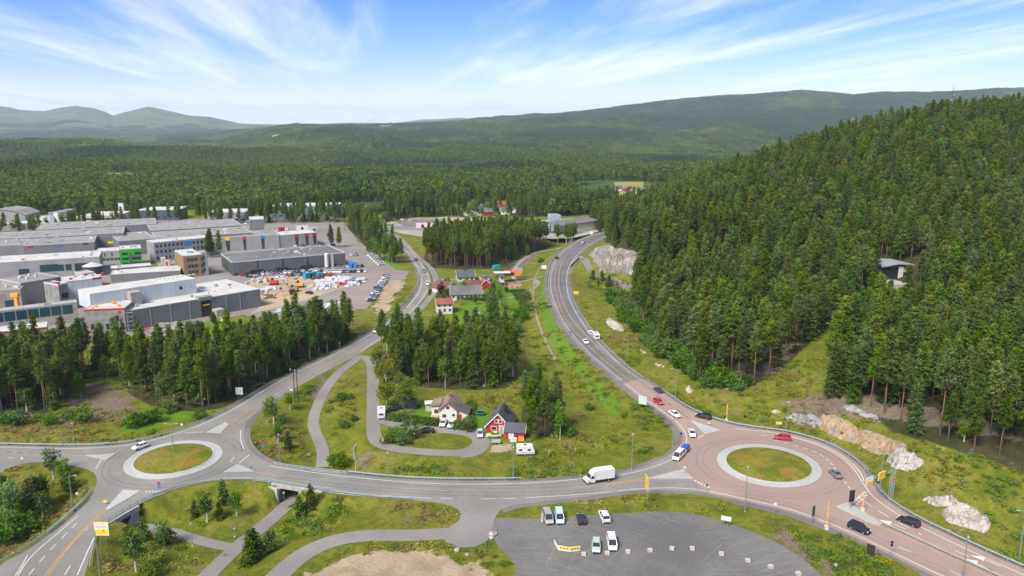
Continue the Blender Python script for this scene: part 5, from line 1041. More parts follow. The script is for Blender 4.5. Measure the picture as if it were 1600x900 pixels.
A = Vector(P(891, 418)); B = Vector(P(905, 404)); mb = MB(); wallquad(mb, (A.x - ox, A.y - oy), (B.x - ox, B.y - oy), -2, 1.4, .5); mb.build('parapet', M_CONC, b); mb = MB(); wallquad(mb, (B.x - ox, B.y - oy), (B.x - ox + 7, B.y - oy - 1), -2, (1.4, .3), .4); mb.build('wing_wall', M_CONC, b)

# ================================================================ vehicles
def carpaint():
    m, n, b_, o = newmat('car_paint'); oi = nd(n, 'ShaderNodeObjectInfo'); lk(n, oi.outputs['Color'], b_.inputs['Base Color']); b_.inputs['Roughness'].default_value = .3; b_.inputs['Specular IOR Level'].default_value = .5; b_.inputs['Coat Weight'].default_value = .4; return m
M_CAR = carpaint(); M_GL = glass('car_glass', (0.02, 0.025, 0.03)); M_RIM = flat('wheel_rim', (.35, .35, .36), .4, .5); M_LAMP = flat('headlight_lens', (.75, .76, .78), .2); M_TAIL = flat('tail_light_lens', (.45, .02, .02), .3); M_TRIM = flat('dark_trim', (.03, .03, .032), .6)
SPEC = {  # L, W, stations of body top (x, z), cabin: base x0,x1 roof x0,x1, roof z
 'hatch': (4.1, 1.78, [(-2.05,.62),(-1.95,.95),(-1.3,1.0),(.75,.98),(1.7,.86),(2.05,.55)], (-1.9,1.0,-1.55,.25), 1.47),
 'sedan': (4.6, 1.82, [(-2.3,.6),(-2.2,.98),(-1.3,1.02),(.7,.97),(1.9,.82),(2.3,.52)], (-1.75,1.05,-.95,.3), 1.43),
 'wagon': (4.7, 1.84, [(-2.35,.62),(-2.28,1.0),(-1.3,1.03),(.75,.98),(1.95,.84),(2.35,.54)], (-2.25,1.1,-1.95,.35), 1.48),
 'suv': (4.6, 1.88, [(-2.3,.7),(-2.25,1.08),(-1.3,1.12),(.8,1.1),(1.95,.98),(2.3,.62)], (-2.2,1.1,-1.9,.4), 1.7),
 'van': (4.9, 1.92, [(-2.45,.7),(-2.42,1.12),(-1.3,1.15),(1.2,1.12),(2.1,.98),(2.45,.6)], (-2.42,1.75,-2.3,.95), 1.95),
 'pickup': (5.0, 1.85, [(-2.5,.75),(-2.45,1.05),(-.9,1.06),(.95,1.05),(2.1,.95),(2.5,.62)], (-.6,1.3,-.4,.7), 1.72),
 'classic': (4.3, 1.7, [(-2.15,.5),(-1.9,.78),(-1.2,.92),(.7,.94),(1.7,.84),(2.15,.55)], (-1.6,.85,-1.0,.2), 1.42)}
def body_mb(kind):
    L, W_, st, cab, rz = SPEC[kind]; mb = MB(); h = W_ / 2; v = []
    for i, (x, z) in enumerate(st):
        k = .86 if i in (0, len(st) - 1) else .97 if i in (1, len(st) - 2) else 1
        v += [(x, -h * k * .93, .24), (x, -h * k, .5), (x, -h * k, z * .8), (x, -h * k * .9, z), (x, h * k * .9, z), (x, h * k, z * .8), (x, h * k, .5), (x, h * k * .93, .24)]
    n = 8; f = [(i * n + j, i * n + (j + 1) % n, (i + 1) * n + (j + 1) % n, (i + 1) * n + j) for i in range(len(st) - 1) for j in range(n)] + [tuple(range(n)), tuple(range((len(st) - 1) * n, len(st) * n))]
    mb.add(v, f, 0); b0, b1, r0, r1 = cab; zb = 1.0 if kind not in ('suv', 'van', 'pickup') else 1.1; t = .17 if kind != 'van' else .1; w2 = h - .16
    mb.box(r0 + .02, -w2 + t * .5, rz - .05, r1, w2 - t * .5, rz + .015, 0)    # roof skin
    for xb, xt in ((b0, r0), (b1, r1), ((b0 + b1) / 2 - .25, (r0 + r1) / 2)):
        for s in (-1, 1): mb.tube((xb, s * (h - .09), zb - .08), (xt, s * (w2 - t * .4), rz - .02), .055, .05, 4)
    return mb
def glass_mb(kind):
    L, W_, st, (b0, b1, r0, r1), rz = SPEC[kind]; h = W_ / 2 - .1; t = .17 if kind != 'van' else .1; zb = .9 if kind not in ('suv', 'van', 'pickup') else 1.02; w2 = W_ / 2 - .16 - t * .45
    return MB().add([(b0, -h, zb), (b1, -h, zb), (b1, h, zb), (b0, h, zb), (r0, -w2, rz - .03), (r1, -w2, rz - .03), (r1, w2, rz - .03), (r0, w2, rz - .03)], [(3, 2, 1, 0), (4, 5, 6, 7), (0, 1, 5, 4), (1, 2, 6, 5), (2, 3, 7, 6), (3, 0, 4, 7)])
wheel_me = None
def wheels(root, xs, half, r=.33):
    for x in xs:
        for s in (-1, 1):
            w_ = MB().tube((0, -.11, 0), (0, .11, 0), r, r, 14).build('wheel', M_TYRE, root) if not hasattr(wheels, 'c%d' % int(r * 100)) else getattr(wheels, 'c%d' % int(r * 100)).copy()
            if hasattr(wheels, 'c%d' % int(r * 100)): C.objects.link(w_); w_.parent = root
            else: setattr(wheels, 'c%d' % int(r * 100), w_)
            w_.location = (x, s * (half - .09), r)
            k = 'r%d' % int(r * 100)
            if not hasattr(wheels, k): q = MB().tube((0, -.125, 0), (0, .125, 0), r * .58, r * .58, 10).build('rim', M_RIM, w_); setattr(wheels, k, q)
            else: q = getattr(wheels, k).copy(); C.objects.link(q); q.parent = w_
protos = {}
def part_copy(key, root, make):
    if key not in protos: o = make(); protos[key] = o; o.parent = root; return o
    o = protos[key].copy(); C.objects.link(o); o.parent = root; return o
def lift(rz, x, y, z):      # tilt a vehicle with the ground under it
    return z
def car(kind, u, v, du, dv, col, label, cat='car', group=None, z=None, name='car', xy=None):
    p, rz = heading(u, v, du, dv, 0 if z is None else None); p.z = (g1(p.x, p.y) if samp(m_road.astype(float), [p.x], [p.y])[0] > .5 else t1(p.x, p.y)) + .07
    r = empty(name, p, rz, label, cat, group); L, W_ = SPEC[kind][:2]; zl = SPEC[kind][2][-2][1] - .16
    b_ = part_copy(kind + 'b', r, lambda: body_mb(kind).build('body', M_CAR)); b_.color = (*col, 1)
    part_copy(kind + 'g', r, lambda: glass_mb(kind).build('windows', M_GL)); wheels(r, (-L * .29, L * .31), W_ / 2)
    for s in (-1, 1):
        q = part_copy('hl', r, lambda: MB().box(-.06, -.19, -.07, .08, .19, .07).build('headlight', M_LAMP)); q.location = (L / 2 - .13, s * (W_ / 2 - .36), zl - .02)
        q = part_copy('tl', r, lambda: MB().box(-.06, -.14, -.1, .04, .14, .1).build('tail_light', M_TAIL)); q.location = (-L / 2 + .05, s * (W_ / 2 - .3), .82)
    q = part_copy(kind + 'bm', r, lambda: MB().box(L / 2 - .16, -W_ * .36, .26, L / 2 + .03, W_ * .36, .44).box(-L / 2 - .03, -W_ * .36, .26, -L / 2 + .12, W_ * .36, .46).build('bumper', M_TRIM)); return r
WH, SIL, GRY, BLK, DGR, RED_, BLU = (.62, .62, .62), (.42, .43, .44), (.16, .165, .17), (.012, .013, .016), (.05, .052, .055), (.35, .01, .015), (.03, .09, .28)
car('hatch', 219, 701, -14, 5, WH, 'white hatchback driving round the left roundabout')
car('van', 1060, 716, -12, 12, (.62, .56, .5), 'beige-white people carrier towing a blue trailer off the roundabout', 'van', name='van')
car('sedan', 1081, 680, 3, 9, WH, 'white saloon waiting at the give-way line of the roundabout'); car('sedan', 1054, 650, 11, 7, WH, 'white saloon behind the red car queueing towards the roundabout')
car('hatch', 1029, 630.5, 12, 7, (.38, .02, .02), 'bright red hatchback heading down to the roundabout'); car('sedan', 1028, 612, -11, -7, DGR, 'dark grey saloon driving away up the main road'); car('wagon', 1099, 653.5, -13, -3, BLK, 'black estate car leaving the roundabout by the small triangular island')
car('sedan', 915, 536, 6, 8, WH, 'white car beside the caravan on the left carriageway'); car('wagon', 922, 522, -7, -7.5, WH, 'white car towing a caravan uphill'); car('hatch', 911, 381, 6, -3, GRY, 'tiny grey car far up the main road bend')
car('wagon', 1222, 687, -14, -1.4, (.40, .01, .03), 'crimson estate car on the top side of the right roundabout'); car('sedan', 1305, 743.5, -8, -8, GRY, 'dark grey saloon circling the right side of the roundabout')
car('wagon', 1419, 818.5, -14, -5.5, BLK, 'long black estate car coming in at lower right'); car('suv', 1342, 829.5, 14, 6, BLK, 'black off-roader leaving the roundabout below the traffic island')
car('hatch', 650, 407, -3, -6, (.30, .02, .05), 'dark red car on the valley road'); car('hatch', 663, 425, 2, 7, GRY, 'grey car on the valley road behind the red one'); car('suv', 668, 445, 0, 7, WH, 'white car on the valley road near the houses'); car('hatch', 588, 519, -6, 4, WH, 'white car half hidden where the road leaves the left wood')
car('van', 856, 813, 4, 11, (.30, .28, .25), 'brownish grey van first in the gravel lot row', 'van', name='van'); car('van', 874, 812.5, 2, 11, (.40, .50, .60), 'pale blue and white van next to the grey van', 'van', name='van'); car('hatch', 908, 814.5, -2, -9, BLK, 'small black hatchback with red tail lights in the gravel lot'); car('suv', 944, 811, -5, -11, WH, 'white off-roader with spare wheel at the end of the gravel lot row')
car('wagon', 931.5, 857, 0, 10, (.35, .40, .37), 'silvery green car beside the white van in the gravel lot'); car('van', 956, 853, 2, 11, WH, 'white van between concrete blocks in the gravel lot', 'van', name='van')
car('sedan', 692.5, 664, -4, 9, WH, 'left of two white cars below the white house', z=1); car('wagon', 706.5, 666, -7, 8, WH, 'right of two white cars below the white house', z=1); car('sedan', 666, 676, -14, .6, BLK, 'black saloon on the loop lane above the oval bed', z=1); car('hatch', 750, 681, .5, 9, SIL, 'silver car parked facing down beside the red house', z=1)
car('classic', 771.5, 683, -14, .6, (.42, .48, .18), 'pale green vintage car below the red house', 'car', z=1); car('suv', 615, 642, -12, 2, BLK, 'black car half hidden under the yellow-green tree', z=1)
# parked cars in the works car parks: too small to show parts
def smallcar_mb(kind): mb = body_mb(kind); g_ = glass_mb(kind); mb.add(g_.v, g_.f, 1); 
def small(kind):
    if kind in protos: return protos[kind].data
    mb = body_mb(kind); g_ = glass_mb(kind); mb.add(g_.v, g_.f, 1); L, W_ = SPEC[kind][:2]
    for x in (-L * .29, L * .31):
        for s in (-1, 1): mb.tube((x, s * (W_ / 2 - .2), .33), (x, s * (W_ / 2 + .01), .33), .33, .33, 10, 2)
    o = mb.build('parked_car', [M_CAR, M_GL, M_TYRE]); bpy.data.objects.remove(o, do_unlink=True) if False else None; protos[kind] = o; return o.data
COLN = {'white': (.6, .6, .6), 'silver': (.48, .49, .5), 'grey': (.2, .205, .21), 'black': (.015, .015, .018), 'red': (.4, .015, .02), 'blue': (.04, .08, .16), 'light grey': (.6, .6, .62)}
used_first = set(); ORD = ['first', 'second', 'third', 'fourth', 'fifth', 'sixth', 'seventh', 'eighth', 'ninth', 'tenth', 'eleventh', 'twelfth', 'thirteenth', 'fourteenth', 'fifteenth', 'sixteenth', 'seventeenth', 'eighteenth', 'nineteenth', 'twentieth', 'twenty-first', 'twenty-second']
def parked(a, b, n, du, dv, where, cols, frm='left', skip=()):
    for i in range(n):
        if i in skip: continue
        t = i / max(1, n - 1); u, v = a[0] + (b[0] - a[0]) * t, a[1] + (b[1] - a[1]) * t; p, rz = heading(u, v, du, dv, 0); kind = ['hatch', 'sedan', 'wagon', 'suv'][rs.randint(4)]; me = small(kind)
        if kind not in used_first: o = protos[kind]; used_first.add(kind)
        else: o = bpy.data.objects.new('parked_car', me); C.objects.link(o)
        cn = cols[rs.randint(len(cols))]; o.location = (p.x + rs.normal(0, .2), p.y + rs.normal(0, .3), g1(p.x, p.y) + .06); o.rotation_euler = (0, 0, rz + rs.normal(0, .05) + (math.pi if rs.rand() < .3 else 0)); o.color = (*COLN[cn], 1)
        tag(o, f'{cn} car, {ORD[i]} from the {frm} {where}', 'car', 'cars parked ' + where)
MIX = ['white', 'silver', 'grey', 'black', 'black', 'light grey', 'blue', 'white']
parked((404,430),(501,423.5),15,.5,3,'in the back row along the dark warehouse', MIX + ['grey', 'black']); parked((433,433.5),(502,427),10,.5,3,'in the front row along the dark warehouse', ['grey', 'black', 'silver', 'red', 'white'])
parked((508,426.5),(571,425),12,.5,3,'in the row right of the warehouse row', MIX); parked((530,418.5),(566,417),6,.5,3,'beside the blue container', ['grey', 'black', 'silver'])
parked((378,431),(401,437),4,1,3,'at the warehouse corner', ['red', 'red', 'black']); parked((604,433),(579,471),17,10,-1.6,'in the long row beside the sandy bank', ['white', 'white', 'silver', 'light grey', 'blue', 'grey'], 'top')
parked((579,400),(595,414),6,9,-1.5,'in the row by the birches', ['white', 'light grey', 'blue', 'white'], 'top'); parked((550,443.5),(566,441),5,3,3,'behind the white wrapped bundles', MIX); parked((548,399.5),(556,399.5),2,1,4,'by the warehouse end', ['white', 'grey']); parked((484,459),(484,459),1,6,1,'alone near the tree tops below the site', ['black'])
parked((212,350),(392,350.5),22,.5,3,'in the far lot behind the roofs', MIX, skip=(5, 11, 12)); parked((150,356),(195,354),5,2,2,'beyond the white chimney tower', ['white', 'blue', 'silver']); parked((240,497),(290,491),5,8,-1.5,'below the big grey hall', ['white', 'black', 'black', 'silver']); parked((412,362),(432,361),3,4,1,'behind the red-slotted hall', ['red', 'white', 'grey']); parked((400,387),(520,384),9,4,1,'between the halls and the warehouse', MIX, skip=(3,)); parked((616,343.5),(640,345),3,3,1,'on the dark parking ground', ['white', 'blue', 'blue']); parked((830,347),(862,346),4,4,.3,'at the far gravel plain', ['white', 'red', 'grey'])

def simple(name, u, v, du, dv, label, cat, flatz=None):
    p, rz = heading(u, v, du, dv, 0); p.z = t1(p.x, p.y) + .06; return empty(name, p, rz, label, cat)
# box truck
p, rz = heading(936, 752.5, -38, 5.5, 0); p.z = .07; r = empty('box_truck', p, rz, 'white box truck driving left on the connecting road', 'truck')
MB().box(-3.6, -1.1, .95, 1.3, 1.1, 3.25).build('cargo_box', M_WHITE, r); MB().box(-3.6, -.9, .55, 2.6, .9, .94).build('chassis', M_TRIM, r)
cb = MB().prism([(1.4,.4),(3.7,.4),(3.75,.95),(3.55,1.25),(2.85,1.45),(2.35,2.25),(1.9,2.95),(1.4,3.1)], -.98, .98).build('cab', M_WHITE, r); MB().add([(2.9,-.85,1.48),(2.9,.85,1.48),(2.42,.8,2.25),(2.42,-.8,2.25)], [(0,1,2,3)]).build('windscreen', M_GL, r).location = (.03, 0, .01)
for s in (-1, 1): MB().add([(1.65, 1.0 * s, 1.4), (2.75, 1.0 * s, 1.4), (2.35, 1.0 * s, 2.05), (1.65, 1.0 * s, 2.05)], [(0, 1, 2, 3)]).build('side_window', M_GL, r)
wheels(r, (-2.1, 2.85), 1.02, .38); MB().box(3.66, -.9, .35, 3.82, .9, .7).build('bumper', M_TRIM, r)
for s in (-.68, .68): MB().box(3.62, s - .16, .8, 3.76, s + .16, .98).build('headlight', M_LAMP, r)
# trailers, caravans
p, rz = heading(1071, 705.5, -9, 9.5, 0); p.z = .07; r = empty('trailer', p, rz, 'small trailer under a bright blue cover behind the people carrier', 'trailer'); MB().box(-1.3, -.75, .5, 1.3, .75, 1.0).build('bed', M_GALV, r); MB().prism([(-1.3,1.0),(1.3,1.0),(1.2,1.65),(-1.2,1.65)], -.76, .76).build('cover', flat('blue_tarpaulin', (.02, .09, .42), .6), r); wheels(r, (0,), .95, .28); MB().tube((1.3, 0, .5), (2.4, 0, .5), .05).build('drawbar', M_TRIM, r)
def caravan(u, v, du, dv, label, L=5.2, z=None, tint=M_WHITE):
    p, rz = heading(u, v, du, dv, 0 if z is None else None); p.z = t1(p.x, p.y) + .07; r = empty('caravan', p, rz, label, 'caravan'); h = L / 2
    MB().prism([(-h,.5),(h - .1,.5),(h,1.2),(h - .45,2.45),(h - .8,2.6),(-h + .4,2.6),(-h,2.3)], -1.1, 1.1).build('body', tint, r)
    MB().box(h - .2, -.7, 1.45, h - .05, .7, 1.95).build('window', M_GL, r)
    for s in (-1, 1):
        for x in (-1.3, .9): MB().box(x - .4, s * 1.1 - .02, 1.4, x + .4, s * 1.1 + .02, 1.9).build('window', M_GL, r)
        MB().box(-h + .1, s * 1.1 - .015, .75, h - .2, s * 1.1 + .015, .95).build('stripe', flat('beige_stripe', (.35, .27, .2)), r)
    MB().box(-h - .03, -.6, 1.4, -h + .02, .6, 1.95).build('window', M_GL, r); wheels(r, (-.2,), 1.05, .3); MB().tube((h - .1, 0, .5), (h + 1.1, 0, .45), .05).build('drawbar', M_TRIM, r); MB().box(-.4, -.3, 2.6, .3, .3, 2.7).build('roof_hatch', M_TRIM, r); return r
caravan(821, 710, 14, -.2, 'white caravan with beige band standing on the meadow', 4.8, 1); caravan(596, 651, -.1, -10, 'white camper caravan parked beside the lane', 5.6, 1); caravan(930.5, 529.5, -7, -7.5, 'cream caravan towed up the main road', 5.0)
r = simple('utility_trailer', 774.5, 693.5, 14, 0, 'small open grey trailer below the green vintage car', 'trailer'); MB().box(-1.3, -.7, .5, 1.3, -.64, 1.0).box(-1.3, .64, .5, 1.3, .7, 1.0).box(-1.3, -.64, .5, -1.24, .64, 1.0).box(1.24, -.64, .5, 1.3, .64, 1.0).box(-1.24, -.64, .5, 1.24, .64, .56).build('bed', M_GALV, r); wheels(r, (0,), .9, .28)
# ================================================================ lamps, poles, signs
lampm = {}
def lamp(u, v, h, label, du=1, dv=0, double=False, z=None, small_=False, group='street lamps along the roads'):
    p = Vector((*P(u, v, z), z)) if z is not None else at(u, v)
    if samp(m_road.astype(float), [p.x], [p.y])[0] > .5: p.z = g1(p.x, p.y)
    a = P(u, v); b_ = P(u + du, v + dv); rz = math.atan2(b_[1] - a[1], b_[0] - a[0]); r = empty('street_lamp', p, rz, label, 'street lamp', group)
    key = ('pole', h, double)
    if key not in lampm:
        mb = MB().tube((0, 0, -.4), (0, 0, h), .14 if h > 6 else .08, .075 if h > 6 else .05, 8); sides = (1, -1) if double else (1,)
        for s in sides:
            if h > 6: mb.tube((0, 0, h - .05), (s * 1.2, 0, h + .15), .05, .04, 6)
        lampm[key] = mb.build('pole', M_POLE, r); lampm[('hd', h, double)] = None
    else: q = lampm[key].copy(); C.objects.link(q); q.parent = r
    for s in ((1, -1) if double else (1,)):
        kk = 'head_s' if h <= 6 else 'head'
        if kk not in lampm: lampm[kk] = (MB().prism([(-.35,-.04),(.45,-.03),(.4,.08),(-.3,.1)], -.15, .15) if h > 6 else MB().prism([(-.25,-.05),(.25,-.05),(.18,.16),(-.18,.16)], -.2, .2)).build('lamp_head', M_GALV, r); q = lampm[kk]
        else: q = lampm[kk].copy(); C.objects.link(q); q.parent = r
        q.location = (s * 1.4, 0, h + .17) if h > 6 else (0, 0, h + .02); q.rotation_euler = (0, 0, 0 if s > 0 else math.pi)
    if ('base',) not in lampm: lampm[('base',)] = MB().tube((0, 0, -.2), (0, 0, .12), .22, .2, 8).build('footing', M_CONC, r)
    else: q = lampm[('base',)].copy(); C.objects.link(q); q.parent = r
    return r
LAMPS = [(117,697.5,6.8,'tall lamp post on the verge above the left roundabout arm',0,1),(114,795,8,'tall lamp post in the bushes left of the slip road',1,0),(157,903,10,'tall lamp post at the bottom edge beside the yellow sign',-1,0),(438,722,8,'tall lamp post at the bridge on the grass side',0,1),(607,746.5,7,'tall lamp post on the verge right of the bridge',0,1),
 (802,750,9,'tall lamp post on the verge below the caravan',0,1),(987,733,9.8,'tall lamp post on the grass left of the right roundabout',0,1),(1051,697,8.5,'lamp post at the narrow grass tip left of the roundabout',1,0),(1055,622,9.5,'tall lamp post on the hill side of the main road',-1,0),(980,566,8.5,'second lamp post up the main road on the hill side',-1,0),(933,521,8,'third lamp post up the main road on the hill side',-1,0),
 (1164,799,9.8,'tall lamp post in front of the right roundabout',0,-1),(1375,766,9.8,'tall lamp post behind the yellow gantry sign',-1,0),(1229,675,9.2,'tall lamp post in front of the pale rocks',0,1),(1504,902,9,'tall lamp post at the lower right beside the barrier',0,1),(1592,875,10.5,'tall lamp post at the right frame edge',-1,0),(531,549,3.2,'lamp post beside the road past the left wood',-1,0),
 (757,629,5.5,'wooden looking garden lamp post behind the red house',1,0)]
for u, v, h, lb, du, dv in LAMPS: lamp(u, v, h, lb, du, dv)
lamp(272, 714, 9, 'double-headed lamp post standing in the left roundabout', 1, 0, True)
lamp(301, 852, 5, 'short lamp post beside the left footpath', z=-3.4); lamp(445, 795, 4, 'short lamp post beside the underpass footpath', z=-3.8); lamp(367, 838, 1.8, 'tiny bollard lamp near the footpath fork', z=-3.0)
for i, (u, v) in enumerate([(452,404),(480,372),(566,410),(610,392),(572,345),(690,412)]): lamp(u, v, 8, ['lamp post by the dark warehouse','lamp post between two halls','lamp post on the works road','lamp post by the roadside pines','distant lamp post where the valley road vanishes','lamp post in front of the tall pine stand'][i])
def pole_group(name, tops, label, cross=False):
    p0 = at(*tops[0][:2]); r = empty(name, p0, 0, label, 'utility pole')
    for u, v, h in tops: p = at(u, v); q = p - p0; MB().tube((q.x, q.y, q.z - .5), (q.x, q.y, q.z + h), .16, .12, 8).build('pole', M_WOODP, r)
    a = at(*tops[0][:2]) - p0; b_ = at(*tops[-1][:2]) - p0; h = tops[0][2]
    d = (b_ - a).normalized() if (b_ - a).length > .1 else Vector((1, 0, 0)); mid = (a + b_) / 2; hl = max(1.6, (b_ - a).length / 2 + .7); MB().tube(mid - d * hl + Vector((0, 0, h - .5)), mid + d * hl + Vector((0, 0, h - .5)), .09, .09, 6).build('crossarm', M_WOODP, r)
    for t in (-1, 0, 1): q = mid + d * hl * .85 * t + Vector((0, 0, h - .3)); MB().tube(q, q + Vector((0, 0, .5)), .12, .1, 6).build('insulator', M_WHITE, r)
pole_group('twin_power_pole', [(461,628,10.5),(466,629,10.5)], 'pair of dark wooden power poles with white insulators by the left road'); pole_group('triple_power_pole', [(955,471,11),(959,473,11),(964,474,11)], 'three dark power poles standing together below the rock face')
def sign(name, u, v, pw, ph, zc_, face, label, posts=(-.6, .6), du=1, dv=0, face2=None, band=None, pm_=M_POLE, z=None, marks=True, cat='road sign', back=M_GALV):
    p, rz = heading(u, v, du, dv, z); p.z = t1(p.x, p.y) if z is None else z; r = empty(name, p, rz, label, cat)
    for x in posts: MB().tube((x, 0, -.4), (x, 0, zc_ + ph * .3), .06, .06, 6).build('post', pm_, r)
    MB().box(-pw / 2, -.14, zc_ - ph / 2, pw / 2, -.07, zc_ + ph / 2).build('board', face, r)
    if band:
        for (x0, z0, x1, z1, mt) in band: MB().box(x0 * pw / 2, -.16, zc_ + z0 * ph / 2, x1 * pw / 2, -.142, zc_ + z1 * ph / 2).build('panel', mt, r)
    MB().box(-pw / 2 - .04, -.069, zc_ - ph / 2 - .04, pw / 2 + .04, -.03, zc_ + ph / 2 + .04).build('backing', back, r); return r
Wp = M_WHITE; GRN = flat('sign_green', (.05, .3, .08)); ink = flat('sign_ink', (.05, .04, .03))
sign('direction_sign', 162, 851, 2.9, 2.9, 3.6, flat('pale_sign_cream', (.66, .64, .5)), 'large cream and yellow direction sign on two posts at lower left', band=[(-.9,.75,.8,.92,M_YEL),(-.88,.05,.78,.68,Wp),(-.9,-.85,.85,-.02,M_YEL),(.2,-.32,.36,-.14,GRN)] + [(-.8 + .28 * i, .3, -.62 + .28 * i, .38, M_GALV) for i in range(5)])
sign('direction_sign', 1010, 786, 2.6, 3.2, 5.0, M_YEL, 'tall yellow direction sign seen edge-on below the connecting road', du=1, dv=1.9, band=[(-.1,-.2,.15,.15,ink)], posts=(-.7, .7))
sign('white_board', 375, 626, 2.2, 2.3, 3.2, flat('sign_back_grey', (.5, .52, .5)), 'pale blank board on two posts by the road past the left wood', posts=(-.45, .45)); sign('sign_board', 1004, 638, 2.6, 2.6, 2.6, flat('sign_back_green', (.42, .5, .44)), 'grey-green back of a sign board left of the main road', posts=(-1, 1.1), du=1, dv=.2)
sign('pylon_sign', 556, 736, 1.7, 3.6, 5.4, flat('sign_cream', (.7, .68, .55)), 'white and yellow advertising sign on a post beside the bridge', posts=(0,), du=1, dv=-1.0, band=[(-.85,-.1,.85,.6,M_YEL)], pm_=M_WHITE)
sign('yellow_sign', 900, 466, 2.4, 1.3, 2.8, M_YEL, 'small yellow sign on the grass inside the main road bend', posts=(-.6, .6)); sign('white_board', 850, 421, 3.0, 2.2, 1.4, flat('sign_back_pale', (.55, .6, .55)), 'pale board on the grass left of the main road bend', posts=(-1, 1)); sign('white_board', 924, 368, 2.2, 2.2, 2.0, flat('sign_back_pale', (.55, .6, .55)), 'distant pale board at the top of the main road bend', posts=(0,))
sign('yellow_sign', 1216, 673, 1.6, .7, 2.3, flat('pale_yellow', (.6, .5, .12)), 'narrow pale yellow sign behind the roundabout guardrail', posts=(0,)); sign('white_board', 1134, 822, 2.1, 1.0, 1.8, Wp, 'small white board on legs at the edge of the gravel lot', posts=(-.4, .4), du=4, dv=.8, cat='notice board')
sign('dark_sign', 1329, 794, 1.3, 2.8, 3.0, M_BLACK, 'dark back of a tall sign on the lower traffic island', posts=(0,), du=1, dv=-.1, z=.2); sign('dark_sign', 1269, 818, 1.0, 2.4, 3.0, flat('dark_sign_grey', (.06, .08, .07)), 'dark louvred sign panel beside the lower roundabout exit', posts=(-.2, .2), du=1, dv=-.5)
sign('info_board', 1360, 868, 1.6, 2.3, 1.3, flat('brown_black', (.03, .025, .02)), 'dark brown board standing in the grass below the exit road', posts=(-.5, .5), cat='board', du=4, dv=1.5); sign('orange_sign', 1133, 652, .5, .6, .4, M_BLACK, 'small black box in the grass by the orange barrier post', posts=(0,), cat='box')
sign('diamond_sign', 347, 507, .9, .9, 2.0, M_YEL, 'small yellow sign by the round green tree below the halls', posts=(0,))
def small_sign(u, v, col, label, h=2.4, r_=.32, col2=None, z=None):
    p = at(u, v); p.z = z if z is not None else p.z; r = empty('small_road_sign', p, 0, label, 'road sign'); MB().tube((0, 0, -.2), (0, 0, h), .045, .045, 6).build('post', M_POLE, r); MB().tube((0, -.09, h - .3), (0, -.05, h - .3), r_, r_, 16).build('disc', col, r)
    if col2: MB().tube((0, -.1, h - .3 + r_ * 2.1), (0, -.06, h - .3 + r_ * 2.1), r_, r_, 16).build('disc', col2, r)
for a in [(28,690,M_REDP,'red and white sign on the far left verge'),(133,695,M_REDP,'red and white sign on the verge beside the roundabout arm'),(36,728,Wp,'white sign on a thin post above the left grass'),(122,784,Wp,'round white sign in the grass left of the slip road'),(285,674,Wp,'small white sign behind the left roundabout'),
 (166,797,M_BLUE,'blue sign on the tip of the slip road island',1.6,.42,M_YEL),(250,772,M_BLUE,'blue disc with red sign above it beside the fence',2.2,.4,M_REDP),(393,737,M_BLUE,'blue sign at the right island of the left roundabout',1.5),(412,708,M_BLUE,'blue and red pair of signs right of the left roundabout',2.4,.42,M_REDP),(1069,742,Wp,'black and white post on the island before the roundabout',2.3,.3),(1104,771,M_BLACK,'thin dark post at the roundabout entry',2.4,.25),
 (1108,664,Wp,'small white marker on the upper triangular island',.9,.3),(1064,683,M_BLACK,'black signal by the narrow grass tip',1.4,.35),(1163,663,M_BLACK,'dark round sign with red rim behind the roundabout',2.7,.4,None),(1391,872,M_BLACK,'double black signal on a post below the exit road',3.2,.3,M_BLACK),(1210,805,Wp,'white marker board before the dark panel',3.0,.4),(949,530,GRN,'green and red marker on the hillside of the main road',2.0,.5,M_REDP),
 (891,524,M_REDP,'red round sign on the outer edge of the main road',1.6,.4),(1393,776,M_BLUE,'blue sign at the foot of the gantry mast',3.2,.5,M_REDP),(751,752,M_POLE,'thin green marker post on the verge',2.6,.12),(456,620,Wp,'small white sign beside the twin power poles',2.6,.4),(851,786,M_POLE,'thin grey post at the lower road edge',2.4,.15)]: small_sign(*a)
# gantry sign over the lower right road
p = at(1391, 781); tz = 7.0; r = empty('gantry_sign', p, 0, 'gantry arm carrying a white-yellow and a yellow direction board', 'gantry sign'); e = Vector(P(1333, 764.5, tz)) ; p2 = Vector(P(1389, 747, tz)); base = Vector((p.x, p.y)); d = (e - base).normalized(); Ld = (e - base).length
mb = MB()
for sx_ in (-.35, .35):
    for sy_ in (-.35, .35): mb.tube((sx_, sy_, -.3), (sx_, sy_, 7.6), .05, .05, 5)
for k in range(9): mb.tube((-.35, -.35, k * .9), (.35, -.35, (k + 1) * .85), .03, .03, 4); mb.tube((.35, .35, k * .9), (-.35, .35, (k + 1) * .85), .03, .03, 4)
mb.build('mast', M_GALV, r); mb = MB(); dz = tz + .2 - p.z
for zz_ in (0, .6): mb.tube((0, 0, dz + zz_), (d.x * Ld, d.y * Ld, dz + zz_), .05, .05, 5)
for k in range(12): t0, t1_ = k / 12 * Ld, (k + 1) / 12 * Ld; mb.tube((d.x * t0, d.y * t0, dz + .6 * (k % 2)), (d.x * t1_, d.y * t1_, dz + .6 * ((k + 1) % 2)), .035, .035, 4)
mb.build('arm', M_GALV, r); an = math.atan2(-d.y, -d.x)
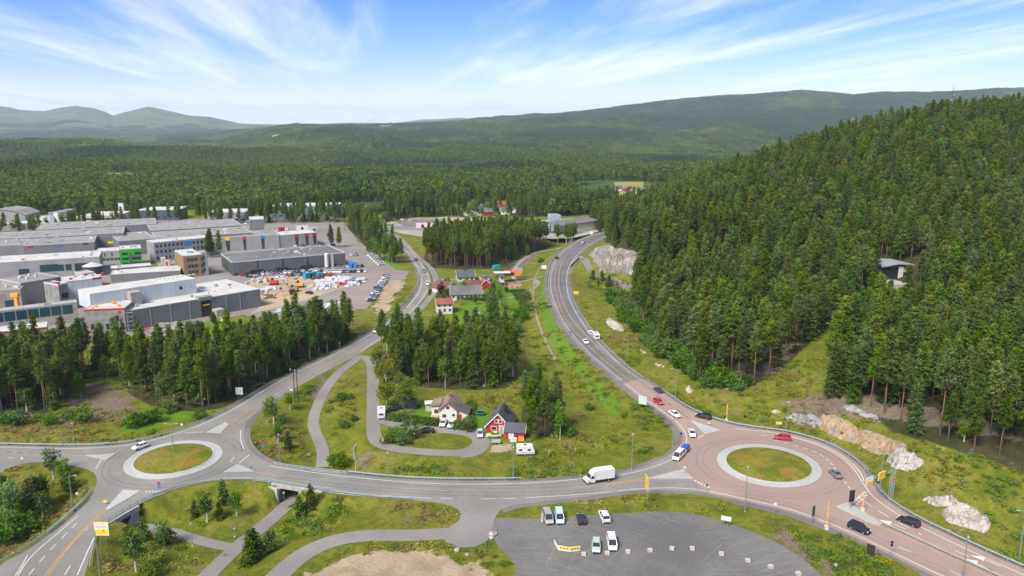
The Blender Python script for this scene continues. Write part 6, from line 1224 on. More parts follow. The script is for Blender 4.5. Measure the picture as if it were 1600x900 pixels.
for t, nm, bands in ((.63, 'a', [(-.98,-.92,.98,-.1,M_YEL)]), (.33, 'b', [(-.98,-.95,.98,.95,M_YEL),(-.35,.05,-.1,.6,GRN)])):
    q = empty('sign_panel', (0, 0, 0)); bpy.data.objects.remove(q); L_ = 2.6
    b_ = MB().box(-L_ / 2, -.3, -.95, L_ / 2, -.2, .95).build('sign_panel', flat('sign_pale', (.62, .66, .6)), r); b_.location = (d.x * Ld * t, d.y * Ld * t, dz + .3); b_.rotation_euler = (0, 0, an)
    for x0, z0, x1, z1, mt in bands: k = MB().box(x0 * L_ / 2, -.325, z0 * .95, x1 * L_ / 2, -.302, z1 * .95).build('sign_face', mt, b_)
# orange barrier posts
for u, v, h, lb in [(1135,659,5.5,'raised orange barrier arm behind the guardrail'),(1291,827,6.5,'raised orange barrier arm at the lower roundabout exit'),(1347,799,4.2,'raised orange barrier arm on the lower traffic island')]:
    p = at(u, v); r = empty('road_barrier', p, 0, lb, 'road barrier'); MB().box(-.35, -.35, -.2, .35, .35, .9).build('base', flat('barrier_base', (.5, .5, .44)), r); MB().box(-.1, -.1, .9, .1, .1, h).build('arm', M_ORG, r)
    for k in range(3): MB().box(-.105, -.105, 1.5 + k * h * .25, .105, .105, 1.9 + k * h * .25).build('reflective_band', flat('barrier_band', (.62, .42, .2)), r)
# gravel lot: blocks and low hoarding
for i, (u, v) in enumerate([(912,867.5),(948.5,866),(981,863.5),(1015.5,861.5),(1050,858.5),(1081.5,858.5),(1127,867),(1168,877.5),(1204,887),(1247,898)]):
    p = at(u, v); o = MB().box(-.45, -.4, 0, .45, .4, .55).build('concrete_block', flat('pale_block', (.42, .39, .32), .9)) if i == 0 else bpy.data.objects['concrete_block'].copy()
    if i: C.objects.link(o)
    o.location = (p.x, p.y, t1(p.x, p.y)); o.rotation_euler = (0, 0, rs.normal(0, .15)); tag(o, f'pale concrete block, {ORD[i]} from the left in the gravel lot row', 'concrete block', 'concrete blocks in the gravel lot')
p = at(890, 862); r = empty('low_hoarding', p, .0, 'low folded yellow and white hoarding lying in the gravel lot', 'hoarding'); yb = flat('hoarding_cream', (.62, .6, .42))
for (x0, y0, x1, y1) in ((-2.2, .55, 0, -.1), (0, -.1, 2.2, .35)):
    mb = MB(); wallquad(mb, (x0, y0), (x1, y1), 0, 1.05, .08); mb.build('panel', yb, r); mb = MB(); wallquad(mb, (x0 + .15, y0 - .12), (x1 - .1, y1 - .1), .5, .98, .03); k = mb.build('yellow_strip', M_YEL, r)
    for j in range(3): t = (j + .7) / 3.6; x, y = x0 + (x1 - x0) * t, y0 + (y1 - y0) * t; MB().box(x - .12, y - .16, .62, x + .12, y - .13, .85).build('dark_mark', ink, r)
mb = MB(); wallquad(mb, (-2.2, .55), (-2.9, 3.2), 0, .9, .08); mb.build('panel', Wp, r)
p = at(847, 818); r = empty('beach_flag', p, 0, 'leaning white flag banner beside the grey van', 'flag'); MB().tube((0, 0, 0), (-.15, 0, 2.6), .03, .02, 5).build('pole', M_GALV, r); MB().box(-.2, -.02, .3, .12, .02, 2.5, 0, 0, (.08, 0)).build('banner', Wp, r)

# ================================================================ buildings
class Bld:
    """a building on its own axes: x along the front (left to right seen from the camera), y away from the camera"""
    def __init__(s, name, u1, v1, u2, v2, label, cat='building', z=0.0, depth=None, group=None):
        a = Vector(P(u1, v1, z)); b = Vector(P(u2, v2, z)); s.L = (b - a).length; s.rz = math.atan2(b.y - a.y, b.x - a.x); s.z = z; s.o = empty(name, (a.x, a.y, z), s.rz, label, cat, group)
    def box(s, name, x0, y0, z0, x1, y1, z1, mat, parent=None, top=None): return MB().box(x0, y0, z0, x1, y1, z1, 0, 0, top).build(name, mat, parent or s.o)
    def hall(s, D, H, wall, roof, x0=0, x1=None, y0=0, par=.35, z0=-.6):
        x1 = s.L if x1 is None else x1
        w_ = s.box('wall', x0, y0, z0, x1, y0 + D, H, wall); r_ = s.box('roof', x0 + .02, y0 + .02, H + .002, x1 - .02, y0 + D - .02, H + .12, roof)
        mb = MB(); t = .3
        for q in ((x0 - .05, y0 - .05, x1 + .05, y0 + t), (x0 - .05, y0 + D - t, x1 + .05, y0 + D + .05), (x0 - .05, y0 + t + .003, x0 + t, y0 + D - t - .003), (x1 - t, y0 + t + .003, x1 + .05, y0 + D - t - .003)): mb.box(q[0], q[1], H + .004, q[2], q[3], H + par)
        mb.build('parapet', flat('parapet_metal', (.42, .42, .41)), s.o)
        q_ = np.random.RandomState(int(s.L * 10 + D))
        for _ in range(int(min(14, (x1 - x0) * D / 170))):
            w2 = q_.choice([.7, .9, 1.3, 2.2]); vx, vy = q_.uniform(x0 + 1, x1 - 3), q_.uniform(y0 + 1, y0 + D - 3.5); s.box('roof_vent', vx, vy, H + .121, vx + w2, vy + w2 * q_.uniform(.7, 1.6), H + .5 + .5 * q_.rand(), [M_GALV, M_WHITE, M_CONCD][q_.randint(3)])
        return w_, r_
    def win(s, x, z, w_, h, mat=None, y=0, name='window', frame=None, d=.06):
        o = s.box(name, x, y - d, z, x + w_, y - .01 if d > 0 else y, z + h, mat or M_WG)
        if frame: s.box('frame', x - .12, y - d + .02, z - .12, x + w_ + .12, y - .005, z + h + .12, frame, o)
        return o
    def wins(s, xs, zs, w_, h, mat=None, y=0):
        first = None
        for z in zs:
            for x in xs:
                if first is None: first = s.box('window', 0, -.07, 0, w_, -.006, h, mat or M_WG); q = first
                else: q = first.copy(); C.objects.link(q); q.parent = s.o
                q.location = (x, y, z)
    def sidewins(s, ys, zs, w_, h, mat=None, x=0, left=True, D=0):
        for z in zs:
            for y in ys: s.box('window', x - .07 if left else x + .006, y, z, x - .006 if left else x + .07, y + w_, z + h, mat or M_WG)
    def vents(s, pts, H, mat=None):
        for x, y, w_ in pts: s.box('roof_vent', x, y, H + .121, x + w_, y + w_, H + 1.2, mat or M_GALV)
def gable(s, x0, x1, y0, y1, H, RH, wall, roof, along='y', over=.45, bargeboard=None):
    """walls with gable ends; ridge runs along y (gable faces camera) or along x"""
    if along == 'y':
        xm = (x0 + x1) / 2; MB().prism([(x0, -.5), (x1, -.5), (x1, H), (xm, RH), (x0, H)], y0, y1).build('wall', wall, s.o); sl = (RH - H) / (xm - x0); t = .16
        ro = MB()
        for sg in (-1, 1):
            xe = x0 - over if sg < 0 else x1 + over; ze = H - sl * over; ro.add([(xe, y0 - over, ze + .03), (xm, y0 - over, RH + .03), (xm, y1 + over, RH + .03), (xe, y1 + over, ze + .03), (xe, y0 - over, ze + .03 + t), (xm, y0 - over, RH + .03 + t), (xm, y1 + over, RH + .03 + t), (xe, y1 + over, ze + .03 + t)], [(3, 2, 1, 0), (4, 5, 6, 7), (0, 1, 5, 4), (1, 2, 6, 5), (2, 3, 7, 6), (3, 0, 4, 7)])
        r_ = ro.build('roof', roof, s.o)
        if bargeboard:
            for sg in (-1, 1):
                xe = x0 - over if sg < 0 else x1 + over; ze = H - sl * over; y = y0 - over; MB().add([(xe, y - .06, ze - .12), (xm, y - .06, RH - .12), (xm, y - .06, RH + .22), (xe, y - .06, ze + .22), (xe, y - .005, ze - .12), (xm, y - .005, RH - .12), (xm, y - .005, RH + .22), (xe, y - .005, ze + .22)], [(3, 2, 1, 0), (4, 5, 6, 7), (0, 1, 5, 4), (1, 2, 6, 5), (2, 3, 7, 6), (3, 0, 4, 7)]).build('bargeboard', bargeboard, s.o)
    else:
        ym = (y0 + y1) / 2; MB().prism([(y0, -.5), (y1, -.5), (y1, H), (ym, RH), (y0, H)], x0, x1, 0, 'x').build('wall', wall, s.o); sl = (RH - H) / (ym - y0); t = .16; ro = MB()
        for sg in (-1, 1):
            ye = y0 - over if sg < 0 else y1 + over; ze = H - sl * over; ro.add([(x0 - over, ye, ze + .03), (x0 - over, ym, RH + .03), (x1 + over, ym, RH + .03), (x1 + over, ye, ze + .03), (x0 - over, ye, ze + .03 + t), (x0 - over, ym, RH + .03 + t), (x1 + over, ym, RH + .03 + t), (x1 + over, ye, ze + .03 + t)], [(3, 2, 1, 0), (4, 5, 6, 7), (0, 1, 5, 4), (1, 2, 6, 5), (2, 3, 7, 6), (3, 0, 4, 7)])
        r_ = ro.build('roof', roof, s.o)
        if bargeboard:
            for xe in (x0 - over, x1 + over):
                for sg in (-1, 1):
                    ye = y0 - over if sg < 0 else y1 + over; ze = H - sl * over; d = -.06 if xe < x0 else .005; MB().add([(xe + d, ye, ze - .1), (xe + d, ym, RH - .1), (xe + d, ym, RH + .22), (xe + d, ye, ze + .22), (xe + d + .055, ye, ze - .1), (xe + d + .055, ym, RH - .1), (xe + d + .055, ym, RH + .22), (xe + d + .055, ye, ze + .22)], [(3, 2, 1, 0), (4, 5, 6, 7), (0, 1, 5, 4), (1, 2, 6, 5), (2, 3, 7, 6), (3, 0, 4, 7)]).build('bargeboard', bargeboard, s.o)
    return r_
def chimney(s, x, y, z0, z1, mat, roof): MB().box(x - .35, y - .35, z0, x + .35, y + .35, z1).build('chimney', mat, roof)
M_WG = glass('window_glass', (.03, .045, .055)); GP = panel('grey_panel_cladding', (.165, .165, .17), 2.4); LGP = panel('light_grey_cladding', (.26, .255, .25), 1.5); DG = panel('dark_grey_cladding', (.105, .105, .108), 1.0); BEI = panel('beige_grey_cladding', (.26, .235, .205), 1.2); WPN = panel('white_panel_cladding', (.46, .49, .50), 2.2)
RFL = panel('pale_roof_membrane', (.43, .415, .385), 6, .85, .12); RFG = panel('grey_roof_felt', (.225, .21, .195), 5, .9, .14); RFD = flat('dark_roof_felt', (.13, .125, .12), .9, var=.12, scale=.07); M_DOOR = flat('dark_green_door', (.02, .05, .055), .5); M_DK = flat('dark_opening', (.02, .022, .024)); BRN = panel('brown_timber_cladding', (.24, .155, .09), .5, vertical=False); GREEN = panel('green_facade', (.03, .33, .02), .8, vertical=False); M_TEAL = glass('teal_glass', (.015, .06, .07))
RTILE = panel('red_roof_tiles', (.22, .075, .045), .35, .8, .2); BTILE = panel('brown_roof_tiles', (.13, .055, .04), .35, .8, .2); GTILE = panel('grey_roof_tiles', (.115, .11, .108), .35, .8, .18); DTILE = panel('dark_roof_tiles', (.075, .08, .09), .35, .8, .15); MTILE = panel('mossy_brown_roof_tiles', (.17, .135, .10), .35, .9, .35)
REDW = panel('red_painted_boards', (.36, .028, .02), .25, .7, .1); WHW = panel('white_painted_boards', (.52, .51, .47), .25, .7, .06); CRW = flat('cream_render', (.54, .51, .42), .8, var=.06); GW = flat('grey_boards', (.4, .4, .38))
# -- the large grey works hall in front
B = Bld('factory_hall', 200, 517, 408, 479, 'long grey panelled factory hall with white upper block in front of the works'); D = 34
B.hall(D, 8.2, GP, RFL); L = B.L
B.box('upper_block', -9, 13, 8.33, L * .60, 27, 15, WPN); B.box('upper_roof', -8.95, 13.05, 15.003, L * .60 - .05, 26.95, 15.15, RFL); B.box('loading_opening', L * .525, -.08, .2, L * .60, -.01, 7.4, M_DK); B.box('lintel', L * .51, -.5, 7.41, L * .61, 3, 9.2, M_CONCD); B.box('crane_beam', L * .54, -.14, 5.0, L * .59, -.082, 5.6, M_YEL); B.box('low_wall', L * .60, -5, -.4, L * .665, -.6, 3.2, M_CONC)
for k in (.16, .3, .44, .72, .83): B.box('downpipe', L * k, -.15, 0, L * k + .25, -.011, 8.1, M_GALV)
B.vents([(6, 5, 1.2), (L * .5, 6, 1), (L * .8, 20, 1.4), (L * .3, 29.5, 1.2)], 8.2); B.box('wall_window', L * .47, 12.93, 11.2, L * .49, 12.99, 12.6, M_DK); B.box('scaffold_stair', 5.5, 8.5, 8.33, 10, 12.6, 14, flat('scaffold_grey', (.32, .29, .25)))
for k in range(10): B.box('skylight', L * .35 + k * 2.0, 22, 15.16, L * .35 + k * 2.0 + 1, 23, 15.5, M_WHITE)
B = Bld('concrete_block_building', 135, 522, 198, 519, 'unfinished concrete building with red roof edge and small dark windows'); B.hall(15, 10, M_CONCD, RFL, par=.3); B.box('red_edge', 0, -.12, 9.7, B.L, -.06, 10.35, M_REDP); B.wins([2 + 2.9 * i for i in range(6)], [1.6], 1.2, 2.4, M_DK); B.win(B.L - 4, 4.8, 1.6, 2.4, M_DK); B.win(B.L - 2.4, 8, 1.2, 1.2, M_REDP); B.vents([(3, 4, .8), (8, 9, 1.2), (12, 3, .9)], 10, M_ORG)
B = Bld('scaffold_tower', 200, 520, 209, 518.5, 'open scaffold stair tower against the grey hall', 'scaffold'); st = flat('scaffold_steel', (.4, .37, .33))
for k in range(5):
    B.box('platform', -.1, -.9, 1.8 * k + 1.2, B.L, .9 - 1.2, 1.8 * k + 1.3, st); MB().tube((0, -.6, 1.8 * k), (B.L, -.6, 1.8 * k + 1.3), .08).build('brace', st, B.o)
for x in (0, B.L): MB().tube((x, -.9, 0), (x, -.9, 10), .06).build('upright', st, B.o)
for i in range(2): 
    B = Bld('site_tent', 141 + i * 9, 519 - i * .5, 149 + i * 9, 518.5 - i * .5, ['left of two red canopies in front of the concrete building', 'right of two red canopies in front of the concrete building'][i], 'canopy'); B.box('canopy', 0, -3, 2.6, B.L, 0, 3.0, M_REDP); 
    for x in (.1, B.L - .2): B.box('leg', x, -2.9, -.1, x + .1, -2.8, 2.6, M_REDP)
B = Bld('wrapped_block', 109, 480, 163, 473, 'white sheeted building under construction left of the white upper block'); B.hall(14, 12, WPN, RFL, par=.3); B.box('red_edge', B.L - 4, -.1, 11.8, B.L, -.05, 12.7, M_REDP)
for k in range(7): B.box('roof_clutter', 2 + 2.5 * k, 4 + (k * 37 % 8), 12.13, 3.3 + 2.5 * k, 5.5 + (k * 37 % 8), 12.9, [M_REDP, M_GALV, M_WHITE][k % 3])
B = Bld('concrete_shell', 96, 487, 110, 484, 'raw concrete shell with red formwork beside the wrapped block'); B.hall(11, 12, M_CONCD, M_CONC, par=.8); B.box('formwork', 1, -.3, 3, B.L - 1, -.06, 5, M_REDP); B.box('formwork', .5, 2, 12.13, B.L - 2, 5, 13.2, M_REDP); B.win(1.2, 6, 3, 2.4, M_DK)
B = Bld('low_office_wing', -70, 552, 76, 535, 'long low concrete wing with dark square windows behind the left wood'); B.hall(10, 6.0, M_CONCD, RFL, par=.3); B.box('red_edge', 0, -.12, 5.8, B.L, -.06, 6.35, M_REDP); B.wins([2.5 + 3.1 * i for i in range(13)], [1.4], 1.3, 1.9, M_DK)
B = Bld('glass_gallery', -70, 528, 124, 503, 'long gallery with teal glass panels above the low concrete wing'); B.hall(5, 8.6, M_CONC, M_CONC, par=.5); n_ = int(B.L // 4.2); B.wins([.6 + 4.2 * i for i in range(n_)], [4.2], 3.8, 3.9, M_TEAL)
# -- beige halls with big doors
B = Bld('beige_hall', 37, 481, 99, 469, 'beige industrial hall with tall green door left of the building site'); B.hall(20, 11.5, BEI, RFG); B.win(B.L * .76, .2, 5.5, 5.5, M_DOOR, name='door'); B.win(B.L * .53, .2, 4, 8, flat('beige_door', (.2, .18, .16)), name='door'); B.vents([(B.L * .38, 8, .9), (B.L * .63, 9, .9), (B.L * .4, 14, .9), (B.L * .64, 15, .9)], 11.5, M_WHITE)
B = Bld('beige_hall', -50, 491, 36, 485, 'beige industrial hall with dark door behind the orange crane'); B.hall(24, 10, BEI, RFG); B.win(B.L * .69, .2, 5.5, 5, M_DOOR, name='door'); B.win(B.L * .58, .2, 3.2, 8, flat('beige_door', (.2, .18, .16)), name='door'); B.vents([(B.L * .65, 6, .9), (B.L * .68, 14, .9)], 10, M_WHITE)
B = Bld('white_roofed_hall', -90, 444, 158, 427, 'long hall with white roof, grey walls and dark doors'); B.hall(24, 9.5, LGP, RFL)
for x, w_, h in ((.47, 5, 5), (.505 + .1, 9, 4), (.62 + .1, 3, 3.5), (.77, 3, 3.5), (.83, 9, 6.2), (.93, 3, 6)): B.win(B.L * x, .4 if h > 4 else 3, w_, h, M_DOOR, name='door' if h > 4 else 'window')
B.vents([(B.L * .93, 5, 1.2), (B.L * .93, 14, 1.2)], 9.5)
# -- the grey complex behind
B = Bld('main_works', 40, 411, 150, 404, 'wide flat-roofed grey factory with several roof levels behind the white-roofed hall'); L = B.L; B.hall(30, 10.5, GP, RFG); B.hall(34, 11.6, GP, RFG, y0=30.4, x1=L * 1.42); B.hall(36, 12.6, GP, RFG, y0=64.8, x1=L * 1.95); B.vents([(9, 8, 2.2), (16, 14, 2), (28, 50, 3), (60, 80, 2.5), (8, 84, 3)], 12.6)
for x, m_ in ((2, M_REDP), (18, M_BLUE), (32, M_DOOR), (46, M_YEL)): B.box('coloured_panel', x, -.1, 9.2, x + 3, -.05, 10.4, m_)
B = Bld('side_works', -120, 408, 39, 402, 'low grey roofs at the left end of the factory'); B.hall(26, 8, GP, RFG); B.hall(30, 9.2, GP, RFG, y0=26.4); B.vents([(B.L * .85, 12, 2), (B.L * .88, 44, 2.2)], 9.2)
B = Bld('curved_link', 150, 410, 190, 408, 'low grey link building with rounded white roof edge beside the green office'); B.hall(14, 6.5, LGP, RFL); B.wins([1.5 + 2.2 * i for i in range(6)], [.8], 1.7, 1.5); B.wins([5, 9], [3.4], .7, 2.2)
B = Bld('link_works', 188, 400, 246, 395, 'grey factory section between the green office and the window facade'); B.hall(40, 9.5, GP, RFG); B.win(3, 1, 9, 2.5)
B = Bld('office_facade', 243, 410, 331, 400, 'pale factory office with three rows of dark windows'); B.hall(14, 12, LGP, RFL); n_ = int(B.L // 2.5); B.wins([1 + 2.5 * i for i in range(n_) if i not in (7, 8)], [1.6, 5.4, 9.0], 1.3, 1.9); B.win(1 + 2.5 * 7, 8.4, 4.4, 2.8, M_BLUE)
B = Bld('main_works', 246, 399, 395, 388, 'grey factory roofs behind the window facade'); B.hall(34, 10.8, GP, RFG); B.hall(40, 12, GP, RFG, y0=34.4); B.vents([(20, 6, 1.8), (28, 6, 1.8), (56, 20, 2), (10, 44, 2.5), (66, 50, 2.2)], 12)
B = Bld('slotted_hall', 332, 394, 437, 388, 'grey hall with slanted yellow, red and blue window slots'); B.hall(26, 9.3, LGP, RFG)
def slot(B, x, mt, w0=3.4, w1=1.9, h=9.3):
    MB().add([(x, -.08, h), (x + w0, -.08, h), (x + w0 * .85, -.08, .4), (x + w0 * .3, -.08, .4)], [(0, 1, 2, 3)]).build('slanted_window', M_WG, B.o); MB().add([(x, -.12, h + .2), (x + w0, -.12, h + .2), (x + w0 * .96, -.12, h - 2), (x + w0 * .08, -.12, h - 2)], [(0, 1, 2, 3)]).build('coloured_panel', mt, B.o)
slot(B, B.L * .19, M_YEL); slot(B, B.L * .45, M_REDP, 2.4); slot(B, B.L * .72, M_BLUE, 2.6); B.vents([(8, 10, 1.5), (B.L * .7, 8, 1.6)], 9.3)
B = Bld('grey_box_hall', 391, 367, 414, 366, 'plain grey box building behind the slotted hall'); B.hall(20, 11.5, GP, RFL)
B = Bld('slotted_hall', 435, 388, 496, 382.5, 'separate grey hall with three red-topped slanted windows'); B.hall(18, 8.6, LGP, RFL)
for k in (.42, .68, .88): slot(B, B.L * k, M_REDP, 2.8, h=8.6)
B = Bld('green_office', 189, 418, 223, 415.5, 'bright green office block with stepped grey window pattern'); B.hall(15, 10.6, GREEN, RFL); L = B.L
for x, z, w_, h in ((.1, 7.4, .28, 1.4), (.68, 7.2, .3, 1.7), (.1, 4.4, .3, 1.4), (.5, 4.2, .46, 1.7), (.1, 1.4, .26, 1.4), (.4, 1.2, .56, 1.8)): B.win(L * x, z, L * w_, h)
B.box('grey_panel', L * .42, -.08, 2.6, L * .55, -.03, 8.6, flat('facade_dark_grey', (.09, .1, .1))); B.box('grey_panel', L * .56, -.085, 5.6, L * .97, -.03, 6.6, flat('facade_dark_grey', (.09, .1, .1))); B.sidewins([1.5, 4.5, 7.5, 10.5], [1.4, 4.4, 7.4], 2.2, 1.5); B.vents([(6, 7, 3)], 10.6)
B = Bld('brown_office', 289, 434, 318, 431, 'brown timber-clad office block with pale stair tower'); L = B.L; B.hall(24, 12, BRN, RFL); B.wins([2, 3.9, 5.8, 9], [1.8, 5.2, 8.8], 1.5, 1.9); B.sidewins([2 + 2.6 * i for i in range(8)], [1.8, 5.2, 8.8], 1.9, 1.5, flat('yellowish_window_band', (.25, .2, .06))); B.box('stair_tower', L + .02, .2, -.5, L + 3, 9, 13.2, LGP); B.vents([(4, 9, 2.4)], 12)
for h in (2.5, 6, 9.4): B.box('tower_window', L + .6, .12, h, L + 1.4, .19, h + 2, M_DK)
B = Bld('blue_grey_shed', 176, 434.5, 238, 429, 'low blue-grey building with pale roof in front of the green office'); B.hall(9, 5.2, flat('blue_grey_wall', (.08, .095, .115)), RFL); B.win(B.L - 4, 2.4, 3.2, 2, M_BLUE)
B = Bld('flat_annexe', 174, 441, 283, 434, 'low flat annexe with pale roof behind the white upper block'); B.hall(16, 4.2, GP, RFL, y0=-1)
p = Vector(P(146, 430)); r = empty('round_tank', (p.x, p.y, 0), 0, 'dark round tank with pale conical roof beside the blue-grey building', 'tank'); MB().tube((0, 0, -.3), (0, 0, 5.5), 5, 5, 24).build('wall', M_BLACK if False else flat('tank_dark', (.05, .06, .06)), r); MB().tube((0, 0, 5.52), (0, 0, 7.6), 5.4, .1, 24).build('roof', RFL, r)
B = Bld('frame_building', 131, 449, 150, 446, 'small open concrete frame building with red railing'); B.hall(9, 7, M_CONC, M_CONC); B.win(2, 1, 2, 3.5, M_DK); B.win(B.L - 2, 1, 1.2, 4, M_DK); B.box('red_railing', -7, -3, -.2, B.L + 6, -2.8, 1.0, M_REDP)
B = Bld('dark_warehouse', 364, 431.5, 540, 415, 'long dark grey warehouse with black window columns behind the parked cars'); L = B.L; B.hall(33, 7.6, DG, RFD, par=.5); n_ = int(L // 3)
for i in range(n_): 
    if abs(i / n_ - .2) > .03 and abs(i / n_ - .42) > .03 and abs(i / n_ - .64) > .03: B.win(1 + 3 * i, .5, 2.0, .9, M_DK, d=.05)
for k in (.19, .41, .63):
    B.win(L * k - 3, .2, 7, 2.3, M_DK, name='entrance', d=.3)
    for j in range(5): B.win(L * k + 1, 2.8 + j * 1.0, .9, .7, M_DK, d=.05)
B.vents([(L * .55, 20, 2), (L * .7, 24, 3), (L * .76, 20, 1.6), (L * .5, 25, 3)], 7.6); B.sidewins([2, 8, 14, 20, 26], [.8], 4.5, 5.5, flat('green_tinted_wall', (.05, .07, .055)))
B = Bld('arched_hall', -30, 353.5, 41, 352, 'distant hall with shallow arched grey roof at the left edge'); MB().prism([(0, -.5), (B.L, -.5), (B.L, 8), (B.L * .8, 11.5), (B.L * .5, 13), (B.L * .2, 11.5), (0, 8)], 0, 30).build('wall', LGP, B.o); MB().prism([(-.5, 8.1), (B.L * .2, 11.7), (B.L * .5, 13.2), (B.L * .8, 11.7), (B.L + .5, 8.1), (B.L + .5, 8.5), (B.L * .8, 12.1), (B.L * .5, 13.7), (B.L * .2, 12.1), (-.5, 8.5)], -.5, 30.5).build('roof', RFG, B.o)
B = Bld('low_store', -20, 361, 46, 359, 'low beige store building beside the arched hall'); B.hall(18, 5, BEI, RFL)
B = Bld('fire_station', 126, 352, 186, 351, 'pale low building with dark window band and a tall tower'); B.hall(34, 7.5, flat('pale_render', (.5, .44, .38)), RFL); B.wins([4, 12, 20], [4.4], 7, 1.4); B.wins([6, 30, 38], [1], 5, 1.8); B.box('tower', 19, 36, -.5, 23, 40, 15, flat('tower_pale', (.52, .5, .49))); B.box('tower_cap', 18.7, 35.7, 15.01, 23.3, 40.3, 16.2, M_DK)
B = Bld('chimney_tower', 81, 371.5, 88, 371, 'white square tower standing behind the factory roofs', 'tower'); B.box('shaft', 0, 0, -.5, B.L, 3.4, 18, M_WHITE); B.box('cap', -.2, -.2, 18.01, B.L + .2, 3.6, 18.6, M_GALV)
for (a, lb, hh, wm, rm) in [((223, 345, 281, 344), 'long distant building with white roof and blue wall', 9, flat('dark_blue_wall', (.07, .08, .12)), RFL), ((205, 343, 216, 343), 'small white gabled building among distant trees', 7, M_WHITE, RFL), ((48, 351, 78, 351), 'distant low white store', 5, M_WHITE, RFL), ((79, 349, 92, 349), 'small distant white house with porch', 9, M_WHITE, RFG), ((325, 349, 384, 348), 'distant white glazed hall behind the pines', 9, LGP, RFL), ((424, 342, 528, 341), 'large distant hall with pale roof behind the row of pines', 11, flat('teal_grey_wall', (.1, .16, .17)), RFL), ((92, 352, 116, 352), 'distant pale parking deck', 4, M_CONC, RFL), ((965, 334, 996, 333), 'distant blue-grey roofed building at the foot of the hill', 8, flat('pale_blue_wall', (.35, .42, .46)), flat('blue_grey_roof', (.16, .2, .25))), ((972, 329, 1002, 328), 'second distant blue-grey building behind the first', 8, M_WHITE, flat('blue_grey_roof', (.16, .2, .25)))]:
    B = Bld('distant_hall', *a, lb); B.hall(28, hh, wm, rm); B.wins([2 + 5 * i for i in range(int(B.L // 5))], [2], 3, 1.6)
# quarry side: shed, long dark roof, containers
B = Bld('steel_shed', 861, 353, 876, 352.6, 'blue-grey steel shed on the far gravel plain'); B.hall(12, 8.5, flat('steel_blue_wall', (.26, .34, .37)), RFG); B.win(4, .2, 4, 4.5, M_BLUE, name='door')
B = Bld('open_storage_hall', 884, 366.5, 950, 355.5, 'long storage hall with dark roof and pale front wall beyond the road bend'); L = B.L; B.box('wall', L * .22, 1, -.5, L, 22, 6.5, flat('warm_white_wall', (.6, .57, .48))); B.box('roof', -.5, 0, 6.52, L, 23, 7.2, RFD)
for x in (.5, L * .1, L * .2):
    for y in (.6, 20): B.box('column', x, y, -.5, x + .5, y + .5, 6.5, M_DK)
def container(u1, v1, u2, v2, h, mt, label, D=2.6, doors=True, name='container', cat='container'):
    B = Bld(name, u1, v1, u2, v2, label, cat); B.box('body', 0, 0, 0, B.L, D, h, mt); B.box('roof_rim', -.04, -.04, h + .003, B.L + .04, D + .04, h + .12, mt)
    if doors: B.box('door', B.L * .4, -.05, .2, B.L * .6, -.004, h * .8, M_DK)
container(650, 356.5, 671, 356.5, 3.8, panel('pink_white_container', (.6, .42, .42), 1.5), 'long pinkish white container building on the far plain', 4); container(672, 356.5, 678.5, 356.5, 3.2, M_WHITE, 'small white container right of the pink one', 4); container(790, 350.5, 812, 349.5, 4.5, M_WHITE, 'distant white trailer on the gravel plain'); container(800, 350.8, 806, 350.8, 4, M_ORG, 'distant orange truck body beside the white trailer')
container(788, 431.5, 814, 431, 2.6, panel('orange_container', (.6, .17, .03), .6), 'long orange container beside the lane near the houses'); container(804, 427, 817, 426.5, 2.4, flat('grey_hut', (.3, .28, .29)), 'grey hut behind the orange container'); container(773, 421.5, 782, 420.5, 2.2, flat('teal_cover', (.03, .25, .2)), 'teal covered pile at the edge of the tall stand', 3, False, 'covered_pile', 'pile')
container(545, 419.5, 557, 419, 3.2, M_BLUE, 'blue container in the works car park'); container(497, 436, 506, 435, 3, flat('cyan_container', (.03, .22, .32)), 'light blue container beside the white bundles'); container(478, 436.5, 495, 433.5, 3.0, flat('cyan_container', (.03, .22, .32)), 'blue container on the building site', 3); container(890, 349, 916, 347.5, 3.4, flat('bright_green_stack', (.08, .38, .05)), 'row of bright green bins on the far plain', 6, False, 'bin_row', 'bins'); container(918, 347, 935, 346, 4, M_BLUE, 'distant blue containers by the green bins', 5)
container(497, 401, 504, 400.6, 4.2, M_WHITE, 'white van body by the end of the warehouse', 2.6); container(252, 411.5, 259, 411, 3.4, M_WHITE, 'white trailer in the yard below the office'); container(256, 415.5, 266, 415, 3, flat('red_white', (.6, .3, .28)), 'white and red lorry in the yard below the office')
for i, (a, lb) in enumerate([((418,378,427,378),'red site cabin behind the halls'),((436,362,445,361.5),'red container in the far works yard'),((446,363,450,363),'white box in the far works yard'),((463,360,482,359.5),'long white trailer in the far works yard'),((486,363,497,362),'white and blue tanks in the far works yard')]): container(*a, 3.2, [M_REDP, M_REDP, M_WHITE, M_WHITE, flat('pale_blue_tank', (.4, .5, .6))][i], lb)
p = Vector(P(511, 419)); r = empty('silo', (p.x, p.y, 0), 0, 'white upright silo in front of the warehouse', 'silo'); MB().tube((0, 0, .8), (0, 0, 8.5), 1.2, 1.2, 16).tube((0, 0, 8.5), (0, 0, 9.2), 1.2, .3, 16).build('tank', M_WHITE, r); MB().tube((.7, .7, -.2), (.7, .7, .8), .1).tube((-.7, -.7, -.2), (-.7, -.7, .8), .1).build('stand', M_GALV, r)
B = Bld('concrete_pillar', 518, 421, 522, 420.7, 'tall beige concrete slab standing beside the silo', 'pillar'); B.box('slab', 0, 0, -.2, B.L, .6, 9.5, M_CONC); B.box('foot', -.3, -.3, -.2, B.L + .3, .9, .4, M_CONCD)
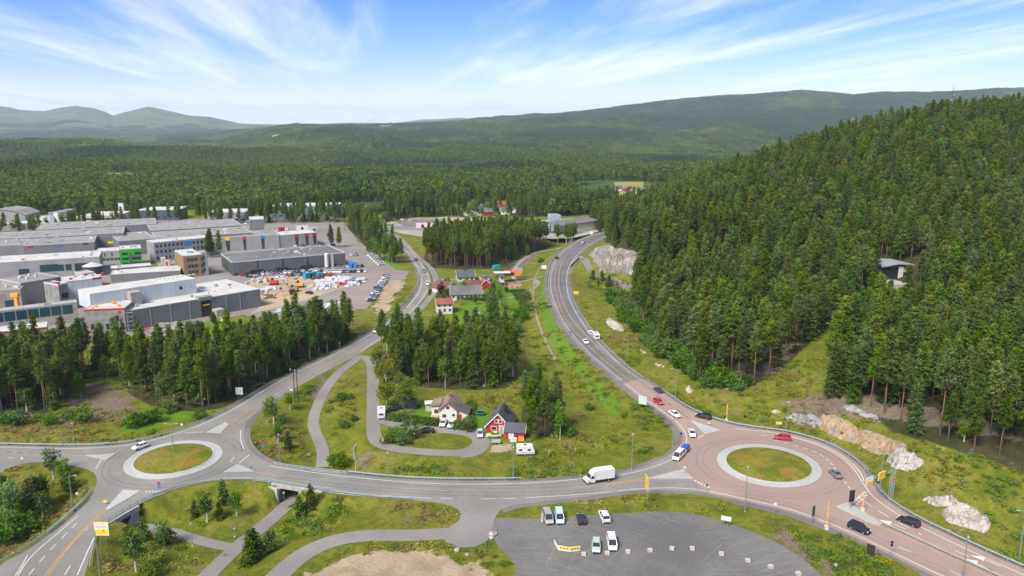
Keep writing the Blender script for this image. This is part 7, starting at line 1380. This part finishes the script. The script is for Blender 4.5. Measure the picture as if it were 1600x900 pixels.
# building site heaps and machines
def heap(u, v, du_, rx, ry, h, mt, label, cat='heap', n=40, name='wrapped_bundle'):
    p = Vector(P(u, v)); mb = MB(); r_ = np.random.RandomState(int(u * 7 + v))
    for k in range(n): x, y = r_.uniform(-rx, rx), r_.uniform(-ry, ry); s = r_.uniform(.8, 1.9); hh = h * (1 - (abs(x) / rx) ** 2 * .6) * r_.uniform(.4, 1); mb.box(x - s, y - s * .5, -.1, x + s, y + s * .5, hh, 0, r_.uniform(0, 3.1))
    o = mb.build(name, mt); o.location = (p.x, p.y, .05); tag(o, label, cat)
SHW = flat('white_plastic_wrap', (.5, .51, .53), .4); heap(502, 449, 0, 7, 3, 2.6, SHW, 'left heap of white wrapped bundles on the site', n=34); heap(533, 441, 0, 14, 2.8, 2.6, SHW, 'large long heap of white wrapped bundles on the site', n=70); heap(506, 434, 0, 9, 1.6, 2.2, flat('rusty_steel', (.17, .06, .03)), 'stack of rust-brown steel on the site', 'stack', 26, 'steel_stack'); heap(535, 445, 0, 1.5, 1, 1.8, M_REDP, 'orange-red barrel pile between the white bundles', 'pile', 5, 'barrel_pile')
heap(401, 458, 0, 5, 2, 1.6, flat('grey_boards', (.4, .4, .38)), 'pile of pale boards left on the site', 'pile', 16, 'board_pile'); heap(425, 463, 0, 5, 2, 1.0, flat('dark_boards', (.1, .08, .06)), 'dark plank pile on the site', 'pile', 14, 'board_pile'); heap(437, 462, 0, 4, 3, .9, M_ORANGE, 'orange earth mound on the site', 'mound', 14, 'earth_mound'); heap(420, 452, 0, 5, 2, 1.2, SHW, 'small white wrapped stack at the middle of the site', 'stack', 12)
heap(408, 440, 0, 8, 2, 2, flat('grey_boards', (.4, .4, .38)), 'row of pale pallets behind the red machine', 'stack', 22, 'pallet_row'); heap(450, 438, 0, 10, 2, 1.5, M_CONC, 'row of concrete elements behind the site', 'stack', 22, 'pallet_row'); heap(515, 479, 0, 7, 2, 1.4, SHW, 'white sheets seen above the tree tops', 'pile', 14); heap(455, 486, 0, 6, 3, 1, SHW, 'white sheets at the bottom of the building site', 'pile', 12); heap(250, 516, 0, 9, 1, .7, M_REDP, 'long red bar stack below the big hall', 'stack', 12, 'bar_stack'); heap(265, 514, 0, 8, 4, 2.2, M_PALEG, 'sand heap below the big hall', 'heap', 40, 'sand_heap')
heap(35, 486, 0, 0.1, .1, .1, M_DK, 'dark crate row in front of the beige halls', 'crates', 3, 'crate_row'); heap(55, 479, 0, 6, .8, 1.8, M_BLUE, 'row of coloured bins in front of the beige hall', 'bins', 8, 'bin_row')
p = Vector(P(31, 498)); r = empty('orange_crane', (p.x, p.y, 0), 0, 'tall orange crane column in the concrete yard at left', 'crane'); MB().box(-1.1, -.8, 0, 1.1, .8, 5).build('base', M_ORG, r); MB().box(-1.2, -.8, 5.01, .5, .8, 10, 0, 0, (.25, .1)).build('column', M_ORG, r); MB().box(-2.4, -.9, 10.01, .9, .9, 11.5).build('head', M_ORG, r)
def excavator(u, v, label, col, dr=1):
    p = Vector(P(u, v)); r = empty('excavator', (p.x, p.y, .06), 0 if dr > 0 else math.pi, label, 'excavator')
    for s in (-1, 1): MB().prism([(-2, .1), (2, .1), (2.3, .5), (1.9, .9), (-1.9, .9), (-2.3, .5)], s * 1.2 - .35, s * 1.2 + .35).build('track', M_TRIM, r)
    MB().box(-2.2, -1.4, 1.0, 1.6, 1.4, 2.3).build('house', col, r); MB().box(.2, -1.3, 2.31, 1.5, -.1, 3.4, 0, 0, (.15, .05)).build('cab', M_GL, r); MB().tube((1.4, .4, 1.6), (4.6, .4, 5.2), .32, .25, 6).build('boom', col, r); MB().tube((4.6, .4, 5.2), (6.4, .4, 2.2), .24, .18, 6).build('arm', col, r); MB().prism([(5.9, 1.2), (7.0, 1.4), (6.8, 2.3), (6.2, 2.3)], 0, .9).build('bucket', M_TRIM, r)
excavator(459, 456, 'dark excavator with raised arm on the sand', flat('machine_ochre', (.3, .2, .05)), -1); excavator(468, 449, 'orange excavator on the sand', M_ORG, -1); excavator(428, 445, 'red telescopic machine left on the site', flat('machine_red', (.6, .03, .02)), -1); container(453, 462, 461, 461.5, 2.6, M_DK, 'dark skip below the excavators')
container(88, 545, 96, 545, 3, M_BLUE, 'blue frame standing below the glass gallery', 2)
# ---------------------------------------------------------------- houses
B = Bld('white_house', 686.5, 659, 714, 659.5, 'cream white house with mossy brown roof behind two white cars', 'house'); L = B.L; D = 9.5
B.o.rotation_euler.z -= .02; rf = gable(B, 0, L, 0, D, 3.7, 5.8, CRW, MTILE, 'y', .4, flat('brown_bargeboard', (.2, .06, .04))); chimney(B, L * .45, D * .6, 5.2, 6.7, flat('brick_red', (.25, .08, .05)), rf)
WF = flat('white_window_frame', (.7, .7, .68))
for x, z, w_, h in ((L * .40, 3.9, 1.0, .9), (L * .17, 1.3, 1.2, 1.1), (L * .72, 1.8, .9, .8)): B.win(x, z, w_, h, frame=WF)
MB().prism([(L + .01, -.4), (L + 3.2, -.4), (L + 3.2, 2.3), (L + .01, 3.6)], .6, 6).build('porch', CRW, B.o); MB().prism([(L + .02, 3.65), (L + 3.5, 2.3), (L + 3.5, 2.45), (L + .02, 3.8)], .2, 6.3).build('porch_roof', DTILE, B.o); B.box('door', L + .3, .5, .1, L + 1.3, .59, 2.2, M_REDP); B.box('steps', L + .1, -.6, -.1, L + 2.2, .48, .5, flat('dark_wood', (.1, .06, .05)))
MB().box(-2.6, 2.5, -.4, -.01, 8.5, 3.7).build('side_wing', CRW, B.o); MB().prism([(-3.0, 3.75), (-.02, 4.1), (-.02, 4.25), (-3.0, 3.9)], 2.1, 8.8).build('wing_roof', MTILE, B.o); B.box('window', -1.9, 2.43, 1.6, -.6, 2.49, 2.8, M_WG); B.box('balcony', -2.6, 1.2, .3, -.5, 2.42, 1.3, M_WHITE)
B = Bld('red_house', 759.5, 675.5, 799, 678, 'red wooden house with steep dark grey roof and white edges', 'house'); L = B.L; D = 8.8; rf = gable(B, 0, L * .97, 0, D, 2.0, 5.7, REDW, DTILE, 'y', .4, WF); chimney(B, L * .66, D * .55, 4, 6.5, M_BLACK, rf); L *= .97
for x, z, w_, h in ((L * .36, 3.05, .85, .8), (L * .52, 3.05, .85, .8), (L * .22, .9, 1.4, .95)): B.win(x, z, w_, h, frame=WF)
B.win(L * .54, .1, 1.1, 2.1, flat('pale_door', (.3, .33, .35)), name='door', frame=WF); B.box('skylight', L * .18, 3.5, 3.0, L * .22, 4.6, 3.75, M_GL)
B = Bld('red_garage', 789, 686, 819, 687.5, 'small red garage with dark roof right of the red house', 'garage'); L = B.L; rf = gable(B, 0, L, 0, 5.2, 2.2, 3.7, REDW, DTILE, 'x', .35, WF); B.win(L * .18, .1, 1.5, 1.9, M_WHITE, name='door'); B.win(L * .55, .7, .6, .9, M_WG)
B = Bld('garden_pavilion', 665.5, 643, 675.5, 642.5, 'small white garden pavilion left of the white house', 'pavilion'); B.box('wall', 0, 0, -.3, B.L, 2.4, 1.7, GW); B.box('roof', -.3, -.3, 2.3, B.L + .3, 2.7, 2.5, M_WHITE); 
for x in (0, B.L - .1): B.box('post', x, -.05, -.3, x + .1, .05, 2.3, M_WHITE)
B = Bld('playhouse', 675.5, 659, 684, 659, 'little orange-brown playhouse at the corner of the white house', 'shed'); gable(B, 0, B.L, 0, 1.5, 1.1, 1.7, flat('orange_wood', (.42, .22, .1)), flat('orange_wood_roof', (.45, .25, .13)), 'x', .15); B.win(B.L * .4, .1, .5, .8, M_DK, name='door')
B = Bld('garden_shed', 626, 640, 651, 639, 'dark grey garden shed beneath the yellow-green tree', 'shed'); gable(B, 0, B.L, 0, 3.2, 1.9, 2.9, flat('shed_dark', (.08, .085, .09)), DTILE, 'x', .2); B.win(1, .5, 1, .9)
def tramp(u, v, label, col):
    p = at(u, v); r = empty('trampoline', p, 0, label, 'trampoline'); MB().tube((0, 0, .7), (0, 0, .78), 1.4, 1.4, 24).build('mat', M_BLACK, r)
    mb = MB()
    for k in range(24): a, b_ = k / 24 * 2 * math.pi, (k + 1) / 24 * 2 * math.pi; mb.tube((1.45 * math.cos(a), 1.45 * math.sin(a), .78), (1.45 * math.cos(b_), 1.45 * math.sin(b_), .78), .09, .09, 5)
    mb.build('rim', col, r)
    for k in range(4): a = k * math.pi / 2 + .5; MB().tube((1.4 * math.cos(a), 1.4 * math.sin(a), -.1), (1.4 * math.cos(a), 1.4 * math.sin(a), .75), .04).build('leg', M_GALV, r)
tramp(646, 655, 'black trampoline in the garden left of the white house', M_BLACK); tramp(751, 648, 'teal-rimmed trampoline between the two houses', flat('teal_rim', (.02, .28, .25)))
r = simple('mailbox_rack', 599, 693, 1, -3, 'pale mailbox rack at the lane corner', 'mailboxes'); MB().box(-1.2, -.2, .9, 1.2, .2, 1.5).build('boxes', flat('mailbox_beige', (.5, .38, .3)), r); MB().box(-1.1, -.1, -.1, -1.0, .1, .9).box(1.0, -.1, -.1, 1.1, .1, .9).build('stand', M_TRIM, r)
r = simple('white_bin', 802, 690, 1, 0, 'white storage box in front of the red garage', 'box'); MB().box(-.9, -.4, 0, .9, .4, .9).build('box', M_WHITE, r); MB().box(-.95, -.45, .903, .95, .45, 1.0).build('lid', M_WHITE, r)
r = simple('firewood_pile', 814, 688.5, 1, 0, 'orange tarpaulin pile in front of the red garage', 'pile'); MB().prism([(-.9, 0), (.9, 0), (.8, .7), (-.6, 1.0)], -.5, .5).build('cover', M_ORG, r)
def house(u1, v1, u2, v2, D, H, RH, wm, rm, along, label, bb=None, wins=2, wh=1.2, ch=True, cat='house', z=0.0):
    B = Bld('house', u1, v1, u2, v2, label, cat, z); rf = gable(B, 0, B.L, 0, D, H, RH, wm, rm, along, .5, bb); B.wins([B.L * (i + .5) / wins - .5 for i in range(wins)], [1.1] + ([3.4] if H > 4.2 else []), 1.0, wh)
    if ch: chimney(B, B.L * .5, D * .5, RH - .8, RH + .9, M_BLACK, rf)
    return B
house(683, 491, 707, 490, 8, 4.6, 6.4, WHW, RTILE, 'x', 'white two-storey house with red-brown hipped roof above the left pines', WF, 3); B = house(705, 469.5, 753, 468, 11, 2.9, 6.2, WHW, GTILE, 'x', 'long white house with wide grey roof among the gardens', WF, 7)
house(696, 460, 718, 455, 10, 2.6, 5.6, WHW, BTILE, 'y', 'brown-roofed house with white gable edges beside the purple tree', WF, 2); house(726, 455, 750, 454.5, 9, 2.6, 4.8, REDW, BTILE, 'x', 'brown-roofed low house behind the long white house', None, 3); house(751, 453, 768, 452.5, 8, 2.8, 5.2, REDW, RTILE, 'y', 'red cottage with red roof and white gable edges', WF, 1)
house(715, 440.5, 742, 439.5, 9, 2.6, 5.2, GW, DTILE, 'x', 'pale house with dark blue-grey roof beside the far lane', WF, 3); house(752, 440.5, 765, 440, 7, 2.6, 3.0, WHW, GTILE, 'x', 'small white garage with flat grey roof', None, 1, ch=False, cat='garage'); house(782, 440, 788, 439.8, 6, 2.4, 2.6, WHW, DTILE, 'x', 'tiny white outbuilding below the pale long roof', None, 1, ch=False, cat='shed')
B = Bld('open_carport', 772, 434.5, 798, 434, 'long pale canopy roof above parked things near the lane', 'canopy'); B.box('roof', 0, 0, 2.6, B.L, 5, 2.8, M_WHITE)
for x in (0.2, B.L / 2, B.L - .4): B.box('post', x, .2, -.3, x + .2, .4, 2.6, M_TRIM)
house(741, 496, 748, 495, 2.2, 1.8, 2.4, GW, flat('pale_sheet_roof', (.3, .3, .3)), 'x', 'tiny shed with pale roof on the lawn by the big tree', None, 1, .6, False, 'shed')
B = Bld('earth_mound', 795, 448, 812, 447, 'brown bare earth patch beside the curved lane', 'mound'); bpy.data.objects.remove(B.o); heap(803, 447, 0, 4, 3.4, .6, flat('brown_earth', (.33, .2, .12)), 'low brown earth pile beside the curved drive', 'mound', 30, 'earth_mound')
# village and far houses
HV = [(735,331,12,'dark-roofed'),(752,329,11,'white'),(776,323,12,'grey-roofed'),(765,333,9,'small pale'),(783,334,9,'small white'),(745,335,10,'low white'),(771,329,8,'pinkish'),(757,336,8,'tiny grey'),(792,330,9,'brown-roofed'),(728,336,9,'long pale'),(800,323,8,'half hidden white'),(563,331,9,'yellowish'),(515,293,9,'reddish'),(524,292,9,'pale'),(543,291,8,'grey'),(978,298,11,'red'),(990,300,8,'white'),(1001,301,9,'grey gabled'),(968,304,8,'yellow'),(984,302,9,'small red'),(961,297,8,'little white'),(240,290,8,'white far'),(250,287,8,'tiny far')]
for i, (u, v, L_, ad) in enumerate(HV):
    p = at(u, v + 1.5); o_ = Bld('village_house', u, v, u + 5, v, f'{ad} distant house ' + ('in the village clearing beyond the gravel plain' if 700 < u < 820 else 'near the foot of the wooded hill' if u > 900 else 'among the valley trees'), 'house'); o_.o.location = (p.x, p.y, p.z); o_.o.rotation_euler.z = rs.uniform(-.6, .6)
    wm = [WHW, GW, REDW, CRW, WHW][i % 5] if ad.split()[0] not in ('red', 'yellow', 'yellowish', 'reddish') else (REDW if 'red' in ad else flat('yellow_boards', (.5, .36, .1))); o_.L = L_; rf = gable(o_, 0, L_, 0, 8, 3.6, 6.6, wm, [DTILE, GTILE, RTILE, GTILE][i % 4], 'x' if i % 3 else 'y'); o_.wins([L_ * .2, L_ * .6], [1.4], 1.2, 1.4)
# building in the forest clearing
pb = at(1388, 440); a = Vector((pb.x, pb.y)); r = empty('hill_building', (pb.x, pb.y, pb.z), .25, 'grey-roofed building with dark glass front in the forest clearing', 'building'); r['category'] = 'building'; r.scale = (1.3, 1.3, 1.35); r.location.z += .6
MB().box(-3, 0, -1, 8, 9, 4.4).build('wall', M_CONC, r); MB().box(-3, -.1, .4, 3.4, -.01, 4.1).build('window', M_GL, r); MB().box(3.6, -.3, -1, 5.2, .0, 4.3).build('pale_pier', M_WHITE, r); MB().prism([(-3.8, 4.45), (2.6, 5.1), (8.8, 4.6), (8.8, 4.9), (2.6, 5.4), (-3.8, 4.75)], -1, 10).build('roof', flat('hill_roof_grey', (.24, .25, .26)), r); MB().box(-4, -7, -1.5, 4, -.35, .05).build('terrace', M_CONC, r); MB().box(5.5, -.08, .6, 7.4, -.01, 2.4).build('window', M_GL, r)
# mast on the ridge
Y_ = 640; X_ = (1484 - 800) / FL * (Y_ * CP); z_ = t1(X_, Y_); r = empty('radio_mast', (X_, Y_, z_), 0, 'slender lattice radio mast on the skyline of the hill', 'radio mast'); ht = zrow(142, Y_) - z_; mb = MB()
for k in range(3): a = k * 2.094; mb.tube((1.2 * math.cos(a), 1.2 * math.sin(a), -1), (.6 * math.cos(a), .6 * math.sin(a), ht), .3, .22, 5)
n_ = int(ht / 1.6)
for j in range(n_):
    for k in range(3): a, b_ = k * 2.094, (k + 1) * 2.094; z0, z1 = j * 1.6, (j + 1) * 1.6; r0, r1 = 1.2 - .7 * z0 / ht, 1.2 - .7 * z1 / ht; mb.tube((r0 * math.cos(a), r0 * math.sin(a), z0), (r1 * math.cos(b_), r1 * math.sin(b_), z1), .13, .13, 4)
mb.build('lattice', flat('mast_grey', (.12, .12, .13)), r)
for zz_, s in ((ht - 3, 1), (ht - 7, -1), (ht - 10, 1)): MB().tube((s * .7, -.4, zz_), (s * .7, -1.0, zz_), .6, .6, 12).build('antenna_dish', M_GALV, r)
MB().tube((0, 0, ht), (0, 0, ht + 4), .16, .1, 5).build('antenna_rod', M_TRIM, r)

# ================================================================ rock
def rockmat(name, cols, seam=(.1, .09, .08)):
    m, n, b, o = newmat(name); p = geo(n); f = noise(n, p, .22, 5, .7, .6); g_ = noise(n, p, 1.6, 6, .72); ob = nd(n, 'ShaderNodeTexVoronoi', feature='DISTANCE_TO_EDGE'); ob.inputs['Scale'].default_value = .42; dsp = nd(n, 'ShaderNodeVectorMath', operation='ADD'); lk(n, p, dsp.inputs[0]); nz = nd(n, 'ShaderNodeTexNoise'); nz.inputs['Scale'].default_value = .8; lk(n, p, nz.inputs['Vector']); sc2 = nd(n, 'ShaderNodeVectorMath', operation='SCALE'); lk(n, nz.outputs['Color'], sc2.inputs[0]); sc2.inputs['Scale'].default_value = 1.8; lk(n, sc2.outputs[0], dsp.inputs[1]); lk(n, dsp.outputs[0], ob.inputs['Vector'])
    c = mixc(n, smooth(n, f, .38, .5), cols[0], cols[1]); c = mixc(n, smooth(n, f, .52, .62), c, cols[2]); c = mixc(n, mth(n, 'MULTIPLY', smooth(n, g_, .45, .7), .5), c, tuple(k * .45 for k in cols[1])); c = mixc(n, smooth(n, ob.outputs['Distance'], .0, .05, .75, 0.), c, seam)
    lk(n, c, b.inputs['Base Color']); bump(n, b, g_, .9, .35); return m
R_CLIFF = rockmat('cliff_rock', ((.26, .18, .125), (.20, .19, .175), (.36, .325, .265))); R_PALE = rockmat('pale_pink_rock', ((.27, .225, .175), (.40, .36, .325), (.49, .455, .42))); R_OCH = rockmat('ochre_rock', ((.25, .24, .22), (.33, .225, .12), (.38, .30, .2))); R_GREY = rockmat('grey_rock', ((.17, .17, .165), (.26, .255, .245), (.34, .33, .31)))
def outcrop(name, poly, h, mt, label, seed=1, rough=1.0, sink=.5, group=None, nres=None, steep=.8):
    pw = [Vector((q.x, q.y)) for q in [at(u, v) for u, v in poly]]; pw = chaik(pw, 1, True); xs = [p.x for p in pw]; ys = [p.y for p in pw]; st_ = nres or max(.5, (max(xs) - min(xs)) / 46); X, Y = np.meshgrid(np.arange(min(xs) - st_, max(xs) + st_, st_), np.arange(min(ys) - st_, max(ys) + st_, st_), indexing='ij')
    ins = inpoly([(p.x, p.y) for p in pw], X, Y); d, _ = dist_line(pw + [pw[0]], X, Y); d = np.where(ins, d, -d)
    # fractured blocks: each cell of a jittered grid keeps its own height and tilt
    r_ = np.random.RandomState(seed); cs = 1.9 * rough; nx, ny = int((max(xs) - min(xs)) / cs) + 3, int((max(ys) - min(ys)) / cs) + 3; cx_ = (np.arange(nx)[:, None] + r_.rand(nx, ny)) * cs + min(xs) - cs; cy_ = (np.arange(ny)[None] + r_.rand(nx, ny)) * cs + min(ys) - cs; hh = r_.uniform(-.9, .7, (nx, ny)); tx, ty = r_.normal(0, .34, (nx, ny)), r_.normal(0, .34, (nx, ny))
    D2 = (X[..., None] - cx_.ravel()) ** 2 + (Y[..., None] - cy_.ravel()) ** 2; k = D2.argmin(-1); blk = hh.ravel()[k] + (X - cx_.ravel()[k]) * tx.ravel()[k] + (Y - cy_.ravel()[k]) * ty.ravel()[k]
    Z = T(X, Y) + np.where(d > 0, h * (1 - np.exp(-d * steep)) , d * .6) - .15 + (blk * .8 * min(1, h * .5) + .35 * vnoise(X, Y, 1.3) * rough) * np.clip(d * 1.2, 0, 1); keep = d > -st_ * 1.6
    nxx, nyy = X.shape; idx = -np.ones(X.shape, int); v = []
    for i in range(nxx):
        for j in range(nyy):
            if keep[i, j]: idx[i, j] = len(v); v.append((X[i, j] + r_.normal(0, st_ * .14), Y[i, j] + r_.normal(0, st_ * .14), Z[i, j]))
    f = [(idx[i, j], idx[i + 1, j], idx[i + 1, j + 1], idx[i, j + 1]) for i in range(nxx - 1) for j in range(nyy - 1) if min(idx[i, j], idx[i + 1, j], idx[i + 1, j + 1], idx[i, j + 1]) >= 0]
    o = meshnp(name, v, f, [mt]); tag(o, label, 'rock', group); return up(o)
outcrop('rock_outcrop', [(1384,716),(1394,708),(1412,704),(1424,707),(1434,716),(1447,722),(1440,728),(1428,736),(1412,737),(1396,731),(1386,724)], 2.6, R_PALE, 'heap of white broken boulders right of the ochre rock', 3, .8); outcrop('rock_outcrop', [(1436,780),(1450,776),(1476,775),(1494,776),(1500,784),(1494,790),(1476,792),(1460,792),(1446,786)], 1.8, R_PALE, 'upper of two pale rock outcrops right of the guardrail', 4); outcrop('rock_outcrop', [(1470,797),(1488,790),(1512,792),(1530,800),(1549,812),(1551,822),(1540,834),(1524,828),(1500,822),(1480,816),(1472,806)], 2.2, R_PALE, 'lower and larger of two pale rock outcrops', 5)
outcrop('rock_outcrop', [(1222,652),(1240,646),(1262,648),(1284,652),(1292,664),(1276,668),(1250,664),(1230,658)], 2.0, R_GREY, 'grey-white rock ledge at the left end of the rock cut', 6); outcrop('rock_outcrop', [(1280,650),(1300,648),(1318,654),(1336,664),(1348,680),(1346,694),(1318,690),(1296,678),(1276,668)], 2.2, R_OCH, 'ochre rock face in the middle of the rock cut', 7); outcrop('rock_outcrop', [(1336,668),(1372,674),(1402,686),(1424,700),(1410,708),(1384,713),(1360,706),(1334,692)], 1.7, R_OCH, 'crumbling brown-orange rock at the right end of the cut', 8)
outcrop('rock_outcrop', [(1200,640),(1212,638),(1222,642),(1221,648),(1206,646)], 1.0, R_PALE, 'small pale rock left of the rock cut', 9); outcrop('rock_outcrop', [(1312,634),(1330,632),(1352,640),(1374,650),(1374,658),(1350,652),(1326,645)], 1.2, R_GREY, 'band of grey-white boulders at the wood edge above the cut', 10); outcrop('rock_outcrop', [(1330,706),(1348,694),(1352,697),(1334,709)], .5, R_GREY, 'narrow strip of grey stones on the grass below the cut', 11); outcrop('rock_outcrop', [(1350,718),(1376,712),(1380,715),(1354,721)], .4, R_GREY, 'second strip of grey stones leading to the lamp post', 12)
for i, poly in enumerate([[(948,496),(960,499),(978,514),(974,519),(955,514),(946,505)], [(992,540),(1002,544),(1013,552),(1008,554),(996,548)], [(1020,565),(1032,568),(1042,572),(1036,575),(1024,573)], [(1070,606),(1080,604),(1084,612),(1078,616),(1071,612)], [(1130,605),(1150,603),(1172,606),(1168,610),(1136,610)], [(1285,588),(1292,580),(1296,583),(1288,592)], [(1538,722),(1552,724),(1570,738),(1556,736)]]):
    outcrop('rock_outcrop', poly, [.9, .5, .5, 1.5, .8, .8, .6][i], R_PALE if i < 4 else R_GREY, ['scattered white rocks on the bank high up the main road', 'white stones on the bank beside the thicket', 'few white stones lower on the bank beside the thicket', 'single pale boulder at the foot of the thicket', 'grey stones along the wood edge behind the thicket', 'pale stones on the grass strip up the hill', 'grey stones at the wood edge far right'][i], 20 + i, .7)
# rock face beside the tunnel: a blasted wall standing between the path and the wood
def cliff():
    base = resample([Vector(P(*a)) for a in [(915,417),(925,422),(940,431),(956,439),(973,446),(990,451)]], .7); n = len(base); m = 26; r_ = np.random.RandomState(2); v = []
    top = np.interp(np.linspace(0, 1, n), [0, .12, .3, .5, .65, .8, 1], [4, 7.5, 11, 14, 14.5, 13, 8])
    nrm = offs(base, 1.0); zb = [t1(p_.x, p_.y) for p_ in base]
    for i in range(n):
        d = (base[i] - nrm[i]).normalized()
        for j in range(m):
            t = j / (m - 1); p = base[i]; k = (.4 + 4.2 * t ** 1.3) + 1.6 * float(vnoise(i * .7, t * 14, 3.5)) + 1.1 * float(vnoise(i * .7 + t * 9, t * 6, 1.2)); q = p + d * k; z = top[i] * t + .5 * float(vnoise(i, j, 2.2)) * (t > .05); v.append((q.x, q.y, z - .4 + zb[i]))
        q = base[i] + d * 13; v.append((q.x, q.y, t1(q.x, q.y) - .6))
    m += 1; f = [(i * m + j, (i + 1) * m + j, (i + 1) * m + j + 1, i * m + j + 1) for i in range(n - 1) for j in range(m - 1)]
    o = meshnp('cliff', v, f, [R_CLIFF]); tag(o, 'tall blasted rock face beside the tunnel path', 'rock face')
cliff()
# loose boulders near the gravel lot
for i, (u, v, s) in enumerate([(770,836,.9),(768,841,.6),(714,861,.7),(730,868,.55),(1307,884,.5)]):
    p = at(u, v); bm = bmesh.new(); bmesh.ops.create_icosphere(bm, subdivisions=2, radius=s); r_ = np.random.RandomState(i + 40)
    for q in bm.verts: q.co *= r_.uniform(.75, 1.1); q.co.z *= .7
    me = bpy.data.meshes.new('boulder'); bm.to_mesh(me); bm.free(); o = link('boulder', me, mats=[R_PALE]); o.location = (p.x, p.y, p.z + s * .3); tag(o, ['white boulder at the mouth of the gravel lot', 'smaller stone just below the white boulder', 'pale stone at the end of the side road', 'small stone on the sand below the side road', 'pale stone at the lower edge of the gravel lot'][i], 'boulder')

# ================================================================ air
HAZE = 4.8e-5
if HAZE:
    m = bpy.data.materials.new('haze'); m.use_nodes = True; n = m.node_tree; n.nodes.clear(); o = nd(n, 'ShaderNodeOutputMaterial'); v = nd(n, 'ShaderNodeVolumePrincipled'); v.inputs['Density'].default_value = HAZE; v.inputs['Color'].default_value = (.78, .89, 1, 1); v.inputs['Anisotropy'].default_value = .1; lk(n, v.outputs[0], o.inputs['Volume'])
    o = MB().box(-16000, -200, -700, 20000, 21000, 430).build('haze', m); tag(o, kind='stuff')
